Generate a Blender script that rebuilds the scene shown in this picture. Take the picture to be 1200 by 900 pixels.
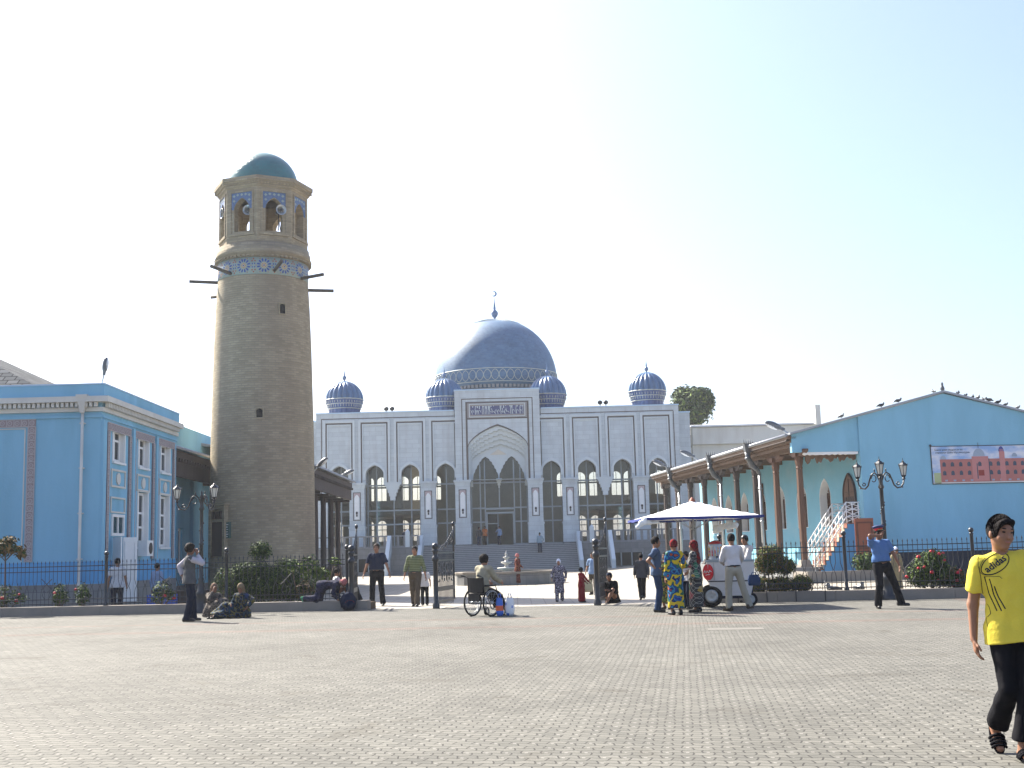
import bpy, bmesh, math, random
import numpy as np
from mathutils import Vector, Matrix, noise as mnoise
from mathutils.geometry import tessellate_polygon
from mathutils.bvhtree import BVHTree
for o in list(bpy.data.objects): bpy.data.objects.remove(o)
random.seed(7)
SC = bpy.context.scene
COL = SC.collection
R = math.radians
# ------------------------------------------------------------ camera
F = 1400.0; HY = 646.0; ROLL = R(1.5); CZ = 1.5
PITCH = math.atan((HY-450)/F)
_r0 = Vector((1,0,0)); _u0 = Vector((0,-math.sin(PITCH),math.cos(PITCH))); _fw = Vector((0,math.cos(PITCH),math.sin(PITCH)))
_R = _r0*math.cos(ROLL)-_u0*math.sin(ROLL); _U = _u0*math.cos(ROLL)+_r0*math.sin(ROLL)
cam_d = bpy.data.cameras.new('camera'); cam = bpy.data.objects.new('camera', cam_d); COL.objects.link(cam)
cam.matrix_world = Matrix(((_R.x,_U.x,-_fw.x,0),(_R.y,_U.y,-_fw.y,0),(_R.z,_U.z,-_fw.z,CZ),(0,0,0,1)))
cam_d.sensor_width = 36; cam_d.lens = F/1200*36; cam_d.clip_end = 6000; cam_d.clip_start = .1
SC.camera = cam
# ------------------------------------------------------------ light
SUN_EL = R(42); SUN_DIR = Vector((-.70,.714))            # towards the sun, on the ground
w = bpy.data.worlds.new("World"); SC.world = w; w.use_nodes = True
nt = w.node_tree; nt.nodes.clear()
sky = nt.nodes.new('ShaderNodeTexSky'); sky.sky_type = 'NISHITA'; sky.sun_disc = False
sky.sun_elevation = SUN_EL; sky.sun_rotation = math.atan2(SUN_DIR.x, SUN_DIR.y)
sky.air_density = 1.0; sky.dust_density = 3.1; sky.ozone_density = 3.2
bg = nt.nodes.new('ShaderNodeBackground'); bg.inputs[1].default_value = .07
wo = nt.nodes.new('ShaderNodeOutputWorld')
ad = nt.nodes.new('ShaderNodeMix'); ad.data_type = 'RGBA'; ad.blend_type = 'ADD'; ad.inputs[0].default_value = 1; ad.inputs[7].default_value = (.34,.33,.62,1)
nt.links.new(sky.outputs[0], ad.inputs[6]); nt.links.new(ad.outputs[2], bg.inputs[0]); nt.links.new(bg.outputs[0], wo.inputs[0])
ld = bpy.data.lights.new('sun', 'SUN'); ld.energy = 4.9; ld.angle = R(.55); ld.color = (1,.94,.84)
lo = bpy.data.objects.new('sun', ld); COL.objects.link(lo)
sd = Vector((SUN_DIR.x*math.cos(SUN_EL), SUN_DIR.y*math.cos(SUN_EL), math.sin(SUN_EL)))
lo.rotation_euler = sd.to_track_quat('Z','Y').to_euler(); lo.location = (-30,10,40)
SC.view_settings.view_transform = 'Standard'; SC.view_settings.look = 'None'
SC.view_settings.exposure = 1.9; SC.view_settings.gamma = 1
SC.render.engine = 'CYCLES'

def ray(px, py): return (px-600)/F*_R + (450-py)/F*_U + _fw
def P(px, py, Y):
    d = ray(px, py); return Vector((0,0,CZ)) + d*(Y/d.y)
def sstep(a, b, x):
    t = max(0, min(1, (x-a)/(b-a))); return t*t*(3-2*t)
KA = math.atan(.14)
KM = Matrix.Translation((0,32.9,0)) @ Matrix.Rotation(-KA, 4, 'Z')       # frame of the kerb line
def kerb_y(x): return 32.9 - .14*x
def terrain(x, y):
    t = sstep(.5, 8, y-kerb_y(x)); return -.36*t*(1-.85*sstep(5,11,x))
def G(px, py, z0=None):
    d = ray(px, py); z = 0 if z0 is None else z0
    for i in range(40):
        t = (z-CZ)/d.z; p = Vector((0,0,CZ))+d*t
        if z0 is not None: break
        z = z*.5 + .5*terrain(p.x, p.y)
    return Vector((p.x, p.y, z))

# ------------------------------------------------------------ materials
MATS = {}
def nmat(name):
    m = bpy.data.materials.new(name); m.use_nodes = True; n = m.node_tree; n.nodes.clear()
    out = n.nodes.new('ShaderNodeOutputMaterial'); b = n.nodes.new('ShaderNodeBsdfPrincipled')
    n.links.new(b.outputs[0], out.inputs[0]); return m, n, b, out
def N(n, t, **k):
    x = n.nodes.new(t)
    for a, v in k.items():
        if a.startswith('i_'): x.inputs[int(a[2:])].default_value = v
        else: setattr(x, a, v)
    return x
def L(n, a, b): n.links.new(a, b)
def mth(n, op, a, b=None, c=None):
    x = n.nodes.new('ShaderNodeMath'); x.operation = op
    for i, v in enumerate((a, b, c)):
        if v is None: continue
        if isinstance(v, (int, float)): x.inputs[i].default_value = v
        else: n.links.new(v, x.inputs[i])
    return x.outputs[0]
def mixc(n, fac, a, b, bt='MIX'):
    x = n.nodes.new('ShaderNodeMix'); x.data_type = 'RGBA'; x.blend_type = bt
    for s, v in ((0, fac), (6, a), (7, b)):
        if isinstance(v, (int, float)): x.inputs[s].default_value = v
        elif isinstance(v, tuple): x.inputs[s].default_value = (*v[:3], 1)
        else: n.links.new(v, x.inputs[s])
    return x.outputs[2]
def c8(r, g, b): return tuple(((v/255+.055)/1.055)**2.4 if v > 10 else v/255/12.92 for v in (r, g, b))
def M(name, col=(.5,.5,.5), rough=.8, var=.18, scale=3, bump=0, bscale=40, metal=0, spec=.3, streak=0, grime=None):
    if name in MATS: return MATS[name]
    if rough >= .8 and spec == .3: spec = .08
    m, n, b, out = nmat(name); MATS[name] = m
    tc = N(n, 'ShaderNodeTexCoord').outputs['Object']
    if streak:
        mp = N(n, 'ShaderNodeMapping'); mp.inputs['Scale'].default_value = (1,1,1/streak); L(n, tc, mp.inputs[0]); tcs = mp.outputs[0]
    else: tcs = tc
    a = N(n, 'ShaderNodeTexNoise'); a.inputs['Scale'].default_value = scale; a.inputs['Detail'].default_value = 5; a.inputs['Roughness'].default_value = .65
    L(n, tcs, a.inputs['Vector'])
    f = mth(n, 'MULTIPLY_ADD', a.outputs[0], 2*var*1.6, 1-var*1.6)
    c = mixc(n, 1.0, tuple(col), f, 'MULTIPLY')
    if grime:
        g = N(n, 'ShaderNodeTexNoise'); g.inputs['Scale'].default_value = grime[1]; g.inputs['Detail'].default_value = 8; L(n, tcs, g.inputs['Vector'])
        gr = N(n, 'ShaderNodeMapRange', i_1=.5, i_2=.75); L(n, g.outputs[0], gr.inputs[0])
        c = mixc(n, mth(n, 'MULTIPLY', gr.outputs[0], grime[2]), c, grime[0])
    L(n, c, b.inputs['Base Color'])
    b.inputs['Roughness'].default_value = rough; b.inputs['Metallic'].default_value = metal; b.inputs['Specular IOR Level'].default_value = spec
    if bump:
        d = N(n, 'ShaderNodeTexNoise'); d.inputs['Scale'].default_value = bscale; d.inputs['Detail'].default_value = 4; L(n, tc, d.inputs['Vector'])
        bp = N(n, 'ShaderNodeBump'); bp.inputs['Strength'].default_value = bump; bp.inputs['Distance'].default_value = .02
        L(n, d.outputs[0], bp.inputs['Height']); L(n, bp.outputs[0], b.inputs['Normal'])
    return m
def brick_mat(name, c1, c2, mortar, w, h, ms, uv=True, rough=.85, bump=.5, offset=.5, var=.15, nscale=.6, spec=.3, bias=0, grime=None):
    m, n, b, out = nmat(name); MATS[name] = m
    t = N(n, 'ShaderNodeTexCoord')
    if uv: v = t.outputs['UV']
    else:
        s = N(n, 'ShaderNodeSeparateXYZ'); L(n, t.outputs['Object'], s.inputs[0])
        cb = N(n, 'ShaderNodeCombineXYZ'); L(n, mth(n, 'ADD', s.outputs[0], s.outputs[1]), cb.inputs[0]); L(n, s.outputs[2], cb.inputs[1]); v = cb.outputs[0]
    br = N(n, 'ShaderNodeTexBrick', offset=offset); L(n, v, br.inputs['Vector'])
    br.inputs['Color1'].default_value = (*c1,1); br.inputs['Color2'].default_value = (*c2,1); br.inputs['Mortar'].default_value = (*mortar,1)
    br.inputs['Scale'].default_value = 1; br.inputs['Brick Width'].default_value = w; br.inputs['Row Height'].default_value = h
    br.inputs['Mortar Size'].default_value = ms; br.inputs['Mortar Smooth'].default_value = .3; br.inputs['Bias'].default_value = bias
    a = N(n, 'ShaderNodeTexNoise'); a.inputs['Scale'].default_value = nscale; a.inputs['Detail'].default_value = 7; L(n, t.outputs['Object'], a.inputs['Vector'])
    c = mixc(n, 1.0, br.outputs[0], mth(n, 'MULTIPLY_ADD', a.outputs[0], 3.2*var, 1-1.6*var), 'MULTIPLY')
    if grime:
        mp = N(n, 'ShaderNodeMapping'); mp.inputs['Scale'].default_value = (1,1,.12); L(n, t.outputs['Object'], mp.inputs[0])
        g = N(n, 'ShaderNodeTexNoise'); g.inputs['Scale'].default_value = grime[1]; g.inputs['Detail'].default_value = 8; L(n, mp.outputs[0], g.inputs['Vector'])
        gr = N(n, 'ShaderNodeMapRange', i_1=.5, i_2=.72); L(n, g.outputs[0], gr.inputs[0])
        c = mixc(n, mth(n, 'MULTIPLY', gr.outputs[0], grime[2]), c, grime[0])
    L(n, c, b.inputs['Base Color']); b.inputs['Roughness'].default_value = rough; b.inputs['Specular IOR Level'].default_value = spec
    bp = N(n, 'ShaderNodeBump'); bp.inputs['Strength'].default_value = bump; bp.inputs['Distance'].default_value = .01; bp.invert = True
    L(n, br.outputs['Fac'], bp.inputs['Height']); L(n, bp.outputs[0], b.inputs['Normal'])
    return m
def glass_mat(name, tint=(.84,.86,.85), rough=.03, opac=.0):
    m, n, b, out = nmat(name); MATS[name] = m; n.nodes.remove(b)
    tr = N(n, 'ShaderNodeBsdfTransparent'); tr.inputs[0].default_value = (*tint,1)
    gl = N(n, 'ShaderNodeBsdfGlossy'); gl.inputs['Roughness'].default_value = rough; gl.inputs[0].default_value = (.8,.85,.9,1)
    fr = N(n, 'ShaderNodeFresnel'); fr.inputs[0].default_value = 1.5
    mx = N(n, 'ShaderNodeMixShader'); L(n, mth(n, 'MULTIPLY_ADD', fr.outputs[0], .9, .0), mx.inputs[0]); L(n, tr.outputs[0], mx.inputs[1]); L(n, gl.outputs[0], mx.inputs[2])
    L(n, mx.outputs[0], out.inputs[0]); return m
def patt_mat(name, cols, scale=7, kind='noise', rough=.85, stretch=(1,1,1)):
    if name in MATS: return MATS[name]
    m, n, b, out = nmat(name); MATS[name] = m
    t = N(n, 'ShaderNodeTexCoord'); mp = N(n, 'ShaderNodeMapping'); mp.inputs['Scale'].default_value = stretch; L(n, t.outputs['Object'], mp.inputs[0])
    if kind == 'vor':
        a = N(n, 'ShaderNodeTexVoronoi'); a.inputs['Scale'].default_value = scale; L(n, mp.outputs[0], a.inputs['Vector'])
        s = N(n, 'ShaderNodeSeparateColor'); L(n, a.outputs['Color'], s.inputs[0]); fac = s.outputs[0]
    else:
        a = N(n, 'ShaderNodeTexNoise'); a.inputs['Scale'].default_value = scale; a.inputs['Detail'].default_value = 2; L(n, mp.outputs[0], a.inputs['Vector'])
        fac = N(n, 'ShaderNodeMapRange', i_1=.3, i_2=.7); L(n, a.outputs[0], fac.inputs[0]); fac = fac.outputs[0]
    r = N(n, 'ShaderNodeValToRGB'); r.color_ramp.interpolation = 'CONSTANT'
    el = r.color_ramp.elements
    for i, c in enumerate(cols):
        e = el[i] if i < 2 else el.new(i/len(cols))
        e.position = i/len(cols); e.color = (*c,1)
    L(n, fac, r.inputs[0]); L(n, r.outputs[0], b.inputs['Base Color']); b.inputs['Roughness'].default_value = rough; b.inputs['Specular IOR Level'].default_value = .12
    return m
def wavestripe_mat(name, c1, c2, scale, axis='Z', rough=.85, thr=.5):
    m, n, b, out = nmat(name); MATS[name] = m
    t = N(n, 'ShaderNodeTexCoord'); s = N(n, 'ShaderNodeSeparateXYZ'); L(n, t.outputs['Object'], s.inputs[0])
    v = mth(n, 'FRACT', mth(n, 'MULTIPLY', s.outputs['XYZ'.index(axis)], scale))
    L(n, mixc(n, mth(n, 'GREATER_THAN', v, thr), c1, c2), b.inputs['Base Color']); b.inputs['Roughness'].default_value = rough
    return m

# ------------------------------------------------------------ mesh builder
class MB:
    def __init__(s, mat=None): s.v = []; s.f = []; s.m = []; s.uv = {}; s.sm = []; s.T = mat or Matrix()
    def _v(s, p): s.v.append(s.T @ Vector(p)); return len(s.v)-1
    def face(s, pts, m=0, smooth=False, uv=None):
        ids = [s._v(p) for p in pts]; s.f.append(ids); s.m.append(m); s.sm.append(smooth)
        if uv: s.uv[len(s.f)-1] = uv
        return s
    def box(s, x0, x1, y0, y1, z0, z1, m=0):
        c = [(x0,y0,z0),(x1,y0,z0),(x1,y1,z0),(x0,y1,z0),(x0,y0,z1),(x1,y0,z1),(x1,y1,z1),(x0,y1,z1)]
        i = [s._v(p) for p in c]
        for q in ((0,3,2,1),(4,5,6,7),(0,1,5,4),(1,2,6,5),(2,3,7,6),(3,0,4,7)):
            s.f.append([i[k] for k in q]); s.m.append(m); s.sm.append(False)
        return s
    def taper(s, cx, cy, z0, z1, w0, d0, w1, d1, m=0):
        c = [(cx-w0/2,cy-d0/2,z0),(cx+w0/2,cy-d0/2,z0),(cx+w0/2,cy+d0/2,z0),(cx-w0/2,cy+d0/2,z0),
             (cx-w1/2,cy-d1/2,z1),(cx+w1/2,cy-d1/2,z1),(cx+w1/2,cy+d1/2,z1),(cx-w1/2,cy+d1/2,z1)]
        i = [s._v(p) for p in c]
        for q in ((0,3,2,1),(4,5,6,7),(0,1,5,4),(1,2,6,5),(2,3,7,6),(3,0,4,7)):
            s.f.append([i[k] for k in q]); s.m.append(m); s.sm.append(False)
        return s
    def tube(s, pts, r, n=8, m=0, cap=True, closed=False):
        pts = [Vector(p) for p in pts]; rs = r if isinstance(r, (list, tuple)) else [r]*len(pts)
        rings = []; k = len(pts); up = None
        for i, p in enumerate(pts):
            if closed: t = pts[(i+1)%k]-pts[i-1]
            else: t = pts[min(i+1,k-1)]-pts[max(i-1,0)]
            if t.length < 1e-9: t = Vector((0,0,1))
            t.normalize()
            if up is None: up = Vector((0,0,1)) if abs(t.z) < .9 else Vector((1,0,0))
            a = t.cross(up)
            if a.length < 1e-4: a = t.orthogonal()
            a.normalize(); b = a.cross(t); up = b
            rings.append([s._v(p+(a*math.cos(q*2*math.pi/n)+b*math.sin(q*2*math.pi/n))*rs[i]) for q in range(n)])
        for i in range(k if closed else k-1):
            A = rings[i]; B = rings[(i+1)%k]
            for q in range(n):
                s.f.append([A[q],B[q],B[(q+1)%n],A[(q+1)%n]]); s.m.append(m); s.sm.append(n > 4)
        if cap and not closed:
            s.f.append(rings[0][:]); s.m.append(m); s.sm.append(False)
            s.f.append(rings[-1][::-1]); s.m.append(m); s.sm.append(False)
        return s
    def lathe(s, prof, n=32, c=(0,0,0), m=0, smooth=True, rad=None, a0=0, a1=2*math.pi, ur=None):
        full = abs(a1-a0-2*math.pi) < 1e-6; cols = n if full else n+1
        ids = []; 
        for (r, z) in prof:
            row = []
            for q in range(cols):
                a = a0+(a1-a0)*q/n; rr = r*(rad(a, z) if rad else 1)
                row.append(s._v((c[0]+rr*math.cos(a), c[1]+rr*math.sin(a), c[2]+z)))
            ids.append(row)
        U = ur or max(p[0] for p in prof); vv = [0]
        for i in range(1, len(prof)): vv.append(vv[-1]+math.hypot(prof[i][0]-prof[i-1][0], prof[i][1]-prof[i-1][1]))
        for i in range(len(prof)-1):
            for q in range(n):
                q2 = (q+1) % cols
                s.f.append([ids[i][q], ids[i][q2], ids[i+1][q2], ids[i+1][q]]); s.m.append(m); s.sm.append(smooth)
                ua = (a0+(a1-a0)*q/n)*U; ub = (a0+(a1-a0)*(q+1)/n)*U
                s.uv[len(s.f)-1] = [(ua,vv[i]),(ub,vv[i]),(ub,vv[i+1]),(ua,vv[i+1])]
        return s
    def ell(s, c, r, n=12, m=0, rot=None):
        base = s.T; s.T = base @ Matrix.Translation(c) @ (rot or Matrix()) @ Matrix.Diagonal((*r,1))
        s.lathe([(max(1e-4, math.sin(math.pi*i/(n//2+2))), -math.cos(math.pi*i/(n//2+2))) for i in range(n//2+3)], n, m=m)
        s.T = base; return s
    def plate(s, outer, holes, y0, y1, m=0, mside=None):
        """polygon in XZ extruded from y0 (front) to y1"""
        loops = [outer]+list(holes); pts = [p for l in loops for p in l]
        tris = tessellate_polygon([[Vector((p[0],p[1],0)) for p in l] for l in loops])
        a = [s._v((p[0],y0,p[1])) for p in pts]; b = [s._v((p[0],y1,p[1])) for p in pts]
        for t in tris:
            q = [pts[i] for i in t]; ar = (q[1][0]-q[0][0])*(q[2][1]-q[0][1])-(q[2][0]-q[0][0])*(q[1][1]-q[0][1])
            t = list(t) if ar > 0 else list(t)[::-1]
            s.f.append([a[i] for i in t]); s.m.append(m); s.sm.append(False)
            s.f.append([b[i] for i in t[::-1]]); s.m.append(m); s.sm.append(False)
        o = 0
        for li, l in enumerate(loops):
            k = len(l); ar = sum(l[i][0]*l[(i+1)%k][1]-l[(i+1)%k][0]*l[i][1] for i in range(k))
            for i in range(k):
                j = (i+1) % k; q = [a[o+i], b[o+i], b[o+j], a[o+j]]
                if (ar > 0) == (li == 0): q = q[::-1]
                s.f.append(q); s.m.append(m if mside is None else mside); s.sm.append(False)
            o += k
        return s
    def frame3(s, x0, x1, z0, z1, w, y0, y1, m=0, bottom=False):
        """frame strip made of butted pieces"""
        s.box(x0, x0+w, y0, y1, z0, z1, m); s.box(x1-w, x1, y0, y1, z0, z1, m); s.box(x0+w, x1-w, y0, y1, z1-w, z1, m)
        if bottom: s.box(x0+w, x1-w, y0, y1, z0, z0+w, m)
        return s
    def build(s, name, mats, parent=None, label=None, smooth=None):
        me = bpy.data.meshes.new(name)
        if not isinstance(mats, (list, tuple)): mats = [mats]
        me.from_pydata([tuple(v) for v in s.v], [], s.f)
        for k in mats: me.materials.append(k)
        me.polygons.foreach_set('material_index', s.m); me.polygons.foreach_set('use_smooth', s.sm if smooth is None else [smooth]*len(s.f))
        if s.uv:
            ul = me.uv_layers.new(name='UVMap')
            for fi, co in s.uv.items():
                p = me.polygons[fi]
                for li, c in zip(p.loop_indices, co): ul.data[li].uv = c
        me.validate(); me.update()
        o = bpy.data.objects.new(name, me); COL.objects.link(o)
        if parent: o.parent = parent
        if label: o['label'] = label
        return o
def tag(o, label, cat, group=None, kind=None):
    if label: o['label'] = label
    if cat: o['category'] = cat
    if group: o['group'] = group
    if kind: o['kind'] = kind
    return o
def thing(name, label, cat, loc=(0,0,0), rz=0, group=None):
    o = bpy.data.objects.new(name, None); COL.objects.link(o); o.location = loc; o.rotation_euler = (0,0,rz); o.empty_display_size = .2
    return tag(o, label, cat, group)
def struct(o, label=None, cat=None): o['kind'] = 'structure'; return tag(o, label, cat)
def copy_tree(o, parent=None):
    c = o.copy(); COL.objects.link(c)
    if parent: c.parent = parent
    for ch in o.children: copy_tree(ch, c)
    return c
def arch(cx, w, z0, zs, zt, n=7, pt=.22, flip=False):
    l = [(cx-w/2,z0),(cx+w/2,z0)] if z0 is not None else []
    for i in range(2*n+1):
        t = math.pi*i/(2*n); tt = t if i <= n else math.pi-t
        x = w/2*math.cos(t); z = zs+(zt-zs)*((1-pt)*math.sin(tt)+pt*(1-math.cos(tt)))
        l.append((cx+x, z))
    return l
def rect(x0, x1, z0, z1): return [(x0,z0),(x1,z0),(x1,z1),(x0,z1)]
# ------------------------------------------------------------ palette
m_marble = brick_mat('marble', (.49,.55,.575), (.44,.495,.525), (.345,.385,.41), 1.15, .42, .012, uv=False, rough=.45, bump=.15, var=.10, nscale=1.3, spec=.4, grime=((.36,.37,.38), 1.2, .45))
m_marble2 = M('marble_trim', (.52,.58,.605), .4, .10, 1.5, spec=.4, grime=((.42,.42,.42), 1.5, .3))
m_line = M('brown_line', (.10,.085,.08), .6, .2, 6)  # dark brown strips laid over the marble face
m_wtile = M('pale_niche_tile', (.72,.74,.74), .5, .08, 3)
m_coping = M('pale_blue_coping', (.42,.58,.74), .5, .1, 3)
m_granite = brick_mat('grey_granite', (.19,.195,.195), (.155,.16,.165), (.10,.10,.11), 1.1, .5, .012, uv=False, rough=.5, bump=.2, var=.15, nscale=3, grime=((.11,.11,.11), 1.5, .4))
m_step = M('step_granite', (.19,.20,.21), .55, .2, 4, grime=((.13,.13,.13), 2, .4))
m_tower = brick_mat('tower_brick', (.39,.32,.215), (.285,.235,.155), (.28,.24,.18), .34, .11, .016, rough=.9, bump=.9, var=.16, nscale=.9, spec=.15, grime=((.19,.15,.115), .55, .5))
m_towbox = brick_mat('tower_brick_flat', (.39,.32,.215), (.285,.235,.155), (.28,.24,.18), .30, .09, .012, uv=False, rough=.9, bump=.9, var=.16, nscale=1.2, spec=.15)
m_turq = brick_mat('turquoise_tile', (.04,.16,.165), (.035,.13,.14), (.05,.14,.15), .30, .2, .012, rough=.35, bump=.3, var=.2, nscale=1.5, spec=.5)
m_blue = brick_mat('dome_tile', (.078,.155,.255), (.058,.12,.215), (.09,.15,.22), .35, .22, .014, rough=.5, bump=.4, var=.2, nscale=1.1, spec=.35)
m_rib = M('rib_tile', (.06,.125,.235), .28, .3, 2.2, spec=.6, bump=.3, bscale=9)
m_ribdk = M('rib_tile_dark', (.05,.09,.22), .35, .3, 3, spec=.5)
m_wline = M('pale_glaze_line', (.42,.44,.40), .5, .1, 3)
m_brass = M('finial_blue', (.12,.19,.32), .3, .15, 3, spec=.6)
m_glass = glass_mat('window_glass'); m_dkglass = glass_mat('dark_window_glass', (.25,.28,.28))
m_alu = M('grey_aluminium', (.28,.32,.34), .45, .1, 3, metal=.2)
m_hall = M('hall_plaster', (.34,.32,.27), .8, .15, .8)
m_hallfl = M('hall_floor', (.22,.20,.18), .35, .15, 1)
m_hallrf = M('hall_ceiling', (.25,.25,.24), .9)
m_bluewall = M('blue_render', (.22,.455,.60), .85, .13, .5, bump=.35, bscale=10, streak=4, grime=((.17,.37,.48), .8, .8))
m_blueporch = M('turquoise_render', (.20,.43,.53), .85, .08, .7, bump=.25, bscale=14, grime=((.32,.47,.52), 1.0, .4))
m_bluelow = M('strong_blue_render', (.10,.33,.58), .8, .08, .6, bump=.2, bscale=14, grime=((.10,.25,.42), 1.0, .4))
m_cream = M('cream_plaster', (.60,.585,.53), .8, .08, 1.2, bump=.2, bscale=20, grime=((.45,.42,.36), 1.1, .45))
m_annex = M('annex_plaster', (.66,.66,.60), .8, .08, .6, streak=4, grime=((.42,.38,.32), .8, .5))
m_tband = None
m_roof = M('zinc_roof', (.30,.32,.35), .4, .2, 1.2, metal=.3, spec=.5)
m_wroof = M('pale_metal_roof', (.70,.72,.72), .35, .1, 1, spec=.5)
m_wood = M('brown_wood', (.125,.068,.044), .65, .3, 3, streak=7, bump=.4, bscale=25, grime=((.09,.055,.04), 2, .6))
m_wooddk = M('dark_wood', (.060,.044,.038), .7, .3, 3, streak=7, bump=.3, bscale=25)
m_woodlt = M('carved_wood', (.14,.088,.056), .7, .3, 4, bump=.6, bscale=14, grime=((.14,.09,.06), 3, .7))
m_iron = M('black_iron', (.018,.02,.024), .4, .2, 10, spec=.5)
m_ironlt = M('worn_iron', (.09,.10,.11), .35, .25, 14, spec=.5)
m_steel = M('galvanised_steel', (.42,.44,.45), .35, .15, 8, metal=.6)
m_white = M('white_paint', (.78,.78,.76), .5, .06, 3)
m_kerb = M('kerb_concrete', (.24,.215,.185), .9, .16, 2, bump=.5, bscale=40, grime=((.22,.20,.18), 1.4, .6))
m_soil = M('soil', (.12,.09,.06), 1, .3, 3, bump=1, bscale=12)
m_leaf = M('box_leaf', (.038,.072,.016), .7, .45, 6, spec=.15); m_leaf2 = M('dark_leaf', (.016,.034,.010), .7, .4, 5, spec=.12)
m_leafy = M('yellow_leaf', (.095,.14,.022), .7, .4, 6, spec=.15); m_leafr = M('rust_leaf', (.13,.085,.035), .7, .4, 6, spec=.15)
m_leafo = M('orange_leaf', (.22,.13,.03), .6, .4, 5)
m_bark = M('bark', (.13,.10,.075), .9, .25, 8, bump=.6, bscale=20)
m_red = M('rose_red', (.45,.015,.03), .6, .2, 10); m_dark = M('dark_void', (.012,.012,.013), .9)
m_black = M('black_plastic', (.02,.02,.022), .4, .1, 5)

# ------------------------------------------------------------ ground
def paver_mat():
    m, n, b, out = nmat('interlocking_pavers')
    t = N(n, 'ShaderNodeTexCoord'); rot = N(n, 'ShaderNodeMapping'); rot.inputs['Rotation'].default_value = (0,0,KA); L(n, t.outputs['Object'], rot.inputs[0])
    s = N(n, 'ShaderNodeSeparateXYZ'); L(n, rot.outputs[0], s.inputs[0]); X, Y = s.outputs[0], s.outputs[1]
    W, H = .15, .19
    tri = lambda v, p: mth(n, 'PINGPONG', v, p)
    x2 = mth(n, 'ADD', X, mth(n, 'MULTIPLY', tri(Y, H/2), .22)); y2 = mth(n, 'ADD', Y, mth(n, 'MULTIPLY', tri(X, W/2), .38))
    cb = N(n, 'ShaderNodeCombineXYZ'); L(n, x2, cb.inputs[0]); L(n, y2, cb.inputs[1])
    br = N(n, 'ShaderNodeTexBrick', offset=.5); L(n, cb.outputs[0], br.inputs['Vector'])
    br.inputs['Color1'].default_value = (.134,.129,.112,1); br.inputs['Color2'].default_value = (.100,.097,.085,1); br.inputs['Mortar'].default_value = (.046,.044,.039,1)
    br.inputs['Scale'].default_value = 1; br.inputs['Brick Width'].default_value = W; br.inputs['Row Height'].default_value = H/2*1.15
    br.inputs['Mortar Size'].default_value = .007; br.inputs['Mortar Smooth'].default_value = .25
    # reddish bands along the kerb
    k = N(n, 'ShaderNodeSeparateXYZ'); L(n, rot.outputs[0], k.inputs[0])
    def band(v, a, wd): return mth(n, 'LESS_THAN', mth(n, 'ABSOLUTE', mth(n, 'SUBTRACT', v, a)), wd)
    bands = mth(n, 'MAXIMUM', band(Y, 27.1, .22), mth(n, 'MAXIMUM', band(Y, 24.2, .3), mth(n, 'MULTIPLY', band(X, 7.2, .5), mth(n, 'GREATER_THAN', Y, 24.2))))
    nz = N(n, 'ShaderNodeTexNoise'); nz.inputs['Scale'].default_value = 3.5; nz.inputs['Detail'].default_value = 6; L(n, t.outputs['Object'], nz.inputs['Vector'])
    c = mixc(n, mth(n, 'MULTIPLY', bands, mth(n, 'MULTIPLY', nz.outputs[0], 1.0)), br.outputs[0], mixc(n, 1.0, br.outputs[0], (1.22,.90,.86), 'MULTIPLY'))
    # small pale highlights painted into the colour at the joint crossings, and broad wear
    cellx = tri(mth(n, 'ADD', X, .05), W/2); celly = tri(Y, H*1.15/2)
    spot = mth(n, 'MULTIPLY', mth(n, 'LESS_THAN', cellx, .012), mth(n, 'LESS_THAN', celly, .016))
    wn = N(n, 'ShaderNodeTexNoise'); wn.inputs['Scale'].default_value = 2.2; L(n, t.outputs['Object'], wn.inputs['Vector'])
    spot = mth(n, 'MULTIPLY', spot, mth(n, 'GREATER_THAN', wn.outputs[0], .42))
    c = mixc(n, mth(n, 'MULTIPLY', spot, .5), c, (.30,.285,.26))
    big = N(n, 'ShaderNodeTexNoise'); big.inputs['Scale'].default_value = .35; big.inputs['Detail'].default_value = 9; big.inputs['Roughness'].default_value = .62; L(n, t.outputs['Object'], big.inputs['Vector'])
    c = mixc(n, 1.0, c, mth(n, 'MULTIPLY_ADD', big.outputs[0], .9, .56), 'MULTIPLY')
    st2 = N(n, 'ShaderNodeTexNoise'); st2.inputs['Scale'].default_value = .9; st2.inputs['Detail'].default_value = 10; st2.inputs['Distortion'].default_value = 1.2; L(n, t.outputs['Object'], st2.inputs['Vector'])
    sr = N(n, 'ShaderNodeMapRange', i_1=.60, i_2=.72); L(n, st2.outputs[0], sr.inputs[0]); c = mixc(n, mth(n, 'MULTIPLY', sr.outputs[0], .45), c, (.055,.048,.036))
    vs = N(n, 'ShaderNodeTexVoronoi'); vs.inputs['Scale'].default_value = .55; vs.inputs['Randomness'].default_value = 1; L(n, t.outputs['Object'], vs.inputs['Vector'])
    c = mixc(n, mth(n, 'MULTIPLY', mth(n, 'LESS_THAN', vs.outputs['Distance'], .030), .6), c, (.03,.03,.028))
    fine = N(n, 'ShaderNodeTexNoise'); fine.inputs['Scale'].default_value = 60; fine.inputs['Detail'].default_value = 3; L(n, t.outputs['Object'], fine.inputs['Vector'])
    c = mixc(n, 1.0, c, mth(n, 'MULTIPLY_ADD', fine.outputs[0], .6, .7), 'MULTIPLY')
    L(n, c, b.inputs['Base Color']); b.inputs['Roughness'].default_value = .85; b.inputs['Specular IOR Level'].default_value = .12
    bp = N(n, 'ShaderNodeBump'); bp.inputs['Strength'].default_value = .8; bp.inputs['Distance'].default_value = .008; bp.invert = True
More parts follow.
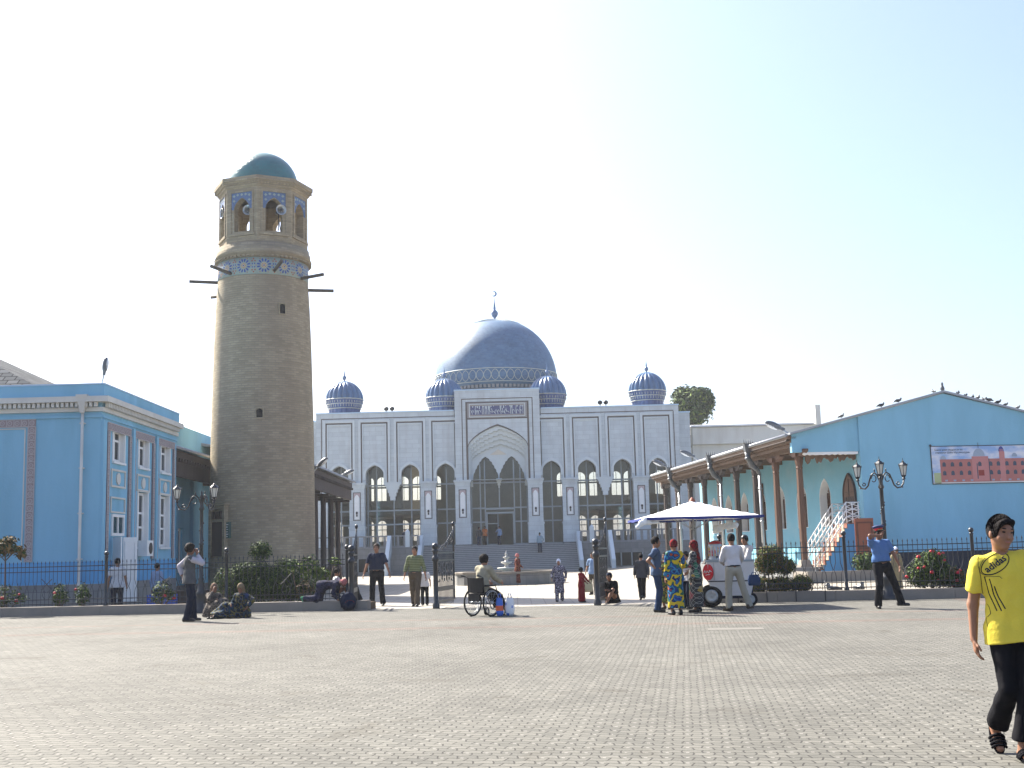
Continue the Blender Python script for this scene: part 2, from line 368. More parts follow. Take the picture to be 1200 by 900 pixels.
    L(n, mth(n, 'SUBTRACT', br.outputs['Fac'], mth(n, 'MULTIPLY', fine.outputs[0], .25)), bp.inputs['Height']); L(n, bp.outputs[0], b.inputs['Normal'])
    return m
m_pav = paver_mat()
def court_mat():
    m, n, b, out = nmat('court_slabs')
    t = N(n, 'ShaderNodeTexCoord'); br = N(n, 'ShaderNodeTexBrick', offset=0); L(n, t.outputs['Object'], br.inputs['Vector'])
    br.inputs['Color1'].default_value = (.27,.24,.19,1); br.inputs['Color2'].default_value = (.235,.21,.17,1); br.inputs['Mortar'].default_value = (.16,.14,.115,1)
    br.inputs['Scale'].default_value = 1; br.inputs['Brick Width'].default_value = .5; br.inputs['Row Height'].default_value = .5; br.inputs['Mortar Size'].default_value = .02
    a = N(n, 'ShaderNodeTexNoise'); a.inputs['Scale'].default_value = .4; a.inputs['Detail'].default_value = 8; L(n, t.outputs['Object'], a.inputs['Vector'])
    L(n, mixc(n, 1.0, br.outputs[0], mth(n, 'MULTIPLY_ADD', a.outputs[0], .5, .75), 'MULTIPLY'), b.inputs['Base Color']); b.inputs['Roughness'].default_value = .7
    return m
m_court = court_mat()
g = MB().box(-320,320,-80,420,-1.2,-.62)
struct(g.build('ground', M('dry_earth', (.30,.26,.20), .95, .2, .05)), 'dusty ground stretching away beyond the square', 'ground')
g = MB(); g.face([(-70,-25,0),(70,-25,0),(70,kerb_y(70)+.3,0),(-70,kerb_y(-70)+.3,0)])
struct(g.build('plaza_paving', m_pav), 'grey interlocking paving of the open square', 'paving')
g = MB(); xs = [-60,-40,-25]+[x*1.0 for x in range(-18,19)]+[25,40,60]; ys = [0,.25]+[.75+i*.75 for i in range(12)]+[12,18,30,60,100,110]
for i in range(len(xs)-1):
    for j in range(len(ys)-1):
        q = []
        for a, c in ((i,j),(i+1,j),(i+1,j+1),(i,j+1)):
            x = xs[a]; y = kerb_y(x)+.3+ys[c] if ys[c] < 60 else 38+ys[c]; q.append((x, y, terrain(x,y)))
        g.face(q, 0, True)
struct(g.build('courtyard_paving', m_court), 'pale sunlit slabs of the courtyard beyond the gate', 'paving')
# kerbs with stepped joints (frame of the kerb line)
def KW(x, y, z=0): return KM @ Vector((x,y,z))
def kerb(name, x0, x1, label):
    t = thing(name, label, 'kerb', KW(x0,0), -KA)
    b = MB(); x = 0; Lx = x1-x0
    while x < Lx-.05:
        e = min(x+1.5, Lx); b.box(x+.004, e-.004, 0, .42, 0, .26); x = e
    b.build('kerb_stones', m_kerb, t)
    MB().box(0, Lx, .425, .95, -.05, .20).build('soil_bed', m_soil, t)
    return t
struct(kerb('kerb', -42, -4.2, 'long low concrete kerb under the left-hand fence'))
struct(kerb('kerb', 3.9, 40, 'long low concrete kerb behind the drinks cart and under the right-hand fence'))
# ------------------------------------------------------------ mosque
YM = 112.0
XC = P(585,560,YM).x; SX = (P(700,560,YM).x-P(470,560,YM).x)/230
def Z(py, px=585, Y=YM): return P(px, py, Y).z
XC = P(584.5,560,YM).x
mq = thing('mosque', 'white marble mosque with arcaded front and blue domes at the back of the courtyard', 'mosque', (XC, YM, 0))
def bx(d): return d*SX
zc = Z(562); ztop = Z(480); zport = Z(457.5); zfl = Z(638.5); zspr = Z(552); ztip = Z(541.5)
ZG = -.36
# upper wall with arches: outline traced along the lower edge
def arch_up(cx, w, zb, zs, zt, n=7):      # bottom-left -> over -> bottom-right
    l = arch(cx, w, None, zs, zt, n, .25); l = l[::-1]
    return [(cx-w/2, zb)]+l+[(cx+w/2, zb)]
aw = 21*SX
def side_outline(sg):
    xs = [51.2, 62.3, 103.7, 145.5, 187, 214]
    pts = [(bx(51.2), zc)]
    for c in (62.3, 103.7, 145.5, 187): pts += arch_up(bx(c), aw, zc, zspr, ztip)
    pts += [(bx(214), zc), (bx(214), ztop), (bx(51.2), ztop)]
    if sg < 0: pts = [(-x, z) for x, z in pts][::-1]
    return pts
for sg in (1,-1): MB().plate(side_outline(sg), [], 0, .75, 0).build('upper_wall', m_marble, mq)
b = MB()
for sg in (1,-1):
    b = MB(); x0, x1 = sorted((sg*bx(214), sg*bx(229))); b.box(x0, x1, 1.2, 12, ZG, Z(487.5)); x0, x1 = sorted((sg*bx(213), sg*bx(213.99))); b.box(x0, x1, .755, 12, zfl, ztop-.05); b.build('flank_wall', m_marble, mq)
b = MB()
for sg in (1,-1):
    a, c = sorted((sg*bx(51.5), sg*bx(214.6))); b.box(a, c, -.06, .9, ztop, ztop+.10)
    a, c = sorted((sg*bx(214.7), sg*bx(229.6))); b.box(a, c, 1.1, 2.2, Z(487.5), Z(487.5)+.12)
b.box(-bx(50.6), bx(50.6), -.56, 1.4, zport, zport+.10)
b.build('coping', m_coping, mq)
# thin dark brown strips and panel frames
lw = .085
for sg in (1,-1):
    b = MB(); t = MB()
    def X2(a, c): return tuple(sorted((sg*bx(a), sg*bx(c))))
    x0, x1 = X2(51.6, 208); b.box(x0, x1, -.012, -.001, Z(486.6), Z(485.6))
    x0, x1 = X2(207.2, 208.2); b.box(x0, x1, -.012, -.001, zfl, Z(486.7))
    for c in (62.3, 103.7, 145.5, 187):
        x0, x1 = X2(c-18.7, c+18.7)
        t.frame3(x0, x1, zc+.02, Z(488), .22, -.10, -.002)
        x0, x1 = X2(c-15.8, c+15.8)
        b.frame3(x0, x1, zc+.02, Z(491.3), lw*1.25, -.03, -.003)
        x0, x1 = X2(c-14.2, c+14.2)
        t.frame3(x0, x1, zc+.02, Z(493.2), .10, -.07, -.004)
    for c in (83, 124.6, 166.3):
        for d in (-2.6, 2.6):
            x0, x1 = X2(c+d-.45, c+d+.45); b.box(x0, x1, -.014, -.001, Z(560.5), Z(487.6))
    # arch surrounds
    for c in (62.3, 103.7, 145.5, 187):
        o = arch_up(sg*bx(c), aw+.42, zc+.3, zspr, ztip+.30); i = arch_up(sg*bx(c), aw+.02, zc+.3, zspr, ztip+.02)
        t.plate(o+i[::-1], [], -.13, -.006)
    b.build('brown_lines', m_line, mq); t.build('panel_mouldings', m_marble2, mq)
# piers
def pier(cx, w, y0=-.35, y1=.75):
    p = MB(); zp = Z(613)
    p.box(cx-w/2, cx+w/2, y0, y1, zp, Z(567))
    p.box(cx-w/2-.06, cx+w/2+.06, y0-.06, y1-.01, Z(567), Z(564.5)); p.box(cx-w/2-.14, cx+w/2+.14, y0-.14, y1-.01, Z(564.5), zc)
    p.box(cx-w/2-.10, cx+w/2+.10, y0-.10, y1-.01, zp-.16, zp); p.box(cx-w/2-.05, cx+w/2+.05, y0-.05, y1-.01, Z(637), zp-.16)
    o = p.build('pier', m_marble, mq)
    q = MB(); z0, z1 = Z(606), Z(573)
    q.frame3(cx-.36, cx+.36, z0, z1, .07, y0-.02, y0-.002, 0, True); q.build('brown_frame', m_line, o)
    q = MB(); q.plate(arch(cx, .42, z0+.12, z1-.55, z1-.22, 6), [], y0-.035, y0-.003); q.build('niche_panel', m_wtile, o)
    q = MB(); q.box(cx-.28, cx+.28, y0-.012, y0-.002, z1-.5, z1-.08).build('pink_inlay', M('pink_marble', (.42,.34,.35), .5, .1, 4), o)
    q = MB(); zz = Z(597); q.ell((cx, y0-.10, zz), (.10,.08,.13), 10); q.box(cx-.06, cx+.06, y0-.10, y0-.03, zz-.34, zz-.13); q.build('wall_lamp', m_black, o)
    q = MB(); q.box(cx-w/2-.03, cx+w/2+.03, y0-.06, y1-.012, zfl-.02, Z(637)-.003).build('plinth', m_granite, o)
for d in (82.7, 166): pier(bx(d), 17.5*SX); pier(-bx(d), 17.5*SX)
for sg in (1,-1):
    pier(sg*bx(42.3), 17*SX, -.85, .75)
    p = MB(); x0, x1 = sorted((sg*bx(201), sg*bx(214))); p.box(x0, x1, 0, .75, zfl, zc).build('end_pier', m_marble, mq)
    # hanging pendant of the double bay
    p = MB(); cx = sg*bx(124.6); ws = [20.5,17,14.5,11.5,8.5,6,3.5]; zs = [562,564.5,567,570,574,578,583]
    for i in range(6): p.box(cx-ws[i]*SX/2, cx+ws[i]*SX/2, -.10-.0+.02*i, .74-.05*i, Z(zs[i+1])+.0, Z(zs[i])-.003)
    p.build('hanging_pendant', m_marble2, mq)
# portal block
yp = -.5
ix = bx(33.6)
xs_, xt_ = bx(35), bx(33.6)
big = arch(0, 2*bx(35.2), zc, Z(524), Z(498.5), 12, .42)
b = MB(); b.plate(rect(-bx(50), bx(50), zc, zport), [[(p[0], p[1] if p[1] > zc+.01 else zc+.02) for p in big]], yp, .76)
b.build('portal_block', m_marble, mq)
b = MB(); 
b.frame3(-bx(42), bx(42), zc+.02, Z(467), .09, yp-.015, yp-.002)
b.frame3(-bx(37.2), bx(37.2), zc+.02, Z(471), .17, yp-.03, yp-.002)
b.box(-bx(36), bx(36), yp-.012, yp-.003, Z(491.5), Z(489.8))
oo = arch(0, 2*bx(35.2)+.05, None, Z(524), Z(498.5)+.08, 14, .42)[::-1]; ii = arch(0, 2*bx(35.2)-.08, None, Z(524), Z(498.5)-.02, 14, .42)[::-1]
b.plate(oo+ii[::-1], [], yp-.018, yp-.004)
b.build('portal_lines', m_line, mq)
m_ins = M('grey_frame_stone', (.27,.255,.25), .6, .1, 4)
b = MB(); b.frame3(-bx(35), bx(35), Z(489.6), Z(472.6), .28, yp-.06, yp-.0035, 0, True); b.build('inscription_frame', m_ins, mq)
pn = MB().box(-bx(31.4), bx(31.4), yp-.03, yp-.005, Z(487.8), Z(474.6)).build('inscription_panel', M('lapis_panel', (.08,.09,.19), .4, .2, 5), mq)
b = MB(); b.frame3(-bx(33.0), bx(33.0), Z(489), Z(473.4), .07, yp-.075, yp-.0605, 0, True).build('inscription_edge', m_marble2, mq)
b = MB(); rg = random.Random(3); zi0, zi1 = Z(487.2), Z(475.2); hh = zi1-zi0
x = bx(30.4)
while x > -bx(30.4):
    k = rg.random(); bw = rg.uniform(.12,.26)
    if k < .34: pts = [(x, zi0+hh*.12),(x-.02, zi0+hh*.5),(x+.03, zi0+hh*.94)]; bw = .14
    elif k < .7: pts = [(x+bw*.4*math.cos(a)-bw/2, zi0+hh*(.32+.22*math.sin(a))) for a in [q*.7 for q in range(7)]]
    else: pts = [(x-bw*1.4*q/6, zi0+hh*(.22+.5*(q/6)**2+.1*math.sin(q))) for q in range(7)]
    pts = [(a, yp-.045, c) for a, c in pts if abs(a) < bx(31)]
    if len(pts) > 1: b.tube(pts, .026, 4)
    if rg.random() < .6: b.box(x-bw*.5-.04, x-bw*.5+.04, yp-.05, yp-.032, zi0+hh*rg.uniform(.62,.9), zi0+hh*.95)
    x -= bw
b.build('inscription_script', m_marble2, pn)
# stalactite tiers stepping back to the twin arches
def multifoil(cx, sg=1):
    prof = [(15.15,569),(15.1,560),(14.7,556.5),(14.0,553.5),(12.7,552),(12.1,549),(10.5,547.5),(9.9,544.5),(8,543),(7.3,540.2),(5,539),(4.2,536.7),(2.5,535.6),(0,534)]
    r = [(cx+bx(a), Z(c)) for a, c in prof]; l = [(cx-bx(a), Z(c)) for a, c in prof[-2::-1]]
    return r+l
c1 = bx(15.4)
back = MB(); zb = Z(569.5)
out = [(-bx(34.5), zb)]
l = multifoil(-c1)[::-1]; out += [(max(-bx(34.4)+.01, p[0]), p[1]) for p in l[:]]
l2 = multifoil(c1)[::-1]; out += [(p[0], p[1]) if p[0] < bx(34.4) else (bx(34.4)-.01, p[1]) for p in l2]
out += [(bx(34.5), zb), (bx(34.5), Z(500)), (-bx(34.5), Z(500))]
# remove duplicates
o2 = []
for p in out:
    if not o2 or abs(p[0]-o2[-1][0])+abs(p[1]-o2[-1][1]) > 1e-3: o2.append(p)
back.plate(o2, [], .80, 1.05); back.build('twin_arch_screen', m_marble2, mq)
for k, (wt, zs_k, zt_k, ya) in enumerate([(33.8,527,503.5,-.30),(33.2,531,509,-.04),(32.6,535,514.5,.22),(32.0,539,520,.48)]):
    t = MB(); n = 9; inner = []
    for i in range(2*n+1):
        a = math.pi*i/(2*n); x = bx(wt)*math.cos(a); a_ = min(a, math.pi-a); z = Z(zs_k)+(Z(zt_k)-Z(zs_k))*(.6*math.sin(a_)+.4*(1-math.cos(a_)))
        if i: inner.append((x, pz))        # stepped edge
        inner.append((x, z)); pz = z
    inn = [(-p[0], p[1]) for p in inner]
    o_ = arch(0, 2*bx(34.9), None, Z(524), Z(499.2), 12, .42)[::-1]
    lft = [(-bx(34.9), Z(568))]+o_+[(bx(34.9), Z(568))]
    inn = [p for i, p in enumerate(inn) if i == 0 or abs(p[0]-inn[i-1][0])+abs(p[1]-inn[i-1][1]) > 1e-3]
    if inn[0][0] < 0: inn = inn[::-1]
    t.plate(lft+[(bx(wt), Z(568))]+inn+[(-bx(wt), Z(568))], [], ya, ya+.255); t.build('stalactite_tier', m_marble2, mq)
b = MB(); ws = [6.5,5,3.4,1.6]; zs = [560,562.5,565,568,571]
for i in range(4): b.box(-ws[i]*SX/2, ws[i]*SX/2, .75+.03*i, 1.1-.03*i, Z(zs[i+1]), Z(zs[i])-.003)
b.build('portal_pendant', m_marble2, mq)
tri = MB(); tri.plate([(-bx(10), Z(532)), (bx(10), Z(532)), (0, Z(525.5))], [], .76, .799); tri.build('crest_tile', M('beige_tile', (.56,.53,.46), .6, .1, 4), mq)
# glazing
yg = 1.3
b = MB(); gl = MB()
def glaze(d0, d1, mull, mull2=None):
    x0, x1 = sorted((bx(d0), bx(d1)))
    gl.box(x0, x1, yg, yg+.02, zfl, Z(538))
    for zt in (564.5, 594.5, 611.0): b.box(x0+.002, x1-.002, yg-.05, yg+.08, Z(zt)-.07, Z(zt)+.07)
    for mx in mull: b.box(bx(mx)-.06, bx(mx)+.06, yg-.06, yg+.09, zfl, Z(538))
    b.box(x0, x1, yg-.07, yg+.10, zfl+.002, zfl+.14)
for sg in (1,-1):
    glaze(sg*51.5, sg*73.5, [sg*62.3]); glaze(sg*92.5, sg*157, [sg*93.5, sg*104, sg*124.6, sg*145, sg*155.5]); glaze(sg*175, sg*201, [sg*187])
b2 = MB()
glaze(-33.5, -16.5, [-33, -22.5, -17]); glaze(17.5, 33.5, [17.5, 25, 33]);
x0, x1 = bx(-16.5), bx(17.5); gl.box(x0, x1, yg, yg+.02, Z(599), Z(533)); b.box(x0, x1, yg-.05, yg+.08, Z(564.5)-.07, Z(564.5)+.07); b.box(x0, x1, yg-.06, yg+.09, Z(594.5)-.16, Z(594.5)+.02); b.box(-.06, .06, yg-.06, yg+.09, Z(594), Z(534))
gl.build('glazing', m_glass, mq); b.build('mullions', m_alu, mq)
dr = MB(); dr.frame3(bx(-16.4), bx(17.4), zfl+.01, Z(599.5), .16, yg-.25, yg+.16)
do = dr.build('door', m_alu, mq); dl = MB(); dl.frame3(bx(-15.8), bx(-1.6), zfl+.02, Z(600.5), .09, yg-.02, yg+.04, 0, True); dl.box(bx(-15), bx(-2.2), yg-.01, yg+.03, Z(613.5), Z(612.6)); dl.build('door_leaf', m_alu, do)
MB().box(bx(-15.1), bx(-2.4), yg+.005, yg+.015, zfl+.12, Z(601.5)).build('door_glass', m_dkglass, do)
# hall behind the glass
HB = 13.0; kk = (YM+HB)/YM
b = MB(); holes = []
zwu0, zwu1 = (Z(583.5)-CZ)*kk+CZ, (Z(555.5)-CZ)*kk+CZ
zwl0, zwl1 = (Z(631)-CZ)*kk+CZ, (Z(606.5)-CZ)*kk+CZ
wins = []
for sg in (1,-1):
    for c in (95.5, 111.5, 137.5, 152): wins.append((sg*bx(c)*kk, 1.0, zwu0, zwu1, 'u')); wins.append((sg*bx(c)*kk, .95, zwl0, zwl1, 'l'))
    for c in (188,): wins.append((sg*bx(c)*kk, .9, zwu0, zwu1, 'u')); wins.append((sg*bx(c)*kk, .9, zwl0, zwl1, 'l'))
    wins.append((sg*bx(72.5)*kk, .8, zwu0, zwu1, 'u'))
off = -XC*(kk-1)+0   # parallax of the back wall around the camera axis
offx = XC*(kk-1)
for (x, w_, a, c, q) in wins: holes.append(arch(x+offx, w_, a, c-.45, c, 6))
b.plate(rect(-bx(213.5), bx(213.5), zfl, ztop-.3), holes, HB, HB+.35)
b.box(-bx(213), -bx(212.4), 1.5, HB, zfl, ztop-.3); b.box(bx(212.4), bx(213), 1.5, HB, zfl, ztop-.3)
b.build('hall_walls', m_hall, mq)
b = MB()
for (x, w_, a, c, q) in wins:
    x += offx; zz = a+(c-a)*.55
    b.box(x-w_/2, x+w_/2, HB+.1, HB+.16, zz-.09, zz+.09) if q == 'u' else b.box(x-w_/2, x+w_/2, HB+.1, HB+.16, zz-.04, zz+.04)
    b.box(x-.03, x+.03, HB+.17, HB+.21, a, c-.02)
b.build('hall_window_frames', m_alu, mq)
MB().box(-bx(214), bx(214), .8, HB+.3, ztop-.32, ztop-.06).build('hall_roof', m_hallrf, mq)
MB().box(-bx(212), bx(212), 1.5, HB, zfl-.1, zfl+.005).build('hall_floor', m_hallfl, mq)
for sg in (1,-1):
    b = MB()
    x0, x1 = sorted((sg*bx(86), sg*bx(212))); b.box(x0, x1, 3.2, HB, Z(599.5), Z(595.5)); 
    for k in range(9): xx = x0+(x1-x0)*k/8; b.box(xx-.04, xx+.04, 3.3, 3.38, Z(595.5), Z(588))
    b.box(x0, x1, 3.28, 3.40, Z(588), Z(587.4))
    for c in (88, 124, 163): xx = sg*bx(c); b.box(xx-.3, xx+.3, 6, 6.6, zfl, ztop-.3)
    b.build('gallery', m_hall, mq)
# terrace, steps, parapets
b = MB(); sw = 88
b.box(-bx(216), -bx(sw)-.3, -3.6, 12, ZG-.1, zfl-.012); b.box(bx(sw)+.3, bx(216), -3.6, 12, ZG-.1, zfl-.012); b.box(-bx(sw)-.298, bx(sw)+.298, -1.2, 12, ZG-.1, zfl-.012)
b.build('terrace', m_granite, mq)
b = MB(); ns = 15; rise = (zfl-.012-ZG)/ns
for i in range(ns): b.box(-bx(sw)-.29, bx(sw)+.29, -1.2-.33*(ns-1-i)-.33, -1.2-.33*(ns-1-i)-.002, ZG-.05, ZG+rise*(i+1)-(.003 if i else 0)) ; 
for i in range(ns): z = ZG+rise*(i+1); y = -1.2-.33*(ns-1-i)-.33; b.box(-bx(sw)-.28, bx(sw)+.28, y-.04, y-.001, z-.06, z-.004, 1)  # paler edge strips imitate the brighter look of lit treads
b.build('entrance_steps', [m_step, M('lit_step_edge', (.34,.35,.36), .5, .15, 4)], mq)
for sg in (1,-1):
    # sloped parapets
    for (d, y0, y1) in ((sw+1.8, -1.3, -6.4), (sw+36, -3.4, -7.2)):
        p = MB(); x = sg*bx(d); prof = [(y0, zfl-.3), (y0, zfl+1.05), (y0-.6, zfl+1.05), (y1, ZG+.95), (y1, ZG)]
        v = [(x-.17, a, c) for a, c in prof]; v2 = [(x+.17, a, c) for a, c in prof]
        p.face(v[::-1]); p.face(v2)
        for i in range(5): j = (i+1)%5; p.face([v[i], v[j], v2[j], v2[i]])
        p.build('stair_parapet', m_marble2, mq)
    p = MB(); x0, x1 = sg*bx(sw+4), sg*bx(206); n = 15
    xa, xb = sorted((x0, x1)); yb = -3.4
    for k in range(n+1): xx = xa+(xb-xa)*k/n; p.box(xx-.11, xx+.11, yb-.08, yb+.08, zfl+.12, zfl+.95)
    p.box(xa-.05, xb+.05, yb-.12, yb+.12, zfl+.952, zfl+1.07); p.box(xa-.05, xb+.05, yb-.14, yb+.14, zfl-.0, zfl+.118)
    p.build('balustrade', m_step, mq)
    p = MB(); x = sg*bx(sw+16); p.box(x-.2, x+.2, yb-.2, yb+.2, zfl, zfl+1.35); p.taper(x, yb, zfl+1.352, zfl+1.6, .42,.42,.05,.05); p.build('balustrade_post', m_marble2, mq)
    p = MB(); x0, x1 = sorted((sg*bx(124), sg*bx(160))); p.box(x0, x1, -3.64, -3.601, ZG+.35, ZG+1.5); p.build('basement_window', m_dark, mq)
    p = MB()
    for k in range(4): xx = x0+(x1-x0)*k/3; p.box(xx-.05, xx+.05, -3.70, -3.645, ZG+.35, ZG+1.5)
    p.build('basement_grille', m_alu, mq)
# domes
YD = 11.0
def Zd(py, Y): return P(583, py, Y).z
Yd = YM+YD; cxd = P(581.3,440,Yd).x-XC; rd = 72.3*SX*Yd/YM
Yf = Yd-rd*.97; zb = Zd(455, Yf); zt = Zd(374.5, Yd)
b = MB(); zq = Zd(438, Yf); prof = [(rd*.93, Z(482)-.3), (rd*.93, Zd(450,Yf)), (rd*.985, Zd(449,Yf)), (rd, zq)]
for i in range(1, 25):
    a = math.pi/2*i/24; prof.append((max(.02, rd*math.cos(a)**.84), zq+(zt-zq)*(.90*math.sin(a)+.10*(1-math.cos(a)))))
b.lathe(prof, 72, (cxd, YD, 0)); dome = b.build('main_dome', m_blue, mq)
b = MB()
for z in (Zd(431,Yf), Zd(446.5,Yf)): 
    rr = rd*1.003 if z < zq else rd*math.cos(math.asin(min(1,(z-zq)/(zt-zq))))**.84+.02
    b.tube([(cxd+rr*math.cos(a), YD+rr*math.sin(a), z) for a in [q*math.pi/60 for q in range(120)]], .045, 5, closed=True)
nb = 26; za, zz_ = Zd(445,Yf), Zd(432.5,Yf)
for ph in (0, math.pi):
    pts = []
    for q in range(nb*10):
        a = 2*math.pi*q/(nb*10); s_ = math.cos(a*nb+ph); s_ = math.copysign(abs(s_)**.6, s_); z = (za+zz_)/2+(zz_-za)/2*s_
        rr = (rd*1.004 if z < zq else rd*math.cos(math.asin((z-zq)/(zt-zq)))**.84+.02)
        pts.append((cxd+rr*math.cos(a), YD+rr*math.sin(a), z))
    b.tube(pts, .032, 4, closed=True)
pts = []
zz1 = Zd(380.5,Yd); 
for q in range(120):
    a = 2*math.pi*q/120; z = zz1+(.32 if q % 2 else -.1); t_ = math.asin(min(1,(z-zq)/(zt-zq)*1.0)); 
    i_ = min(range(len(prof)), key=lambda k: abs(prof[k][1]-z)); 
    # interpolate radius
    rr = 0
    for k in range(3, len(prof)-1):
        if prof[k][1] <= z <= prof[k+1][1]: f_ = (z-prof[k][1])/(prof[k+1][1]-prof[k][1]); rr = prof[k][0]*(1-f_)+prof[k+1][0]*f_
    pts.append((cxd+(rr+.02)*math.cos(a), YD+(rr+.02)*math.sin(a), z))
b.tube(pts, .05, 4, closed=True)
b.build('dome_ornament', m_wline, dome)
b = MB()
for q in range(90):
    a = 2*math.pi*q/90; b.T = Matrix.Translation((cxd,YD,0)) @ Matrix.Rotation(a, 4, 'Z'); b.box(rd*.93, rd*.965, -.13, .13, Zd(453,Yf), Zd(449.5,Yf))
b.T = Matrix(); b.lathe([(rd*.93,Zd(456,Yf)),(rd*.965,Zd(456,Yf)),(rd*.965,Zd(454,Yf)),(rd*.93,Zd(453.6,Yf))], 72, (cxd,YD,0))
b.build('dome_cornice', m_ins, dome)
def finial(x, y, z0, s, par, moon=False):
    b = MB(); b.lathe([(.10*s,0),(.16*s,.12*s),(.12*s,.25*s),(.30*s,.42*s),(.42*s,.72*s),(.34*s,1.0*s),(.12*s,1.2*s),(.16*s,1.35*s),(.13*s,1.5*s),(.05*s,2.1*s),(.015*s,2.75*s)], 16, (x,y,z0))
    if moon:
        o = []; R1, R2, d = .42*s*.75, .33*s*.75, .14*s
        for q in range(13): a = math.pi*(-.78+1.56*q/12)+math.pi*.0; o.append((R1*math.cos(a), R1*math.sin(a)))
        i = []
        for q in range(13): a = math.pi*(.70-1.4*q/12); i.append((-d*.9+R2*math.cos(a)*1.05, R2*math.sin(a)*.95))
        b.T = Matrix.Translation((x,y,z0+3.05*s)) @ Matrix.Rotation(.2,4,'Y'); b.plate(o+i, [], -.04*s, .04*s); b.T = Matrix()
    b.build('finial', m_brass, par)
finial(cxd, YD, zt-.05, .92, dome, True)
for (px, pt, pb) in ((403.7,446.5,481),(521,443.5,479),(642,440,476),(759,436,471.5)):
    Yq = YM+2.8; x = P(px, 470, Yq).x-XC; z0, z1 = P(px,pb,Yq).z, P(px,pt,Yq).z; r = 22.4*SX*Yq/YM
    prof = [(r*.84, z0-1.0), (r*.84, z0+.05), (r*.97, z0+(z1-z0)*.22), (r, z0+(z1-z0)*.36)]
    for i in range(1, 13): a = math.pi/2*i/12; prof.append((max(.03, r*math.cos(a)**.85), z0+(z1-z0)*(.36+.64*(.86*math.sin(a)+.14*(1-math.cos(a))))))
    nr = 20
    rib = lambda a, z, nr=nr: 1-.13*(1-abs(math.sin(a*nr/2)))**1.6
    b = MB(); b.lathe(prof[3:], nr*6, (x,2.8,0), rad=rib); sd_ = b.build('corner_dome', m_rib, mq)
    b = MB(); b.lathe(prof[:4], nr*6, (x,2.8,0), rad=lambda a, z: .985-.05*(1-abs(math.sin(a*nr/2)))**2); b.build('dome_collar', m_ribdk, sd_)
    b = MB(); zl = prof[3][1]
    pts = [(x+r*(1.012-.04*(1-abs(math.sin(a*nr/2))))*math.cos(a), 2.8+r*(1.012-.04*(1-abs(math.sin(a*nr/2))))*math.sin(a), zl-.05+.0) for a in [q*math.pi/60 for q in range(120)]]
    b.tube(pts, .045, 4, closed=True)
    for q in range(nr):
        a = 2*math.pi*(q+.5)/nr
        for (zz, rr, hh_) in ((z0+.35, .88, .26), (z0+.72, .955, .2)):
            b.T = Matrix.Translation((x,2.8,zz)) @ Matrix.Rotation(a, 4, 'Z'); b.frame3(-.0,.0,0,0,.0,0,0) if 0 else None
            rrr = r*(rr+.02); b.plate([(0,0)]*0 or [(-.02,-.02),(.02,-.02),(.02,.02),(-.02,.02)], [], 0, .001) if 0 else None
            b.box(rrr-.02, rrr+.02, -.15, -.11, -hh_/2, hh_/2); b.box(rrr-.02, rrr+.02, .11, .15, -hh_/2, hh_/2)
    b.T = Matrix()
    for (zz, rr) in ((z0+.08, .865), (z0+.52,.93)):
        b.tube([(x+r*rr*math.cos(a), 2.8+r*rr*math.sin(a), zz) for a in [q*math.pi/30 for q in range(60)]], .04, 4, closed=True)
    for q in range(nr):
        pass
    b.build('dome_ornament', m_wline, sd_)
    finial(x, 2.8, z1-.06, .50, sd_)
# annex to the right
YA = 118.0
an = thing('annex_building', 'long cream annex with flat parapet rising behind the carved wooden porch roof', 'building', (P(812,520,YA).x, YA, 0))
def ax(px, py=520): return P(px,py,YA).x-an.location.x
def az(py, px=880): return P(px,py,YA).z
b = MB(); W2 = ax(962)
hs = [arch(ax(c), 17*.084, az(600), az(552), az(534), 6) for c in (829, 854, 879, 904, 929)]
b.plate(rect(0, W2, ZG, az(519.5)), hs, .3, 1.0); b.box(0, W2, -.1, 1.2, az(519.3), az(499.5)); b.build('wall', m_annex, an)
MB().box(-.0, W2, 3.2, 3.4, ZG, az(519.5)).build('back_wall', m_annex, an)
b = MB(); b.box(-.2, W2-.6, -.35, 8, az(499), az(497.2)); b.face([(-.2,-.3,az(497)),(W2-.6,-.3,az(497)),(W2-.6,9,az(491.5)+.5),(-.2,9,az(491.5)+.5)]); b.build('roof', m_wroof, an)
b = MB(); b.box(ax(956.5), ax(962.5), -.4, 5, az(520), az(477)).build('end_pier', m_annex, an)
b = MB(); b.tube([(ax(926), 4, az(489)), (ax(955), 4, az(478))], .05, 5); 
for px in (936, 945): b.tube([(ax(px), 4, az(490)), (ax(px), 4, az(489)+(px-926)*.032)], .04, 5)
b.build('roof_rail', m_white, an)
# roof loudspeakers in pairs
for k, (px, py) in enumerate(((456,478.5),(706.5,471))):
    Yq = YM+3; p = P(px, py, Yq)
    t = thing('roof_loudspeaker', ['pair of small dark loudspeakers on the parapet left of the central dome','pair of small dark loudspeakers on the parapet right of the central dome'][k], 'loudspeaker', (p.x,p.y,p.z-.3))
    for dx in (-.28, .28):
        b = MB(); b.ell((dx,0,.25), (.24,.2,.22), 12); b.tube([(dx,0,.1),(dx,0,-.45)], .04, 6); b.build('horn', m_black, t)
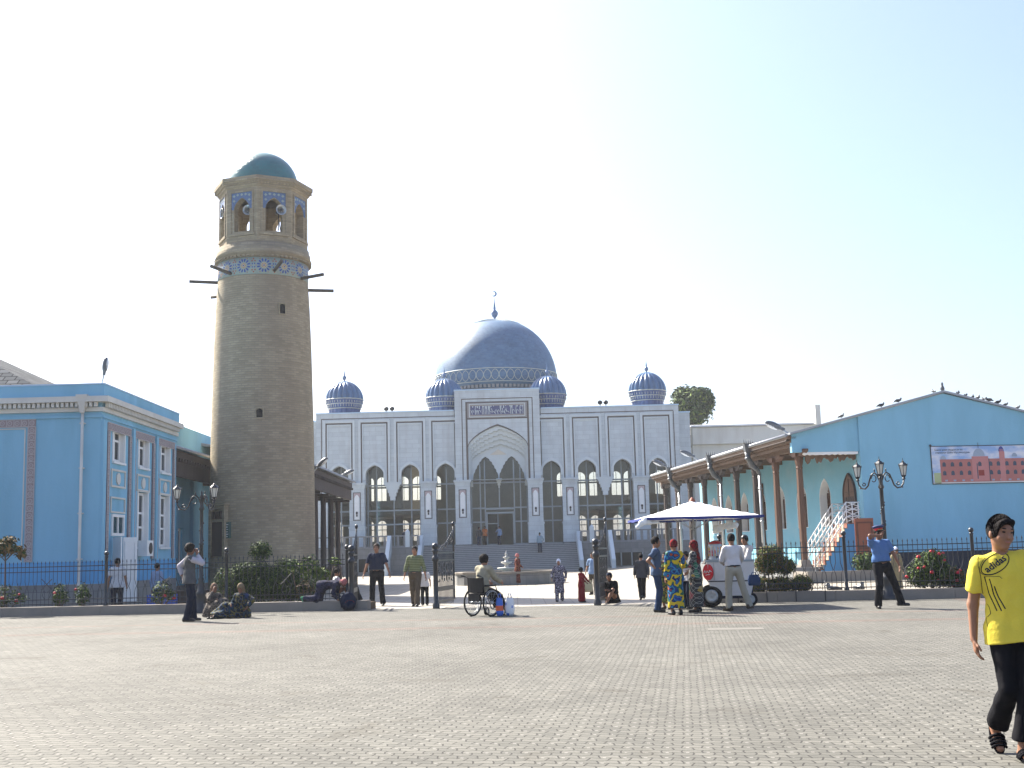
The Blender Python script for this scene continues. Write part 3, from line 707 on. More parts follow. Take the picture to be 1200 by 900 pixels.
# ------------------------------------------------------------ minaret
YT = 58.0
tc = P(308,480,YT); XT = tc.x
tw = thing('minaret', 'tall tapering round brick minaret with turquoise dome and star tile band', 'minaret', (XT, YT, 0))
def tz(py): 
    return P(308, py, YT-2.2).z
def rr_(wpx, py): return (wpx/2)*(P(309,py,YT).x-P(308,py,YT).x)
zs = [(ZG,660),(tz(600),600),(tz(500),500),(tz(400),400),(tz(350),350),(tz(321),321)]
rad_at = lambda z: 0
wd = {660:122.5,600:121.5,500:118,400:112,350:107.5,321:103.5}
prof = [(rr_(wd[p], p), z) for z, p in zs]; prof[0] = (prof[0][0]+.02, ZG-.2)
fine = []
for i in range(len(prof)-1):
    for k in range(6): f_ = k/6; fine.append((prof[i][0]*(1-f_)+prof[i+1][0]*f_, prof[i][1]*(1-f_)+prof[i+1][1]*f_))
fine.append(prof[-1])
rtop = prof[-1][0]
def rT(z):
    for a, b_ in zip(prof, prof[1:]):
        if a[1] <= z <= b_[1]: f_ = (z-a[1])/(b_[1]-a[1]); return a[0]*(1-f_)+b_[0]*f_
    return rtop
zb0, zb1 = tz(321), tz(300)
b = MB(); b.lathe(fine, 64); b.lathe([(rtop-.02, zb0),(rtop-.02, zb1)], 64); 
shaft = b.build('shaft', m_tower, tw)
# cornice
zc0, zc1 = zb1, tz(281.5)
rc = rr_(108.5, 290); h = zc1-zc0
b = MB(); b.lathe([(rtop-.02,zc0),(rtop+.10,zc0+h*.12),(rtop+.10,zc0+h*.22),(rtop+.18,zc0+h*.24),(rc,zc0+h*.45),(rc,zc0+h*.66),(rc-.06,zc0+h*.70),(rc-.06,zc0+h*.95),(rc-.22,zc1),(.5,zc1+.02)], 64); b.build('cornice', m_tower, tw)
b = MB()
for q in range(64): a = 2*math.pi*q/64; b.T = Matrix.Rotation(a, 4, 'Z'); b.box(rtop+.02, rtop+.17, -.06, .06, zc0+h*.02, zc0+h*.11)
b.build('dentils', m_towbox, tw)
# star band
m_tc = M('pale_teal_tile', (.27,.33,.30), .4, .15, 4); m_tb = M('cobalt_tile', (.025,.055,.26), .35, .25, 5); m_tr = M('rust_tile', (.34,.10,.05), .4, .2, 5); m_ty = M('straw_tile', (.46,.40,.26), .4, .15, 5)
b = MB(); rb = rtop+.015
b.lathe([(rb-.03, zb0+.02),(rb, zb0+.03),(rb, zb1-.03),(rb-.03,zb1-.02)], 64)
zm = (zb0+zb1)/2; hb = (zb1-zb0)/2
def cyl(u, v, e=.012): a = u/rb; return ((rb+e)*math.cos(a), (rb+e)*math.sin(a), zm+v)
def cpoly(pts, m, e): b.face([cyl(u, v, e) for u, v in pts], m)
nst = 14; circ = 2*math.pi*rb
for q in range(nst):
    u0 = circ*(q+.0)/nst; Rr = hb*.86
    for k in range(12):
        a = 2*math.pi*(k+.5)/12; ca, sa = math.cos(a), math.sin(a)
        pts = [(.44,-.0),(.58,.085),(.82,.11),(.93,0),(.82,-.11),(.58,-.085)]
        cpoly([(u0+Rr*(p*ca-t_*sa), Rr*(p*sa+t_*ca)) for p, t_ in pts], 1, .010)
        a2 = 2*math.pi*k/12
        if k % 2 == 0: cpoly([(u0+Rr*(1.0*math.cos(a2)+.08*math.cos(j*math.pi/2)), Rr*(1.0*math.sin(a2)+.08*math.sin(j*math.pi/2))) for j in range(4)], 2, .010)
    cpoly([(u0+Rr*.40*math.cos(j*math.pi/8), Rr*.40*math.sin(j*math.pi/8)) for j in range(16)], 3, .010)
    for j in range(8): a = j*math.pi/4; cpoly([(u0+Rr*(.25*math.cos(a)+.07*math.cos(i*math.pi/2)), Rr*(.25*math.sin(a)+.07*math.sin(i*math.pi/2))) for i in range(4)], 2, .016)
    cpoly([(u0+Rr*.1*math.cos(j*math.pi/3), Rr*.1*math.sin(j*math.pi/3)) for j in range(6)], 1, .016)
    um = u0+circ/nst/2
    for (dx, dz) in ((0,.72),(0,-.72),(.16,.5),(-.16,.5),(.16,-.5),(-.16,-.5)): cpoly([(um+hb*(dx+.11*math.cos(i*math.pi/2)), hb*(dz+.11*math.sin(i*math.pi/2))) for i in range(4)], 2, .010)
    for (dx, dz) in ((.1,.18),(-.1,.18),(.1,-.18),(-.1,-.18)): cpoly([(um+hb*(dx*1.3+.07*math.cos(i*math.pi/3)), hb*(dz+.10*math.sin(i*math.pi/3))) for i in range(6)], 1, .010)
b.build('star_tile_band', [m_tc, m_tb, m_tr, m_ty], tw)
# lantern: eight sides with arched openings
zl0, zl1 = zc1, tz(217.5)
ap = rr_(99, 250)*.955          # apothem
sw_ = 2*ap*math.tan(math.pi/8); A0 = math.radians(-90+22.5+4)
zo0, zo1 = tz(268.5), tz(229.5); ow = sw_*.50
bw_ = MB(); tl = MB(); tl2 = MB(); rims = MB()
for k in range(8):
    Tk = Matrix.Rotation(A0+k*math.pi/4+math.pi/2, 4, 'Z') @ Matrix.Translation((0,-ap,0))
    bw_.T = tl.T = tl2.T = rims.T = Tk
    bw_.plate(rect(-sw_/2, sw_/2, zl0, zl1), [arch(0, ow, zo0, zo1-.55, zo1-.0, 7, .3)], 0, .38)
    rims.frame3(-ow/2-.22, ow/2+.22, zo0-.1, zo1+.36, .07, -.05, -.002)
    bw_.box(-ow/2-.30, ow/2+.30, -.07, .0-.001, zo0-.22, zo0-.10)
    o_ = arch(0, ow+.03, None, zo1-.55, zo1+.02, 7, .3)[::-1]
    tl.plate([(-ow/2-.14, zo1-.55)]+o_+[(ow/2+.14, zo1-.55),(ow/2+.14, zo1+.28),(-ow/2-.14, zo1+.28)], [], -.02, -.003)
    for (x, z) in ((-.42,.12),(.42,.12),(-.42,-.12),(.42,-.12),(-.22,.17),(.22,.17),(0,.17)):
        if abs(x) < ow/2+.1: tl2.plate([(x-.08,zo1+z),(x,zo1+z-.07),(x+.08,zo1+z),(x,zo1+z+.07)], [], -.028, -.0205)
lan = bw_.build('lantern_wall', m_towbox, tw); rims.build('arch_frame', m_towbox, lan); tl.build('spandrel_tiles', M('faded_blue_tile', (.10,.15,.26), .5, .3, 9), lan); tl2.build('tile_stars', m_tc, lan)
# flared cap
rfl = rr_(109.5, 215)/math.cos(math.pi/8)*.965
b = MB(); r8 = ap/math.cos(math.pi/8); hc = tz(205.5)-zl1
b.lathe([(r8-.3, zl1-.2),(r8+.01, zl1),(r8+.10, zl1+hc*.15),(r8+.10, zl1+hc*.3),(rfl-.08, zl1+hc*.55),(rfl, zl1+hc*.62),(rfl, zl1+hc*.98),(rfl-.15, zl1+hc*1.05),(.4, zl1+hc*1.25)], 8, smooth=False, a0=A0+math.pi/8, a1=A0+math.pi/8+2*math.pi)
cap = b.build('eaves_cornice', m_tower, tw)
b = MB()
for k in range(8):
    b.T = Matrix.Rotation(A0+k*math.pi/4+math.pi/2, 4, 'Z')
    for j in range(-6, 7): b.box(j*.16-.05, j*.16+.05, -ap-.16, -ap-.10, zl1+hc*.32, zl1+hc*.50)
b.build('cornice_teeth', m_towbox, cap)
rdm = rr_(79, 200); zd0, zd1 = zl1+hc*1.0, P(311,181,YT).z
b = MB(); b.lathe([(rdm*1.0, zd0-.1),(rdm*1.0,zd0+.15)]+[(max(.02,rdm*math.cos(math.pi/2*i/16)), zd0+.15+(zd1-zd0-.15)*math.sin(math.pi/2*i/16)) for i in range(1,17)], 48); b.build('dome', m_turq, tw)
MB().lathe([(.1,zl0+.03),(ap-.4,zl0+.03)], 8).build('lantern_floor', m_towbox, tw)
# beams
m_beam = M('weathered_beam', (.10,.085,.07), .8, .25, 5)
hs_ = [(226,331,True),(235,345,True)]
for (ang, zpx, ln, tilt) in ((-180+14,331,1.35,.02),(180-20,345.5,.8,-.0),(-122,325,1.3,.10),(-64,324,1.3,.13),(-22,330,1.25,.05),(8,340.5,1.25,-.02)):
    a = R(ang); z = P(308, zpx, YT + math.sin(a)*2.2).z; r0 = rT(z)-.3
    b = MB(); b.T = Matrix.Translation((0,0,z)) @ Matrix.Rotation(a, 4, 'Z') @ Matrix.Rotation(-tilt, 4, 'Y'); b.tube([(r0,0,0),(r0+.3+ln,0,0)], .085, 7); b.build('wooden_beam', m_beam, tw)
# slit windows and door
def slit(px, py0, py1, wpx):
    Yf = YT-2.35; x0 = P(px-wpx/2, py1, Yf).x-XT; x1 = P(px+wpx/2, py1, Yf).x-XT; z0, z1 = P(px,py1,Yf).z, P(px,py0,Yf).z
    xc = (x0+x1)/2; r = rT(z0); y = -math.sqrt(r*r-xc*xc)
    b = MB(); ang = math.atan2(xc, -y); b.T = Matrix.Translation((xc,y,0)) @ Matrix.Rotation(ang, 4, 'Z'); wv = x1-x0
    b.plate(arch(0, wv, z0, z1-.12, z1, 5), [], -.03, .05); o = b.build('slit_window', m_dark, tw)
    b2 = MB(); b2.T = b.T; b2.frame3(-wv/2-.05, wv/2+.05, z0-.06, z1+.06, .05, -.05, .02, 0, True); b2.build('window_surround', m_towbox, o)
slit(328.5, 354, 365, 6.5); slit(304.5, 479, 489, 7)
a_d = None
xd = P(258,630,YT-1.6).x-XT; yd = -math.sqrt(max(.1, rT(2)**2-xd*xd)); b = MB(); Td = Matrix.Translation((xd,yd,0)) @ Matrix.Rotation(math.atan2(xd,-yd),4,'Z')
b.T = Td; z0, z1 = P(258,652,YT-1.6).z, P(258,612,YT-1.6).z; b.box(-.45,.45,-.06,.4,z0,z1)
dd = b.build('door', m_wooddk, tw); b = MB(); b.T = Td; b.frame3(-.62,.62,z0-.05,z1+.75,.16,-.14,.3); b.box(-.72,.72,-.2,.2,z1+.76,z1+.86); b.box(-.45,.45,-.08,.2,z1+.01,z1+.12); b.build('door_surround', m_towbox, dd)
b = MB(); b.T = Td
for k in range(5): b.box(-.40+k*.2-.04, -.40+k*.2+.04, -.09, .1, z1+.15, z1+.5)
b.build('transom_bars', m_wooddk, dd)
xp = P(268,615,YT-2).x-XT; yp_ = -math.sqrt(rT(2.6)**2-xp*xp); b = MB(); Tp = Matrix.Translation((xp,yp_,0)) @ Matrix.Rotation(math.atan2(xp,-yp_),4,'Z'); b.T = Tp
z0, z1 = P(268,631,YT-2).z, P(268,612,YT-2).z; b.box(-.2,.2,-.10,.08,z0,z1); pl = b.build('plaque', M('green_plaque', (.05,.11,.10), .3, .1, 5), tw)
b = MB(); b.T = Tp
for k in range(6): zz = z1-.12-k*.11; b.box(-.13+.02*(k%3), .13-.03*(k%2), -.105, -.101, zz-.016, zz+.016)
b.build('plaque_lettering', m_wtile, pl)
# horn loudspeakers standing in the lantern openings
for k, (px, py, ang, lb) in enumerate(((292,247,-96,'grey horn loudspeaker hanging in the front left arch of the minaret top'),(328,247,-60,'grey horn loudspeaker hanging in the front right arch of the minaret top'),(264,251,-150,'grey horn loudspeaker at the far left arch of the minaret top'))):
    q = P(px, py, YT-1.6 if k < 2 else YT-.6); t = thing('horn_loudspeaker', lb, 'loudspeaker', (q.x, q.y, q.z), R(ang+90))
    b = MB(); b.T = Matrix.Rotation(R(90),4,'X'); b.lathe([(.05,-.3),(.06,-.12),(.10,0),(.17,.12),(.25,.2),(.26,.2),(.19,.1),(.10,-.02),(.02,-.05)], 20); b.T = Matrix(); b.build('horn', m_steel, t)
    b = MB(); b.ell((0,-.1,0), (.07,.06,.07), 10); b.tube([(0,.28,0),(0,.45,0)], .09, 10); b.build('driver', m_black, t)
    MB().tube([(0,.2,0),(0,.2,-.95)], .025, 6).tube([(0,.2,-.3),(.2,.45,-.95)], .02, 5).build('stand', m_iron, t)

# ------------------------------------------------------------ left blue building
YL = 42.5
XL = P(117.5,560,YL).x; LE = 9.5
lb = thing('blue_building', 'two-storey sky blue building with white dentil cornice and tall ornamented window bays', 'building', (XL, YL, 0))
def lz(py): return P(117.5, py, YL).z
zt_, zc_t, zc_b = lz(452.5), lz(465), lz(482)
zlow = lz(657.5); zpl = lz(684)
b = MB(); 
b.box(-26, 0, 0, .4, zlow, zt_)      # front wall
# side wall with openings (plate in local frame: x along the side)
TS = Matrix.Rotation(R(90), 4, 'Z')      # local x -> world +Y ; local y -> world -X
def sy(px): return XL*F/(px-600)*1.0 - YL   # distance along the side for a pixel column (approx.)
def sz(py, s): 
    Y = YL+s; px = 600+XL*F/Y; return P(px, py, Y).z
bays = []
openings = []
for (a, c) in ((.75,3.0),(3.75,6.0),(6.75,8.9)): bays.append((a, c))
zu0, zu1 = sz(541, 1.5), sz(503, 1.5); zw0, zw1 = sz(641, 5), sz(577, 5)
for i, (a, c) in enumerate(bays):
    m_ = (a+c)/2; openings.append((m_-.62, m_+.62, zu0, zu1, 'u'))
    if i: openings.append((m_-.62, m_+.62, zw0, zw1, 'l'))
zdo = sz(700, 1.5); 
b.T = TS; b.plate(rect(.4, LE, zlow, zt_), [rect(a, c, z0, z1) for a, c, z0, z1, q in openings], 0, .4); b.T = Matrix()
b.box(0-.4, 0, 0.401, .41, 0, 0) if 0 else None
b.build('wall', m_bluewall, lb)
b = MB(); b.box(-26, .03, -.03, .35, zpl, zlow-.002); b.T = TS; b.plate([(.36,zpl),(1.35,zpl),(1.35,zlow-.003),(.36,zlow-.003)], [], -.03, .35); b.plate(rect(2.45, LE, zpl, zlow-.003), [], -.03, .35); b.T = Matrix(); b.build('lower_wall', m_bluelow, lb)
b = MB(); b.box(-26, .08, -.08, .35, -.5, zpl-.002); b.T = TS; b.box(.36, 1.30, -.08, .35, -.5, zpl-.003); b.box(2.5, LE, -.08, .35, -.5, zpl-.003); b.T = Matrix(); b.build('plinth', m_granite, lb)
# cornice
b = MB(); ch = zc_t-zc_b
def band(o, z0, z1):
    b.box(-26, o, -o, -.001, z0, z1); b.T = TS; b.box(0, LE, -o, -.001, z0, z1); b.T = Matrix()
band(.10, zc_b, zc_b+ch*.28); band(.32, zc_b+ch*.62, zc_t)
for k in range(150): x = -.1-k*.17; b.box(x-.10, x, -.24, -.101, zc_b+ch*.30, zc_b+ch*.60)
for k in range(54): x = .08+k*.17; b.T = TS; b.box(x, x+.10, -.24, -.101, zc_b+ch*.30, zc_b+ch*.60); b.T = Matrix()
b.build('dentil_cornice', m_cream, lb)
b = MB(); b.box(-26, .12, -.12, .0, zc_t+.002, zt_+.05); b.T = TS; b.box(.0, LE, -.12, -.0, zc_t+.002, zt_+.05); b.T = Matrix(); b.box(-26, -.41, .41, LE, zt_-.25, zt_-.12); b.build('parapet', m_bluewall, lb)
b = MB(); b.box(-26.0, .14, -.14, .42, zt_+.052, zt_+.10); b.T = TS; b.box(.42, LE+.02, -.14, .42, zt_+.052, zt_+.10); b.T = Matrix(); b.build('parapet_cap', m_coping, lb)
b = MB(); b.T = TS; b.box(.02, LE, -.06, -.001, zc_b-.22, zc_b-.14); b.T = Matrix(); b.box(-26, .06, -.06, -.001, zc_b-.22, zc_b-.14); b.build('string_course', m_bluewall, lb)
# ornament bands: brown-grey tiles with raised rosettes
m_orn = M('ornament_band', (.28,.23,.235), .8, .2, 8); m_orn2 = M('ornament_relief', (.40,.36,.36), .8, .15, 8)
def orn(b1, b2, x0, x1, z0, z1, y=-.03):
    b1.box(x0, x1, y, -.001, z0, z1); w_ = min(x1-x0, z1-z0); n = max(1, int(round(max(x1-x0, z1-z0)/w_))); vert = (z1-z0) > (x1-x0)
    for k in range(n):
        cx, cz = ((x0+x1)/2, z0+(k+.5)*(z1-z0)/n) if vert else (x0+(k+.5)*(x1-x0)/n, (z0+z1)/2)
        r_ = w_*.36; ring = [(cx+r_*math.cos(a*math.pi/5), cz+r_*math.sin(a*math.pi/5)) for a in range(10)]; inn = [(cx+r_*.62*math.cos(a*math.pi/5), cz+r_*.62*math.sin(a*math.pi/5)) for a in range(10)]
        b2.plate(ring, [inn], y-.012, y-.001); b2.plate([(cx+r_*.3*math.cos(a*math.pi/3), cz+r_*.3*math.sin(a*math.pi/3)) for a in range(6)], [], y-.012, y-.001)
        if vert: b2.box(x0, x1, y-.010, y-.001, z0+k*(z1-z0)/n, z0+k*(z1-z0)/n+.035)
        else: b2.box(x0+k*(x1-x0)/n, x0+k*(x1-x0)/n+.035, y-.010, y-.001, z0, z1)
    b2.box(x0-.02, x0+.02, y-.011, y-.001, z0, z1) if vert else b2.box(x0, x1, y-.011, y-.001, z0-.02, z0+.02)
    b2.box(x1-.02, x1+.02, y-.011, y-.001, z0, z1) if vert else b2.box(x0, x1, y-.011, y-.001, z1-.02, z1+.02)
b1, b2 = MB(), MB()
fx = lambda px: P(px, 560, YL-.03).x-XL
orn(b1, b2, fx(31.5), fx(40), lz(656.5), lz(498.5)); orn(b1, b2, -9, fx(40), lz(498), lz(489.5))
orn(b1, b2, -9, -8.7, lz(656.5), lz(498.5))
b1.T = b2.T = TS
for (a, c) in bays:
    for x in (a-.05-.16, c+.05-.04): orn(b1, b2, x, x+.20, zlow+.05, zc_b-.62, -.07)
    orn(b1, b2, a-.21, c+.21, zc_b-.60, zc_b-.34, -.06)
b1.build('ornament_band', m_orn, lb); b2.build('ornament_relief', m_orn2, lb)
for i in range(2): b = MB(); b.T = TS; x = bays[i][1]+.36; b.box(x-.12, x+.12, -.14, -.001, zlow, zc_b-.3); b.build('pilaster', m_bluewall, lb)
b = MB(); b.T = TS; b.box(.02, .34, -.10, -.001, zlow, zc_b-.3); b.build('pilaster', m_bluewall, lb)
b = MB(); b.box(fx(27), fx(28.2), -.03, -.001, lz(656), lz(501)); b.box(-9, fx(28.2), -.03, -.0012, lz(500.8), lz(499.8)); b.build('relief_line', m_cream, lb)
for i, (a, c) in enumerate(bays):
    b = MB(); b.T = TS; m_ = (a+c)/2; z0, z1 = zu0-.95, zu0-.28
    b.frame3(m_-.80, m_+.80, z0, z1, .07, -.05, -.001, 0, True); b.plate([(m_+.22*math.cos(q*math.pi/6), (z0+z1)/2+.22*math.sin(q*math.pi/6)) for q in range(12)], [], -.05, -.001)
    if i == 0: b.frame3(m_-.80, m_+.80, sz(606,1.5)+.15, zu0-1.3, .06, -.05, -.001, 0, True)
    b.build('relief_frame', m_cream, lb)
# windows
for (a, c, z0, z1, q) in openings:
    f_ = MB(); f_.T = TS; f_.frame3(a+.02, c-.02, z0+.02, z1-.02, .10, .14, .24, 0, True); m_ = a+(c-a)*.5
    f_.box(m_-.045, m_+.045, .15, .23, z0+.12, z1-.12)
    zz = z0+(z1-z0)*(.68 if q == 'u' else .62); f_.box(a+.12, c-.12, .16, .22, zz-.04, zz+.04)
    if q == 'l': zz = z0+(z1-z0)*.36; f_.box(a+.12, c-.12, .16, .22, zz-.04, zz+.04)
    wn = f_.build('window', m_white, lb)
    p_ = MB(); p_.T = TS; p_.box(a+.1, c-.1, .185, .195, z0+.1, z1-.1).build('pane', m_dkglass, wn)
    p_ = MB(); p_.T = TS; p_.box(a+.02, c-.02, .60, .65, z0-.1, z1+.1); p_.build('room', m_hallrf, wn)
    p_ = MB(); p_.T = TS; p_.box(a-.06, c+.06, -.09, .14, z0-.08, z0-.0); p_.box(a-.09, a-.001, -.04, -.001, z0, z1+.09); p_.box(c+.001, c+.09, -.04, -.001, z0, z1+.09); p_.box(a, c, -.04, -.001, z1+.001, z1+.09)
    p_.box(a+.001, a+.02, .0, .4, z0, z1); p_.box(c-.02, c-.001, 0, .4, z0, z1); p_.build('sill', m_white, wn)
    p_ = MB(); p_.T = TS; n = 12
    for k in range(n): x = a+.14+(c-a-.28)*k/n; p_.box(x, x+(c-a-.28)/n*(.75), .30+.03*(k%2), .31+.03*(k%2), z0+.1, z1-.1)
    p_.build('curtain', m_wtile, wn)
# door with open white leaves
m_ = 1.9; zd0 = 0.02; z1 = sz(628, 1.7); z2 = sz(606, 1.7)
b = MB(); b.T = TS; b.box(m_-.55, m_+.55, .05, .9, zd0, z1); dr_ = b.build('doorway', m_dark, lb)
b = MB(); b.T = TS; b.frame3(m_-.68, m_+.68, z1-.0, z2+.1, .1, -.06, .1, 0, True); b.box(m_-.04, m_+.04, -.05, .1, z1+.1, z2); b.build('transom_frame', m_white, dr_)
b = MB(); b.T = TS; b.box(m_-.58, m_+.58, .0, .04, z1+.1, z2+.0).build('transom_pane', m_dkglass, dr_)
for s_ in (-1, 1):
    b = MB(); b.T = TS @ Matrix.Translation((m_+s_*.56,-.04,0)) @ Matrix.Rotation(s_*R(-50 if s_ > 0 else -50),4,'Z')
    b.box(min(0,s_*.55), max(0,s_*.55), -.05, -.0, zd0, z1-.05); b.frame3(min(s_*.06,s_*.49), max(s_*.06,s_*.49), zd0+.15, z1-.2, .05, -.075, -.051, 0, True); b.build('door_leaf', m_white, dr_)
# drain pipe
b = MB(); x = fx(96.5); b.tube([(x,-.16,lz(484)),(x,-.16,zpl+.2),(x,-.2,.3),(x+.05,-.4,.15)], .055, 8); b.taper(x, -.2, lz(484), lz(466), .13,.13,.34,.26); b.box(x-.2,x+.2,-.34,-.05,lz(466),lz(463))
for k in range(4): zz = 1.6+k*1.6; b.box(x-.08,x+.08,-.20,-.031,zz,zz+.04)
b.build('drain_pipe', m_cream, lb)
# floodlight on the roof
def flood(name, label, base, top, direc, s=1.0, par=None):
    t = thing(name, label, 'floodlight', tuple(base)); d = Vector(top)-Vector(base)
    MB().tube([(0,0,0), d], .03*s, 6).build('bracket', m_steel, t)
    b = MB(); q = Vector(direc).to_track_quat('Z','Y').to_matrix().to_4x4(); b.T = Matrix.Translation(d) @ q
    b.ell((0,0,.26*s), (.12*s,.11*s,.30*s), 14); b.tube([(0,0,-.12*s),(0,0,.05*s)], .06*s, 8); b.build('lamp_head', m_ironlt, t)
    b = MB(); b.T = Matrix.Translation(d) @ q; b.ell((0,-.03*s,.28*s), (.10*s,.09*s,.25*s), 12); b.build('lens', m_wtile, t); return t
q0 = P(119,452,YL+.5); q1 = P(122.3,436,YL+.5)
flood('street_floodlight', 'grey floodlight on a thin stalk above the corner parapet of the left building', q0, q1, (.12,0,1), 1.0)
# air conditioner
b = MB(); b.T = TS; x = 4.5; zz = zlow+.15
ac = thing('air_conditioner', 'white air conditioner box below a window of the left blue building', 'air conditioner', (XL, YL, 0)); b.box(x-.4, x+.4, -.45, -.10, zz, zz+.6); b.build('casing', m_white, ac); b = MB(); b.T = TS
b.plate([(x+.05+.22*math.cos(k*math.pi/8), zz+.3+.22*math.sin(k*math.pi/8)) for k in range(16)], [], -.47, -.452); b.build('fan_grille', m_black, ac); b = MB(); b.T = TS; b.box(x-.3,x-.25,-.09,-.031,zz,zz+.6).build('bracket', m_steel, ac)
# hipped tiled roof behind
zr = P(60,452,50).z
m_tile = brick_mat('grey_roof_tiles', (.13,.135,.14), (.08,.085,.09), (.025,.025,.03), .5, .33, .03, uv=True, rough=.95, bump=.5, var=.12, nscale=.6, spec=.02)
hp = thing('hipped_roof', 'grey tiled hipped roof rising behind the left blue building', 'roof', (XL,50,0)); b = MB()
x1 = P(60,452,50).x-XL; x0 = -30; zr0 = zr-.6; zr1 = P(0,424,54).z+1.2
v = [(x0,-1,zr0),(x1+.6,-1,zr0),(x1-9,6,zr1+1.2),(x0,6,zr1+1.2)]
b.face(v, uv=[(p[0], p[2]*1.6) for p in v]); v = [(x1+.6,-1,zr0),(x1+.6,14,zr0),(x1-9,8,zr1+1.2),(x1-9,6,zr1+1.2)]; b.face(v, uv=[(p[1], p[2]*1.6) for p in v]); v = [(x0,6,zr1+1.2),(x1-9,6,zr1+1.2),(x1-9,8,zr1+1.2),(x0,8,zr1+1.2)]; b.face(v)
b.face([(x0,8,zr1+1.2),(x1-9,8,zr1+1.2),(x1+.6,14,zr0),(x0,14,zr0)])
b.box(x0, x1+.4, -.5, 13.8, zr0-1.5, zr0-.05); b.build('tiled_slopes', m_tile, hp)
# ------------------------------------------------------------ left porch hall
XW = -16.1; Y0 = YL+LE
lp = thing('left_porch', 'blue hall with a dark wooden porch, partly hidden by the minaret', 'building', (XW, Y0, 0))
ze = 6.35
b = MB(); b.T = TS; Lw = 32
wnd = [(1.4,2.5,sz(575,10),sz(551,10)),(1.4,2.5,sz(636,10),sz(612,10)),(5,6.1,.9,3.0)]
b.plate(rect(0, Lw, -.4, ze+1.6), [rect(a,c,z0,z1) for a,c,z0,z1 in wnd], 0, .4)
b.T = Matrix(); b.box(-8, -.4, -.3, .2, -.4, ze+1.5); b.build('wall', m_bluewall, lp)
for x in (.25,3.2,4.4,7.4): b = MB(); b.T = TS; b.box(x, x+.35, -.16, -.001, .3, ze); b.build('pilaster', m_bluewall, lp)
for (a,c,z0,z1) in wnd:
    b = MB(); b.T = TS; b.frame3(a,c,z0,z1,.12,.1,.2,0,True); b.box((a+c)/2-.04,(a+c)/2+.04,.1,.2,z0+.1,z1-.1); o = b.build('window', m_white, lp)
    b = MB(); b.T = TS; b.box(a+.1,c-.1,.14,.15,z0+.1,z1-.1).build('pane', m_dkglass, o); b = MB(); b.T = TS; b.box(a,c,.5,.55,z0,z1).build('room', m_hallrf, o)
b = MB(); b.T = TS; b.box(1.3,2.6,-.03,.02,ZG,wnd[1][2]-.05); b.frame3(1.4,2.5,.1,wnd[1][2]-.3,.06,-.05,-.031,0,True); b.build('door', m_wtile, lp)
b = MB(); b.T = TS; b.box(-.1,Lw,-.10,-.0,-.4,.3).build('plinth', m_granite, lp)
b = MB(); w1 = 1.15; w2 = 5.1
for (ya, yb, ww) in ((.1, 8.6, w1), (9.6, 29, w2)):
    b.box(0.0, ww, ya, yb, ze-.35, ze-.02)
    for k in range(int((yb-ya)/.45)): b.box(0.02, ww+.12, ya+k*.45, ya+k*.45+.14, ze-.5, ze-.352)
    b.box(ww-.25, ww-.05, ya, yb, ze-1.15, ze-.502); b.box(.05, ww-.3, ya, ya+.25, ze-1.1, ze-.502)
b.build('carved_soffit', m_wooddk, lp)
b = MB()
for (ya, yb, ww) in ((-.1, 9.2, w1+.2), (9.4, 29.2, w2+.25)):
    b.face([(ww,ya,ze),(ww,yb,ze),(-3.5,yb,ze+1.6),(-3.5,ya,ze+1.6)]); b.face([(ww,ya,ze),(ww,yb,ze),(ww,yb,ze+.09),(ww,ya,ze+.09)][::-1]); b.face([(ww,ya,ze+.09),(-3.5,ya,ze+1.69),(-3.5,yb,ze+1.69),(ww,yb,ze+.09)][::-1]); b.face([(ww,ya,ze),(-3.5,ya,ze+1.6),(-3.5,ya,ze+1.69),(ww,ya,ze+.09)])
    for k in range(int((yb-ya)/.6)): yy = ya+k*.6; b.tube([(ww,yy,ze+.1),(-3.5,yy,ze+1.7)], .03, 4)
b.build('roof', m_roof, lp)
b = MB(); b.box(-3.6,-.3,-.4,-.31,ze+.1,ze+1.5); b.box(-3.7,-.05,-.7,-.305,ze-.6,ze+.1); b.build('end_cornice', m_cream, lp)
for k in range(7):
    b = MB(); y = 10.4+k*3; x = w2-.9; b.box(x-.25,x+.25,y-.25,y+.25,ZG,.4); b.lathe([(.24,.4),(.27,.7),(.17,.9),(.19,2.5),(.16,4.6),(.2,ze-1.2)], 10, (x,y,0)); b.box(x-.8,x+.8,y-.12,y+.12,ze-1.3,ze-1.16); b.build('column', m_wooddk, lp)
for k, (px, py, Y) in enumerate(((373,546,64),(403,556,76))):
    q = P(px, py, Y); flood('porch_floodlight', ['grey floodlight on the left porch roof right beside the minaret','grey floodlight on the far end of the left porch roof'][k], q-Vector((.3,0,.35)), q, (.6,-.3,.45) if k == 0 else (.9,-.2,.35), 1.3)
# ------------------------------------------------------------ right building with carved porch
AR = R(6.1); YR = 54.0
c0 = P(942,640,YR); RM = Matrix.Translation((c0.x, YR, 0)) @ Matrix.Rotation(AR, 4, 'Z'); RI = RM.inverted()
rb_ = thing('porch_building', 'turquoise blue gabled building with a long carved wooden porch on brown columns', 'building', (c0.x, YR, 0), AR)
def onplane(px, py, ly):      # hit the plane local y = ly, return local point
    d = ray(px, py); o = Vector((0,0,CZ)); A = RI @ o; B = RI @ (o+d) - A; return A + B*((ly-A.y)/B.y)
def onside(px, py, lx):
    d = ray(px, py); o = Vector((0,0,CZ)); A = RI @ o; B = RI @ (o+d) - A; return A + B*((lx-A.x)/B.x)
GY = -.9
eL = onplane(928,509,GY); pk = onplane(1105,461,GY); wc = onplane(1010,560,GY); fz = onplane(950,529,GY).z
slope = (pk.z-eL.z)/(pk.x-eL.x); WX = wc.x; xr = 2*pk.x-eL.x
LY = 27.0
top = lambda x: eL.z+slope*(x-eL.x) if x < pk.x else pk.z-slope*(x-pk.x)
zlo = .0
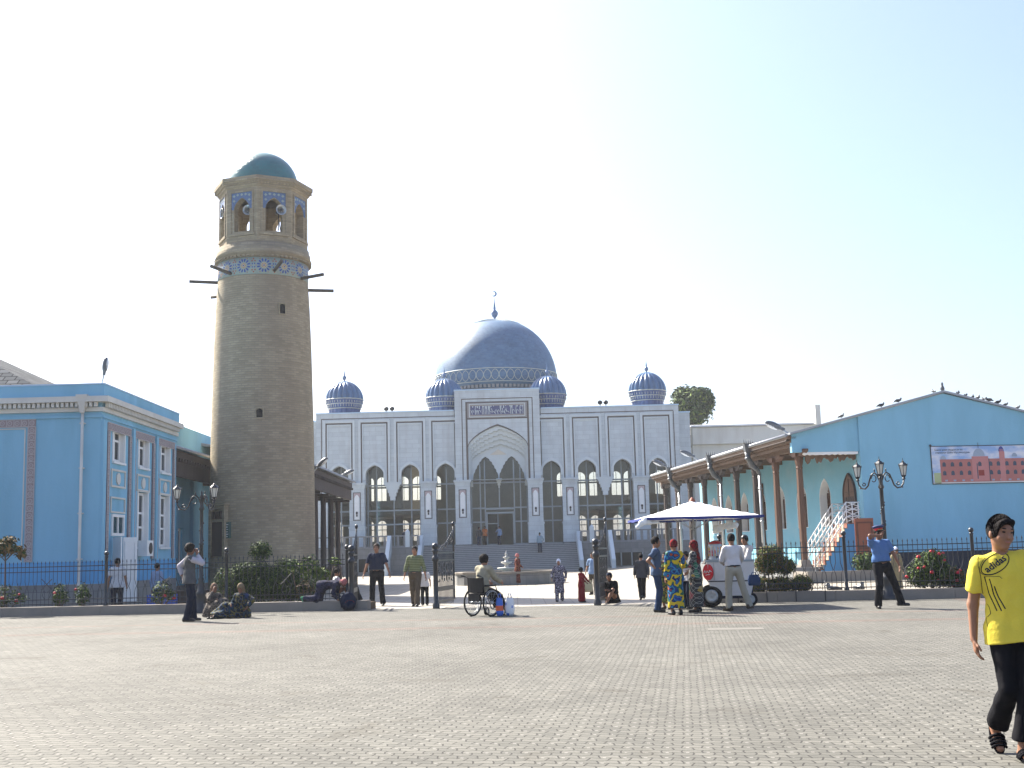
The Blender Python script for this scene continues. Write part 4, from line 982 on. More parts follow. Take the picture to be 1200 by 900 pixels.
b = MB(); b.plate([(WX,zlo),(xr-.4,zlo),(xr-.4,top(xr-.4)),(pk.x,pk.z),(WX,top(WX))], [], GY, GY+.4)
b.build('gable_wall', m_bluewall, rb_)
b = MB(); b.plate([(eL.x,fz-.02),(WX-.002,fz-.02),(WX-.002,top(WX)),(eL.x,eL.z)], [], GY+.10, GY+.35); b.build('porch_fascia', m_bluewall, rb_)
# side wall with deep niches
TW = Matrix.Translation((WX,0,0)) @ Matrix.Rotation(R(-90), 4, 'Z')     # local x -> -Y, local y -> +X
b = MB(); b.T = TW; hs = []; nz0 = onside(970,617,WX).z; nz1 = onside(969,560,WX).z
nys = [3.0+3.3*k for k in range(7)]
for y in nys: hs.append(arch(-(y+.75), 1.5, nz0, nz1-.9, nz1, 7, .3))
b.plate(rect(-LY, .895-.0+(-1.4+.9), .0, ze_ := 6.5) if False else rect(-LY, .49, .0, 6.5), hs, 0, .45)
b.box(-LY,.49,.46,.5,0,6.5)
b.build('side_wall', m_blueporch, rb_)
for y in nys:
    b = MB(); b.T = TW; c = -(y+.75); o_ = arch(c, 1.49, nz0+.005, nz1-.9, nz1-.005, 7, .3); i_ = arch(c, 1.43, nz0+.03, nz1-.9, nz1-.035, 7, .3)
    b.plate(o_, [i_], -.01, .44); nn = b.build('niche', m_white, rb_)
    b = MB(); b.T = TW
    for k in range(6): b.box(c-.70+k*.26-.03, c-.70+k*.26+.03, .36, .43, nz0+.04, nz1-.5+(.35 if 0 < k < 5 else 0))
    for k in range(8): b.box(c-.70, c+.70, .38, .42, nz0+.1+k*.32, nz0+.15+k*.32)
    b.build('lattice', m_wood, nn)
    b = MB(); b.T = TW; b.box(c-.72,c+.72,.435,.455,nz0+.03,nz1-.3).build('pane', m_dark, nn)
dz0 = onside(1000,613,WX).z; dz1 = onside(1001,555,WX).z
b = MB(); b.T = TW; b.plate(arch(-.55, 1.35, dz0, dz1-.9, dz1, 8, .32), [], -.06, -.004); dd = b.build('arched_door', m_wood, rb_)
b = MB(); b.T = TW
for k in range(4): b.box(-.55-.5+k*.27, -.55-.5+k*.27+.19, -.085, -.062, dz0+.2, dz0+1.2); b.box(-.55-.5+k*.27, -.55-.5+k*.27+.19, -.085, -.062, dz0+1.4, dz1-.8)
b.box(-.56,-.54,-.09,-.062,dz0,dz1-.2); o_ = arch(-.55, 1.47, dz0, dz1-.9, dz1+.07, 8, .32); i_ = arch(-.55, 1.33, dz0-.001, dz1-.9, dz1, 8, .32)
b.plate(o_[1:]+[o_[0]]+[i_[0]]+i_[:0:-1], [], -.10, -.005) if True else None
b.build('door_panels', m_wooddk, dd)
b = MB(); b.T = TW; b.box(-14.2,-13.2,-.08,-.004,.4,onside(865,572,WX).z); b.build('tall_door', m_wood, rb_)
b = MB(); b.T = TW; b.box(-LY, 0, -.06, -.002, 0, .45); b.T = Matrix(); b.build('side_plinth', m_granite, rb_)
b = MB(); b.box(WX+.02, xr-.42, GY-.05, GY-.002, -.1, onplane(1100,646,GY).z); b.build('dark_plinth', M('dark_plinth_paint', (.018,.022,.035), .7, .3, 4), rb_)
# platform, columns
zpf = onplane(943,664,0).z
b = MB(); b.box(-.7, WX-.01, -.6, LY, -.45, zpf-.02); b.build('porch_platform', m_granite, rb_)
zcap = eL.z-.75
for k in range(9):
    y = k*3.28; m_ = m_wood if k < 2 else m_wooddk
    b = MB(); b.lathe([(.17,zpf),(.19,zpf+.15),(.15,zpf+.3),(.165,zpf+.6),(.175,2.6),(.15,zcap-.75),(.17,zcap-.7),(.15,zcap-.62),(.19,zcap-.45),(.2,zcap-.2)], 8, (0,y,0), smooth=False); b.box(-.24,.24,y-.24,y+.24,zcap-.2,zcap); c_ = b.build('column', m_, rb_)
    b = MB(); b.box(-.28,.28,y-.28,y+.28,zpf-.2,zpf+.05); b.taper(0,y,zpf+.051,zpf+.30,.5,.5,.36,.36); b.build('column_base', m_kerb if k < 1 else m_, c_)
    b = MB(); b.plate([(-1.0,zcap+.0),(-.55,zcap-.16),(-.25,zcap-.19),(.25,zcap-.19),(.55,zcap-.16),(1.0,zcap),(1.0,zcap+.10),(-1.0,zcap+.10)], [], -.11, .11)
    for v in b.v: x_, y_ = v.x, v.y; v.x, v.y = y_, x_+y
    b.build('bracket', m_, c_)
# beam, carved cornice, roof edge
b = MB(); b.box(-.16,.16,-.6,LY,zcap+.101,zcap+.36)
for k in range(9): y = k*3.28; b.box(-.12, WX-.01, y-.12, y+.12, zcap+.12, zcap+.34)
for k in range(int(LY/.42)): y = -.5+k*.42; b.box(-.55, WX-.01, y, y+.12, zcap+.362, zcap+.48)
b.build('porch_beams', m_woodlt, rb_)
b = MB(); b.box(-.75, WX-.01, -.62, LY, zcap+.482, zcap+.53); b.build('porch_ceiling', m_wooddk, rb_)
b = MB(); x = -.34
b.box(x, x+.10, -.65, LY, zcap+.30, eL.z-.42); b.box(x-.12, x-.002, -.7, LY, eL.z-.52, eL.z-.36); b.box(x-.26, x-.004, -.75, LY, eL.z-.355, eL.z-.20); b.box(x-.40, x-.0, -.8, LY, eL.z-.195, eL.z-.06)
for k in range(int(LY/.28)): y = -.6+k*.28; b.box(x-.08, x-.002, y, y+.14, zcap+.36, eL.z-.56)
b.build('carved_cornice', m_woodlt, rb_)
b = MB()      # ragged carved apron under the fascia
n = 26; xa, xb = eL.x+.75, WX-.02
pts = [(xa, fz-.03)]
rg = random.Random(5)
for k in range(n+1): pts.append((xa+(xb-xa)*k/n, fz-.10-.16*abs(math.sin(k*1.3))-(.28 if k % 6 < 3 else .08)*(1-k/n*.5)))
pts.append((xb, fz-.03)); b.plate(pts[::-1] if False else pts, [], GY+.5, GY+.62)
b.build('carved_apron', m_woodlt, rb_)
b = MB(); pts = [(eL.x+.5, fz-.025)]+[(eL.x+.5+(WX-.05-eL.x-.5)*k/20, fz-.10-.06*abs(math.sin(k*1.7))) for k in range(21)]+[(WX-.05, fz-.025)]; b.plate(pts, [], GY+.12, GY+.34); b.build('white_trim', m_white, rb_)
b = MB(); th = .09
v0 = [(eL.x-.12, GY-.12, top(eL.x)-.02),(pk.x, GY-.12, pk.z+.04),(xr+.2, GY-.12, top(xr+.1)-.06)]
for A, B in ((v0[0],v0[1]),(v0[1],v0[2])):
    q = [A, B, (B[0],LY,B[2]), (A[0],LY,A[2])]; up = [(p[0],p[1],p[2]+th) for p in q]
    b.face(q[::-1]); b.face(up); 
    for i in range(4): j = (i+1)%4; b.face([q[i], q[j], up[j], up[i]])
b.build('roof', m_roof, rb_)
b = MB(); b.tube([(eL.x-.2,-.7,eL.z-.02),(eL.x-.2,LY,eL.z-.02)], .08, 8); b.build('gutter', m_roof, rb_)
# ornate rain spouts with down pipes
for k, y in enumerate((5.0, 12.0, 21.5)):
    b = MB(); x = eL.x-.25; zz = eL.z
    b.taper(x, y, zz-.35, zz+.12, .22,.26,.42,.44); b.tube([(x,y,zz-.3),(x+.02,y,zz-.6),(x+.2,y,zz-.95),(x+.45,y,zz-1.15),(x+.55,y,zz-1.4)], [.15,.13,.15,.12,.09], 8)
    for j in range(5): b.tube([(x-.2+.1*j,y-.2,zz+.1),(x-.24+.12*j,y-.22,zz+.32)], [.035,.008], 5)
    b.ell((x-.05,y-.1,zz-.62), (.14,.16,.10), 8); b.ell((x+.35,y-.05,zz-1.12), (.13,.13,.10), 8); o = b.build('rain_spout', m_ironlt, rb_)
    b = MB(); b.tube([(x+.55,y,zz-1.35),(x+.55,y,.3)], .075, 8)
    for j in range(3): b.tube([(x+.55,y,1+j*1.6),(x+.55,y,1.08+j*1.6)], .10, 8)
    b.build('down_pipe', m_steel, o)
# staircase with lattice railing
zL = dz0-.05; zG2 = zpf-.35; sx0, sx1 = .45, WX-.75; sy0, sy1 = -.75, .95
st = thing('side_staircase', 'steep stair with red and yellow risers and white railing up to the arched door', 'staircase', (c0.x, YR, 0), AR)
b = MB(); n = 11; hh = (zL-zG2)/n; cols = MB()
prof = [(sx0, zG2)]
for i in range(n): x = sx0+(sx1-sx0)*i/(n-1); prof += [(x, zG2+hh*(i+1)), (sx0+(sx1-sx0)*(i+1)/(n-1) if i < n-1 else WX-.08, zG2+hh*(i+1))]
prof.append((WX-.08, zG2))
b.plate(prof, [], sy0, sy1); b.build('stair_body', m_bluelow, st)
mr = M('red_stair_tile', (.20,.075,.05), .5, .2, 6); my = M('yellow_stair_tile', (.38,.33,.25), .5, .2, 6)
for i in range(n):
    x = sx0+(sx1-sx0)*i/(n-1); z = zG2+hh*i; xe = sx0+(sx1-sx0)*(i+1)/(n-1) if i < n-1 else WX-.09
    for k in range(5): yy = sy0+(sy1-sy0)*k/5; cols.box(x-.02, x-.001, yy+.01, yy+(sy1-sy0)/5-.01, z+.01, z+hh-.003, (i+k) % 2)
    cols.box(x-.03, xe, sy0-.03, sy1+.02, z+hh+.002, z+hh+.03, i % 2)
cols.build('stair_tiles', [mr, my], st)
for yy in (sy0+.02, sy1-.02):
    b = MB(); a0, a1 = (sx0-.25, zG2+.95), (sx1, zL+.95)
    for dz in (0, -.32, -.62): b.tube([(a0[0],yy,a0[1]+dz),(a1[0],yy,a1[1]+dz),(WX-.12,yy,a1[1]+dz)], .028, 6)
    for k in range(10): x = a0[0]+(a1[0]-a0[0])*k/9; z = a0[1]+(a1[1]-a0[1])*k/9; b.tube([(x,yy,z-.95 if k else z-.95),(x,yy,z)], .022, 5)
    for k in range(3): x = sx1+k*.28; b.tube([(x,yy,zL),(x,yy,zL+.95)], .025, 5)
    for k in range(4):
        for s_ in (1,-1): b.tube([(sx1+(0 if s_ > 0 else .6),yy,zL+.1+k*.22),(sx1+(.6 if s_ > 0 else 0),yy,zL+.32+k*.22)], .016, 4)
    b.build('railing', m_white, st)
# brown panel leaning by the stair
q0 = onplane(1006,680,-1.9); q1 = onplane(1023,607,-1.9)
bd = thing('wooden_gate_leaf', 'tall reddish brown wooden board beside the side staircase', 'board', RM @ Vector((q0.x,-1.9,terrain(15,50))), AR)
b = MB(); wv = q1.x-q0.x; hv = q1.z-terrain(15,50); mw = M('red_brown_board', (.27,.085,.045), .6, .3, 2, streak=5, bump=.3, bscale=20)
b.box(0, wv, 0, .06, 0, hv).build('panel', mw, bd)
b = MB(); b.frame3(.06, wv-.06, .15, hv-.15, .07, -.03, -.001, 0, True); b.box(.12, wv-.12, -.03, -.001, hv*.48, hv*.53); b.build('rails', M('dark_board', (.14,.05,.03), .6, .3, 4), bd)
# banner
B0 = onplane(1091,523.5,GY-.06); B1 = onplane(1093,567,GY-.06); bw = 9.2; bh = B0.z-B1.z; bz = B1.z
bn = thing('banner', 'long printed banner on the blue gable showing a brick-pink madrasa under a clouded sky', 'banner', RM @ Vector((B0.x, GY-.03, bz)), AR)
def sky_print():
    m, n, b_, out = nmat('banner_sky_print'); t = N(n, 'ShaderNodeTexCoord'); a = N(n, 'ShaderNodeTexNoise'); a.inputs['Scale'].default_value = 1.3; a.inputs['Detail'].default_value = 5
    mp = N(n, 'ShaderNodeMapping'); mp.inputs['Scale'].default_value = (1,1,2.2); L(n, t.outputs['Object'], mp.inputs[0]); L(n, mp.outputs[0], a.inputs['Vector'])
    r = N(n, 'ShaderNodeMapRange', i_1=.38, i_2=.62); L(n, a.outputs[0], r.inputs[0]); L(n, mixc(n, r.outputs[0], (.25,.40,.66), (.66,.68,.74)), b_.inputs['Base Color']); b_.inputs['Roughness'].default_value = .6; return m
MB().box(0,bw,-.0,.025,0,bh).build('canvas', sky_print(), bn)
b = MB(); b.box(-.02,bw,-.012,.03,bh,bh+.03); b.box(-.02,bw,-.012,.03,-.03,0); b.box(-.03,0,-.012,.03,-.03,bh+.03); b.ell((-.02,-.02,bh+.05),(.06,.04,.06),8); b.build('edge_rope', m_iron, bn)
pk1 = M('banner_pink_print', (.42,.16,.14), .6, .12, 2); pk2 = M('banner_pink_light', (.50,.21,.20), .6, .1, 2); pgr = M('banner_green_print', (.40,.46,.25), .6, .1, 2); pdm = M('banner_dome_print', (.30,.36,.45), .4, .1, 2); pdk = M('banner_window_print', (.06,.075,.11), .5, .1, 2); pwh = M('banner_white_print', (.6,.6,.58), .5, .1, 2); pdr = M('banner_door_print', (.27,.04,.03), .5, .1, 2); pbl = M('banner_blue_print', (.06,.07,.25), .5, .1, 2)
U = bh/44.5     # one photograph pixel on the banner
b = MB(); u = lambda px: (px-11)*U/10*1.0; zz = lambda py: bh-(py-220)*U/10
def up(px): return (px-108)*U/10
def pr(x0,x1,y0,y1,m,l=1): b.box(up(x0), up(x1), -.002-.002*l, -.0, zz(y1), zz(y0), m)
pr(125,210,535,665,2,1); pr(110,1300,650,672,5,1)
pr(210,1200,375,650,0,2); pr(1200,1330,375,650,0,2); pr(612,820,345,640,1,3)
for (c, r, y) in ((252,36,375),(705,73,342),(1155,36,355)):
    b.plate([(up(c)+r*U/10*math.cos(math.pi*q/14), zz(y)+r*1.25*U/10*math.sin(math.pi*q/14)) for q in range(15)], [], -.009, -.003, 3)
b.tube([(up(703),-.01,zz(245)),(up(703),-.01,zz(180))], .012, 4, 4)
pr(962,1030,290,650,1,4); b.plate([(up(990)+34*U/10*math.cos(math.pi*q/10), zz(290)+62*U/10*math.sin(math.pi*q/10)) for q in range(11)], [], -.012, -.008, 6)
for x in (975,990,1006): pr(x-4,x+4,262,292,1,6)
for x in (258,362,468,572,708,846,943,1052,1152,1250):
    for y in (462,566):
        if x == 708 and y == 566: continue
        b.plate(arch(up(x), 4.2*U, zz(y), zz(y-32), zz(y-55), 4), [], -.011, -.0065, 4)
for x in (275,380,490,595,865,970,1075,1180): pr(x-17,x+17,620,640,3,3)
pr(685,757,510,578,7,4); pr(668,680,430,615,4,4); pr(822,832,372,640,4,4)
b.build('printed_madrasa', [pk1,pk2,pgr,pdm,pdk,pwh,pbl,pdr], bn)
def text_mesh(name, body, size, mat, par, M4, extrude=.002, align='LEFT', shear=0, width=None):
    cu = bpy.data.curves.new(name, 'FONT'); cu.body = body; cu.size = size; cu.extrude = extrude; cu.align_x = align; cu.shear = shear; cu.resolution_u = 3
    to = bpy.data.objects.new('tmp', cu); COL.objects.link(to); dg = bpy.context.evaluated_depsgraph_get(); dg.update()
    me = bpy.data.meshes.new_from_object(to.evaluated_get(dg)); bpy.data.objects.remove(to)
    if width and len(me.vertices):
        xs_ = [v.co.x for v in me.vertices]; s_ = width/(max(xs_)-min(xs_))
        for v in me.vertices: v.co.x *= s_
    me.transform(M4); me.materials.clear(); me.materials.append(mat); o = bpy.data.objects.new(name, me); COL.objects.link(o); o.parent = par; return o
TX = Matrix.Rotation(R(90),4,'X')
text_mesh('banner_lettering', 'Бинои нави мадрасаи ва', 3.2*U, pdk, bn, Matrix.Translation((up(150),-.006,zz(270))) @ TX, width=35*U)
text_mesh('banner_lettering', 'хонақоҳи Шайх Муслиҳиддин', 3.2*U, pdk, bn, Matrix.Translation((up(158),-.006,zz(303))) @ TX, width=43*U)
# ------------------------------------------------------------ pigeons on the gable roof
def bird(name, label, loc, rz, s=1, group=None, cat='pigeon', mats=None):
    t = thing(name, label, cat, tuple(loc), rz, group); b = MB()
    b.ell((0,0,.12*s), (.085*s,.17*s,.08*s), 8, rot=Matrix.Rotation(R(18),4,'X')); b.ell((0,.13*s,.23*s), (.045*s,.055*s,.05*s), 8); b.tube([(0,.10*s,.13*s),(0,.13*s,.22*s)], [.06*s,.04*s], 7)
    b.tube([(0,.17*s,.23*s),(0,.215*s,.215*s)], [.015*s,.004*s], 5); b.tube([(0,-.12*s,.10*s),(0,-.27*s,.06*s)], [.05*s,.035*s], 6)
    for q in (-.03,.03): b.tube([(q*s,.0,.07*s),(q*s,.02*s,0)], .01*s, 4)
    b.build('body', mats or m_ironlt, t); b = MB()
    for q in (-1,1): b.ell((q*.07*s,-.03*s,.135*s), (.025*s,.16*s,.06*s), 8)
    b.build('wings', m_iron, t); return t
k = 0
ORD = ['lowest left-slope pigeon, above the porch fascia','second pigeon up the left slope of the gable','third pigeon up the left slope of the gable','pigeon on the left slope nearest the gable peak','pigeon on the right slope nearest the gable peak','second pigeon down the right slope from the peak','third pigeon down the right slope from the peak','fourth pigeon down the right slope from the peak','fifth pigeon down the right slope from the peak','sixth pigeon down the right slope from the peak','seventh and larger pigeon down the right slope from the peak','eighth pigeon down the right slope from the peak','ninth and last pigeon down the right slope at the picture edge']
for px in (986, 1033.5, 1054, 1096, 1125, 1134, 1142, 1148, 1154, 1160, 1171, 1180, 1194):
    q = onplane(px, 480, GY); s_ = 1.15 if px not in (1171,) else 1.5
    z = top(q.x)+.12; nm = 'left slope' if px < 1105 else 'right slope'
    w_ = RM @ Vector((q.x, GY+.05, z)); k += 1
    bird('pigeon', ORD[k-1], w_, rg.uniform(0,6), s_*rg.uniform(.5,.75), 'pigeons along the gable roof')
w_ = RM @ Vector((pk.x, GY+.02, pk.z+.12)); fn = MB(); fn.T = Matrix.Translation(w_); fn.lathe([(.06,0),(.11,.08),(.07,.2),(.045,.25),(.06,.31),(.02,.4)], 10); o = fn.build('ridge_finial', m_ironlt); tag(o, 'small dark finial at the very peak of the blue gable', 'finial')
# floodlights of the porch roof
for k, (px, py, Y, lbl) in enumerate(((915,502,56.5,'grey floodlight at the near high end of the carved porch roof'),(811,534,76,'grey floodlight halfway along the porch roof near the mosque end'),(778,545,80,'grey floodlight low at the far end of the porch roof'))):
    q = P(px, py, Y); flood('porch_floodlight', lbl, q+Vector((.45,0,-.35)), q, (-.85,-.2,.35), 1.5)
# ------------------------------------------------------------ fences
def railing_panel(Lp, par, x0, z0=.26, H=1.28, y=.20):
    b = MB(); n = max(2, int(round(Lp/.125))); st_ = Lp/n
    for z in (z0+.07, z0+.20, z0+H-.28, z0+H-.14): b.box(x0, x0+Lp, y-.012, y+.012, z-.012, z+.012)
    for i in range(n):
        x = x0+st_*(i+.5); zm1, zm2 = z0+H*.56, z0+H*.42; dx = (st_*.42 if i % 2 == 0 else -st_*.42)
        b.tube([(x,y,z0+H-.05),(x,y,zm1),(x+dx,y,zm2),(x+dx*.25,y,zm2-.10),(x+dx*.05,y,zm2-.2),(x,y,z0+.02)], .0085, 4)
        b.tube([(x,y,z0+H-.06),(x,y,z0+H-.035),(x,y,z0+H+.03)], [.008,.017,.002], 4)
    c = x0+Lp/2
    for s_ in (1,-1): b.tube([(c-s_*.16,y-.02,z0+H*.62),(c,y-.02,z0+H*.5),(c+s_*.16,y-.02,z0+H*.38)], .012, 4); b.tube([(c+s_*.05,y-.02,z0+.2),(c+s_*.13,y-.02,z0+.33),(c+s_*.08,y-.02,z0+.46),(c+s_*.02,y-.02,z0+.40)], .010, 4)
    return b.build('railing_panel', m_iron, par)
def fpost(x, par, z0=.26, H=1.42, y=.20, r=.045):
    b = MB(); b.lathe([(r*1.5,z0),(r*1.5,z0+.06),(r,z0+.09),(r,z0+H-.06),(r*1.4,z0+H-.03),(r*.8,z0+H)], 10, (x,y,0)); b.ell((x,y,z0+H+.06), (.07,.07,.07), 10); return b.build('fence_post', m_iron, par)
def fence(x0, x1, step, label, first=0):
    t = thing('iron_fence', label, 'fence', KM @ Vector((0,0,0)), -KA); x = x0
    while x < x1-.1:
        e = min(x+step, x1); fpost(x, t); railing_panel(e-x-.12, t, x+.06); x = e
    fpost(x1, t); return t
def kx(px, y=.2):     # local x on the fence line for a pixel column
    d = ray(px, 700); o = Vector((0,0,CZ)); A = KM.inverted() @ o; B = KM.inverted() @ (o+d) - A; q = A+B*((y-A.y)/B.y); return q.x
xp0 = kx(104); xg = kx(411)
fence(xg-3.62*7+.0, xg-.1, 3.62, 'black wrought iron fence left of the open gate, in front of the minaret')
xr0 = kx(993); stp = kx(1144)-xr0
fence(xr0-stp, xr0+5*stp, stp, 'black wrought iron fence right of the drinks cart, before the roses')
# gates: leaves swung inwards
def gate(name, label, px, ang, wd=2.0, H=1.62, post=True, crown=.62):
    x = kx(px, .05); t = thing(name, label, 'gate', KW(x,.05), -KA)
    b = MB(); b.lathe([(.10,0),(.10,.12),(.07,.16),(.07,H-.35),(.10,H-.32),(.10,H-.22),(.07,H-.2),(.07,H-.1),(.11,H-.06),(.06,H)], 12); b.ell((0,0,H+.07), (.10,.10,.10), 12); b.build('gate_post', m_iron, t)
    lf = MB(); lf.T = Matrix.Rotation(ang,4,'Z'); a, e = .10, wd
    lf.frame3(a, e, .16, H-.08, .045, -.025, .025, 0, True); lf.box(a+.046, e-.046, -.02, .02, .46, .58); lf.box(a+.046, e-.046, -.02, .02, H-.34, H-.29)
    n = int(wd/.14)
    for i in range(1, n): x = a+(e-a)*i/n; lf.box(x-.010, x+.010, -.010, .010, .20, H-.13); lf.tube([(x,0,.155),(x,0,.05)], [.014,.003], 4)
    for i in range(4):
        cx = a+(e-a)*(i+.5)/4
        for zc_, rr in ((.85,.15),(1.12,.13)): lf.tube([(cx+rr*math.cos(q*.6),0,zc_+rr*math.sin(q*.6)) for q in range(11)], .012, 4, closed=False)
        lf.tube([(cx+.07*math.cos(q*.8),.0,.52+.05*math.sin(q*.8)) for q in range(8)], .012, 4, closed=True)
    # crest rising towards the free edge
    pts = [(a,0,H-.06)]+[(a+(e-a)*k/8, 0, H-.06+crown*(k/8)**1.6) for k in range(1,9)]; lf.tube(pts, .022, 6)
    for i in range(1, n): f_ = i/n; x = a+(e-a)*f_; lf.tube([(x,0,H-.1),(x,0,H-.06+crown*f_**1.6+.04)], .009, 4); lf.tube([(x,0,H-.06+crown*f_**1.6),(x,0,H-.06+crown*f_**1.6+.12)], [.018,.002], 4)
    for k in range(4): f_ = .35+.18*k; lf.tube([(a+(e-a)*f_+.09*math.cos(q*.75),0.0,H+crown*f_**1.6*.5+.07*math.sin(q*.75)) for q in range(9)], .012, 4)
    lf.tube([(e-.02,0,H-.1),(e-.02,0,H+crown+.05)], [.03,.02], 6); lf.ell((e-.02,0,H+crown+.10),(.05,.05,.07),8)
    lf.build('gate_leaf', m_iron, t); return t
gate('iron_gate', 'black iron gate leaf swung inward behind the men leaving the courtyard', 511, R(87)+KA*0, 2.1)
gate('iron_gate', 'black iron gate leaf seen edge-on between the red-robed girl and the seated man', 700, R(86), 2.1)
gate('iron_gate', 'black ornate iron gate leaf folded open beside the backpack at the left fence end', 412, R(101), 1.9)
# ------------------------------------------------------------ street lamps
def lamp(px, label, rots, Hs=1.0):
    x = kx(px, -.0); base = KW(x, .08, .0)
    t = thing('street_lamp', label, 'street lamp', base, 0)
    H = 3.42*Hs
    b = MB(); b.lathe([(.20,0),(.20,.10),(.15,.14),(.13,.5),(.16,.55),(.10,.62),(.075,.9),(.085,.95),(.06,1.0),(.055,1.9),(.075,1.93),(.055,1.97),(.05,H-.55),(.08,H-.5),(.055,H-.42),(.05,H-.2),(.07,H-.16),(.03,H-.08),(.035,H-.03),(.005,H+.05)], 14)
    for k in range(22): a = k*.9; z = 1.05+k*.07; b.ell((.055*math.cos(a),.055*math.sin(a),z),(.02,.02,.03),6)
    b.build('post', m_iron, t)
    for a in rots:
        b = MB(); b.T = Matrix.Rotation(a,4,'Z'); za = H-.30
        pts = [(.04,0,za-.02),(.09,0,za+.12),(.17,0,za+.20),(.27,0,za+.14),(.33,0,za-.0),(.38,0,za-.14),(.47,0,za-.22),(.58,0,za-.20),(.66,0,za-.10),(.68,0,za+.02)]
        b.tube(pts, .022, 6); b.tube([(.20+.07*math.cos(q*.7),0,za+.04+.09*math.sin(q*.7)) for q in range(9)], .014, 5); b.tube([(.50+.045*math.cos(q*.8+1),0,za-.10+.04*math.sin(q*.8+1)) for q in range(8)], .016, 5)
        b.ell((.17,0,za+.25),(.02,.02,.05),6); b.ell((.62,0,za-.2),(.03,.02,.02),6); b.tube([(.68,0,za+.0),(.68,0,za+.05)], [.05,.03], 8)
        o = b.build('lamp_arm', m_iron, t)
        b = MB(); b.T = Matrix.Rotation(a,4,'Z') @ Matrix.Translation((.68,0,za+.05)); r0, r1 = .062, .115
        b.lathe([(.03,0),(r0+.01,.05),(r0+.01,.065)], 6, smooth=False); b.lathe([(r1+.02,.31),(r1+.01,.335),(.07,.39),(.03,.41),(.035,.43),(.012,.45),(.004,.52)], 6, smooth=False)
        for k in range(6): q = k*math.pi/3; b.tube([(r0*math.cos(q),r0*math.sin(q),.05),(r1*math.cos(q),r1*math.sin(q),.32)], .009, 4); b.ell((r1*1.1*math.cos(q),r1*1.1*math.sin(q),.345),(.012,.012,.02),5)
        ln = b.build('lantern', m_iron, o)
        b = MB(); b.T = Matrix.Rotation(a,4,'Z') @ Matrix.Translation((.68,0,za+.05)); b.lathe([(r0*.93,.06),(r1*.93,.315)], 6, smooth=False).build('lantern_glass', M('frosted_lamp_glass', (.62,.60,.52), .35, .1, 5), ln)
lamp(234, 'black three-armed street lamp beside the left fence, by the man in the vest', (R(194.6), R(74.6), R(-45.4)))
lamp(1042, 'black three-armed street lamp rising behind the policeman', (R(132.5), R(12.5), R(-107.5)))
# ------------------------------------------------------------ fountain
fc = G(594, 686); fy = fc.y+3.0; fx_ = P(594,680,fy).x; zg = terrain(fx_, fy)
ft = thing('fountain', 'round grey marble fountain basin with tiered white bowls before the mosque steps', 'fountain', (fx_, fy, zg))
Rf = 59.5/F*fy
b = MB(); b.lathe([(Rf,0),(Rf,.60),(Rf+.06,.62),(Rf+.06,.72),(Rf-.35,.72),(Rf-.35,.30),(.1,.28)], 20, smooth=False); b.build('basin', m_granite, ft)
MB().lathe([(Rf+.075,.64),(Rf+.075,.735),(Rf-.37,.735)], 20, smooth=False).build('basin_rim', m_kerb, ft)
m_f = M('weathered_white_stone', (.55,.53,.48), .6, .15, 3, grime=((.3,.28,.25), 3, .5))
b = MB(); b.lathe([(r_*.62, .3+(z_-.3)*.70) for r_, z_ in [(.45,.3),(.4,.9),(.25,.95),(.85,1.12),(.88,1.2),(.7,1.22),(.2,1.25),(.16,1.45),(.5,1.6),(.52,1.68),(.2,1.7),(.12,1.9),(.3,2.02),(.32,2.08),(.1,2.1),(.10,2.25),(.16,2.32),(.05,2.4),(.02,2.6)]], 20); b.build('tiered_bowls', m_f, ft)
MB().lathe([(Rf-.36,.5),(.1,.5)], 20).build('basin_water', M('basin_water_surface', (.05,.09,.10), .05, .1, 3, spec=.7), ft)
b = MB()
for k in range(3): a = R(-110+k*60); b.ell(((Rf-.8)*math.cos(a),(Rf-.8)*math.sin(a),.58),(.10,.10,.09),8)
b.build('red_float', M('orange_float', (.6,.12,.05), .5, .1, 5), ft)
# ------------------------------------------------------------ foliage helpers
def leaves(blobs, n, ls, seed, jitter=.25, mats=3, shell=.55, upb=.2):
    rg = np.random.RandomState(seed); b = MB(); vols = np.array([q[3]*q[4]*q[5] for q in blobs])**.67; pr_ = vols/vols.sum()
    idx = rg.choice(len(blobs), n, p=pr_)
    for i in range(n):
        cx, cy, cz, rx, ry, rz = blobs[idx[i]]; d = rg.normal(size=3); d /= np.linalg.norm(d); r = (shell+(1-shell)*rg.rand())*(1+jitter*(rg.rand()-.5))
        p = Vector((cx+d[0]*rx*r, cy+d[1]*ry*r, cz+d[2]*rz*r)); nrm = Vector(d)+Vector(rg.normal(size=3)*.55)+Vector((0,0,upb)); nrm.normalize()
        a = nrm.orthogonal().normalized(); a = Matrix.Rotation(rg.rand()*6.28, 3, nrm) @ a; c = nrm.cross(a); s = ls*(.6+.8*rg.rand())
        q = [p-a*s, p-a*s*.1+c*s*.45, p+a*s, p-a*s*.1-c*s*.45]; m_ = int(rg.rand()**1.3*mats)
        b.face(q, min(m_, mats-1))
    return b
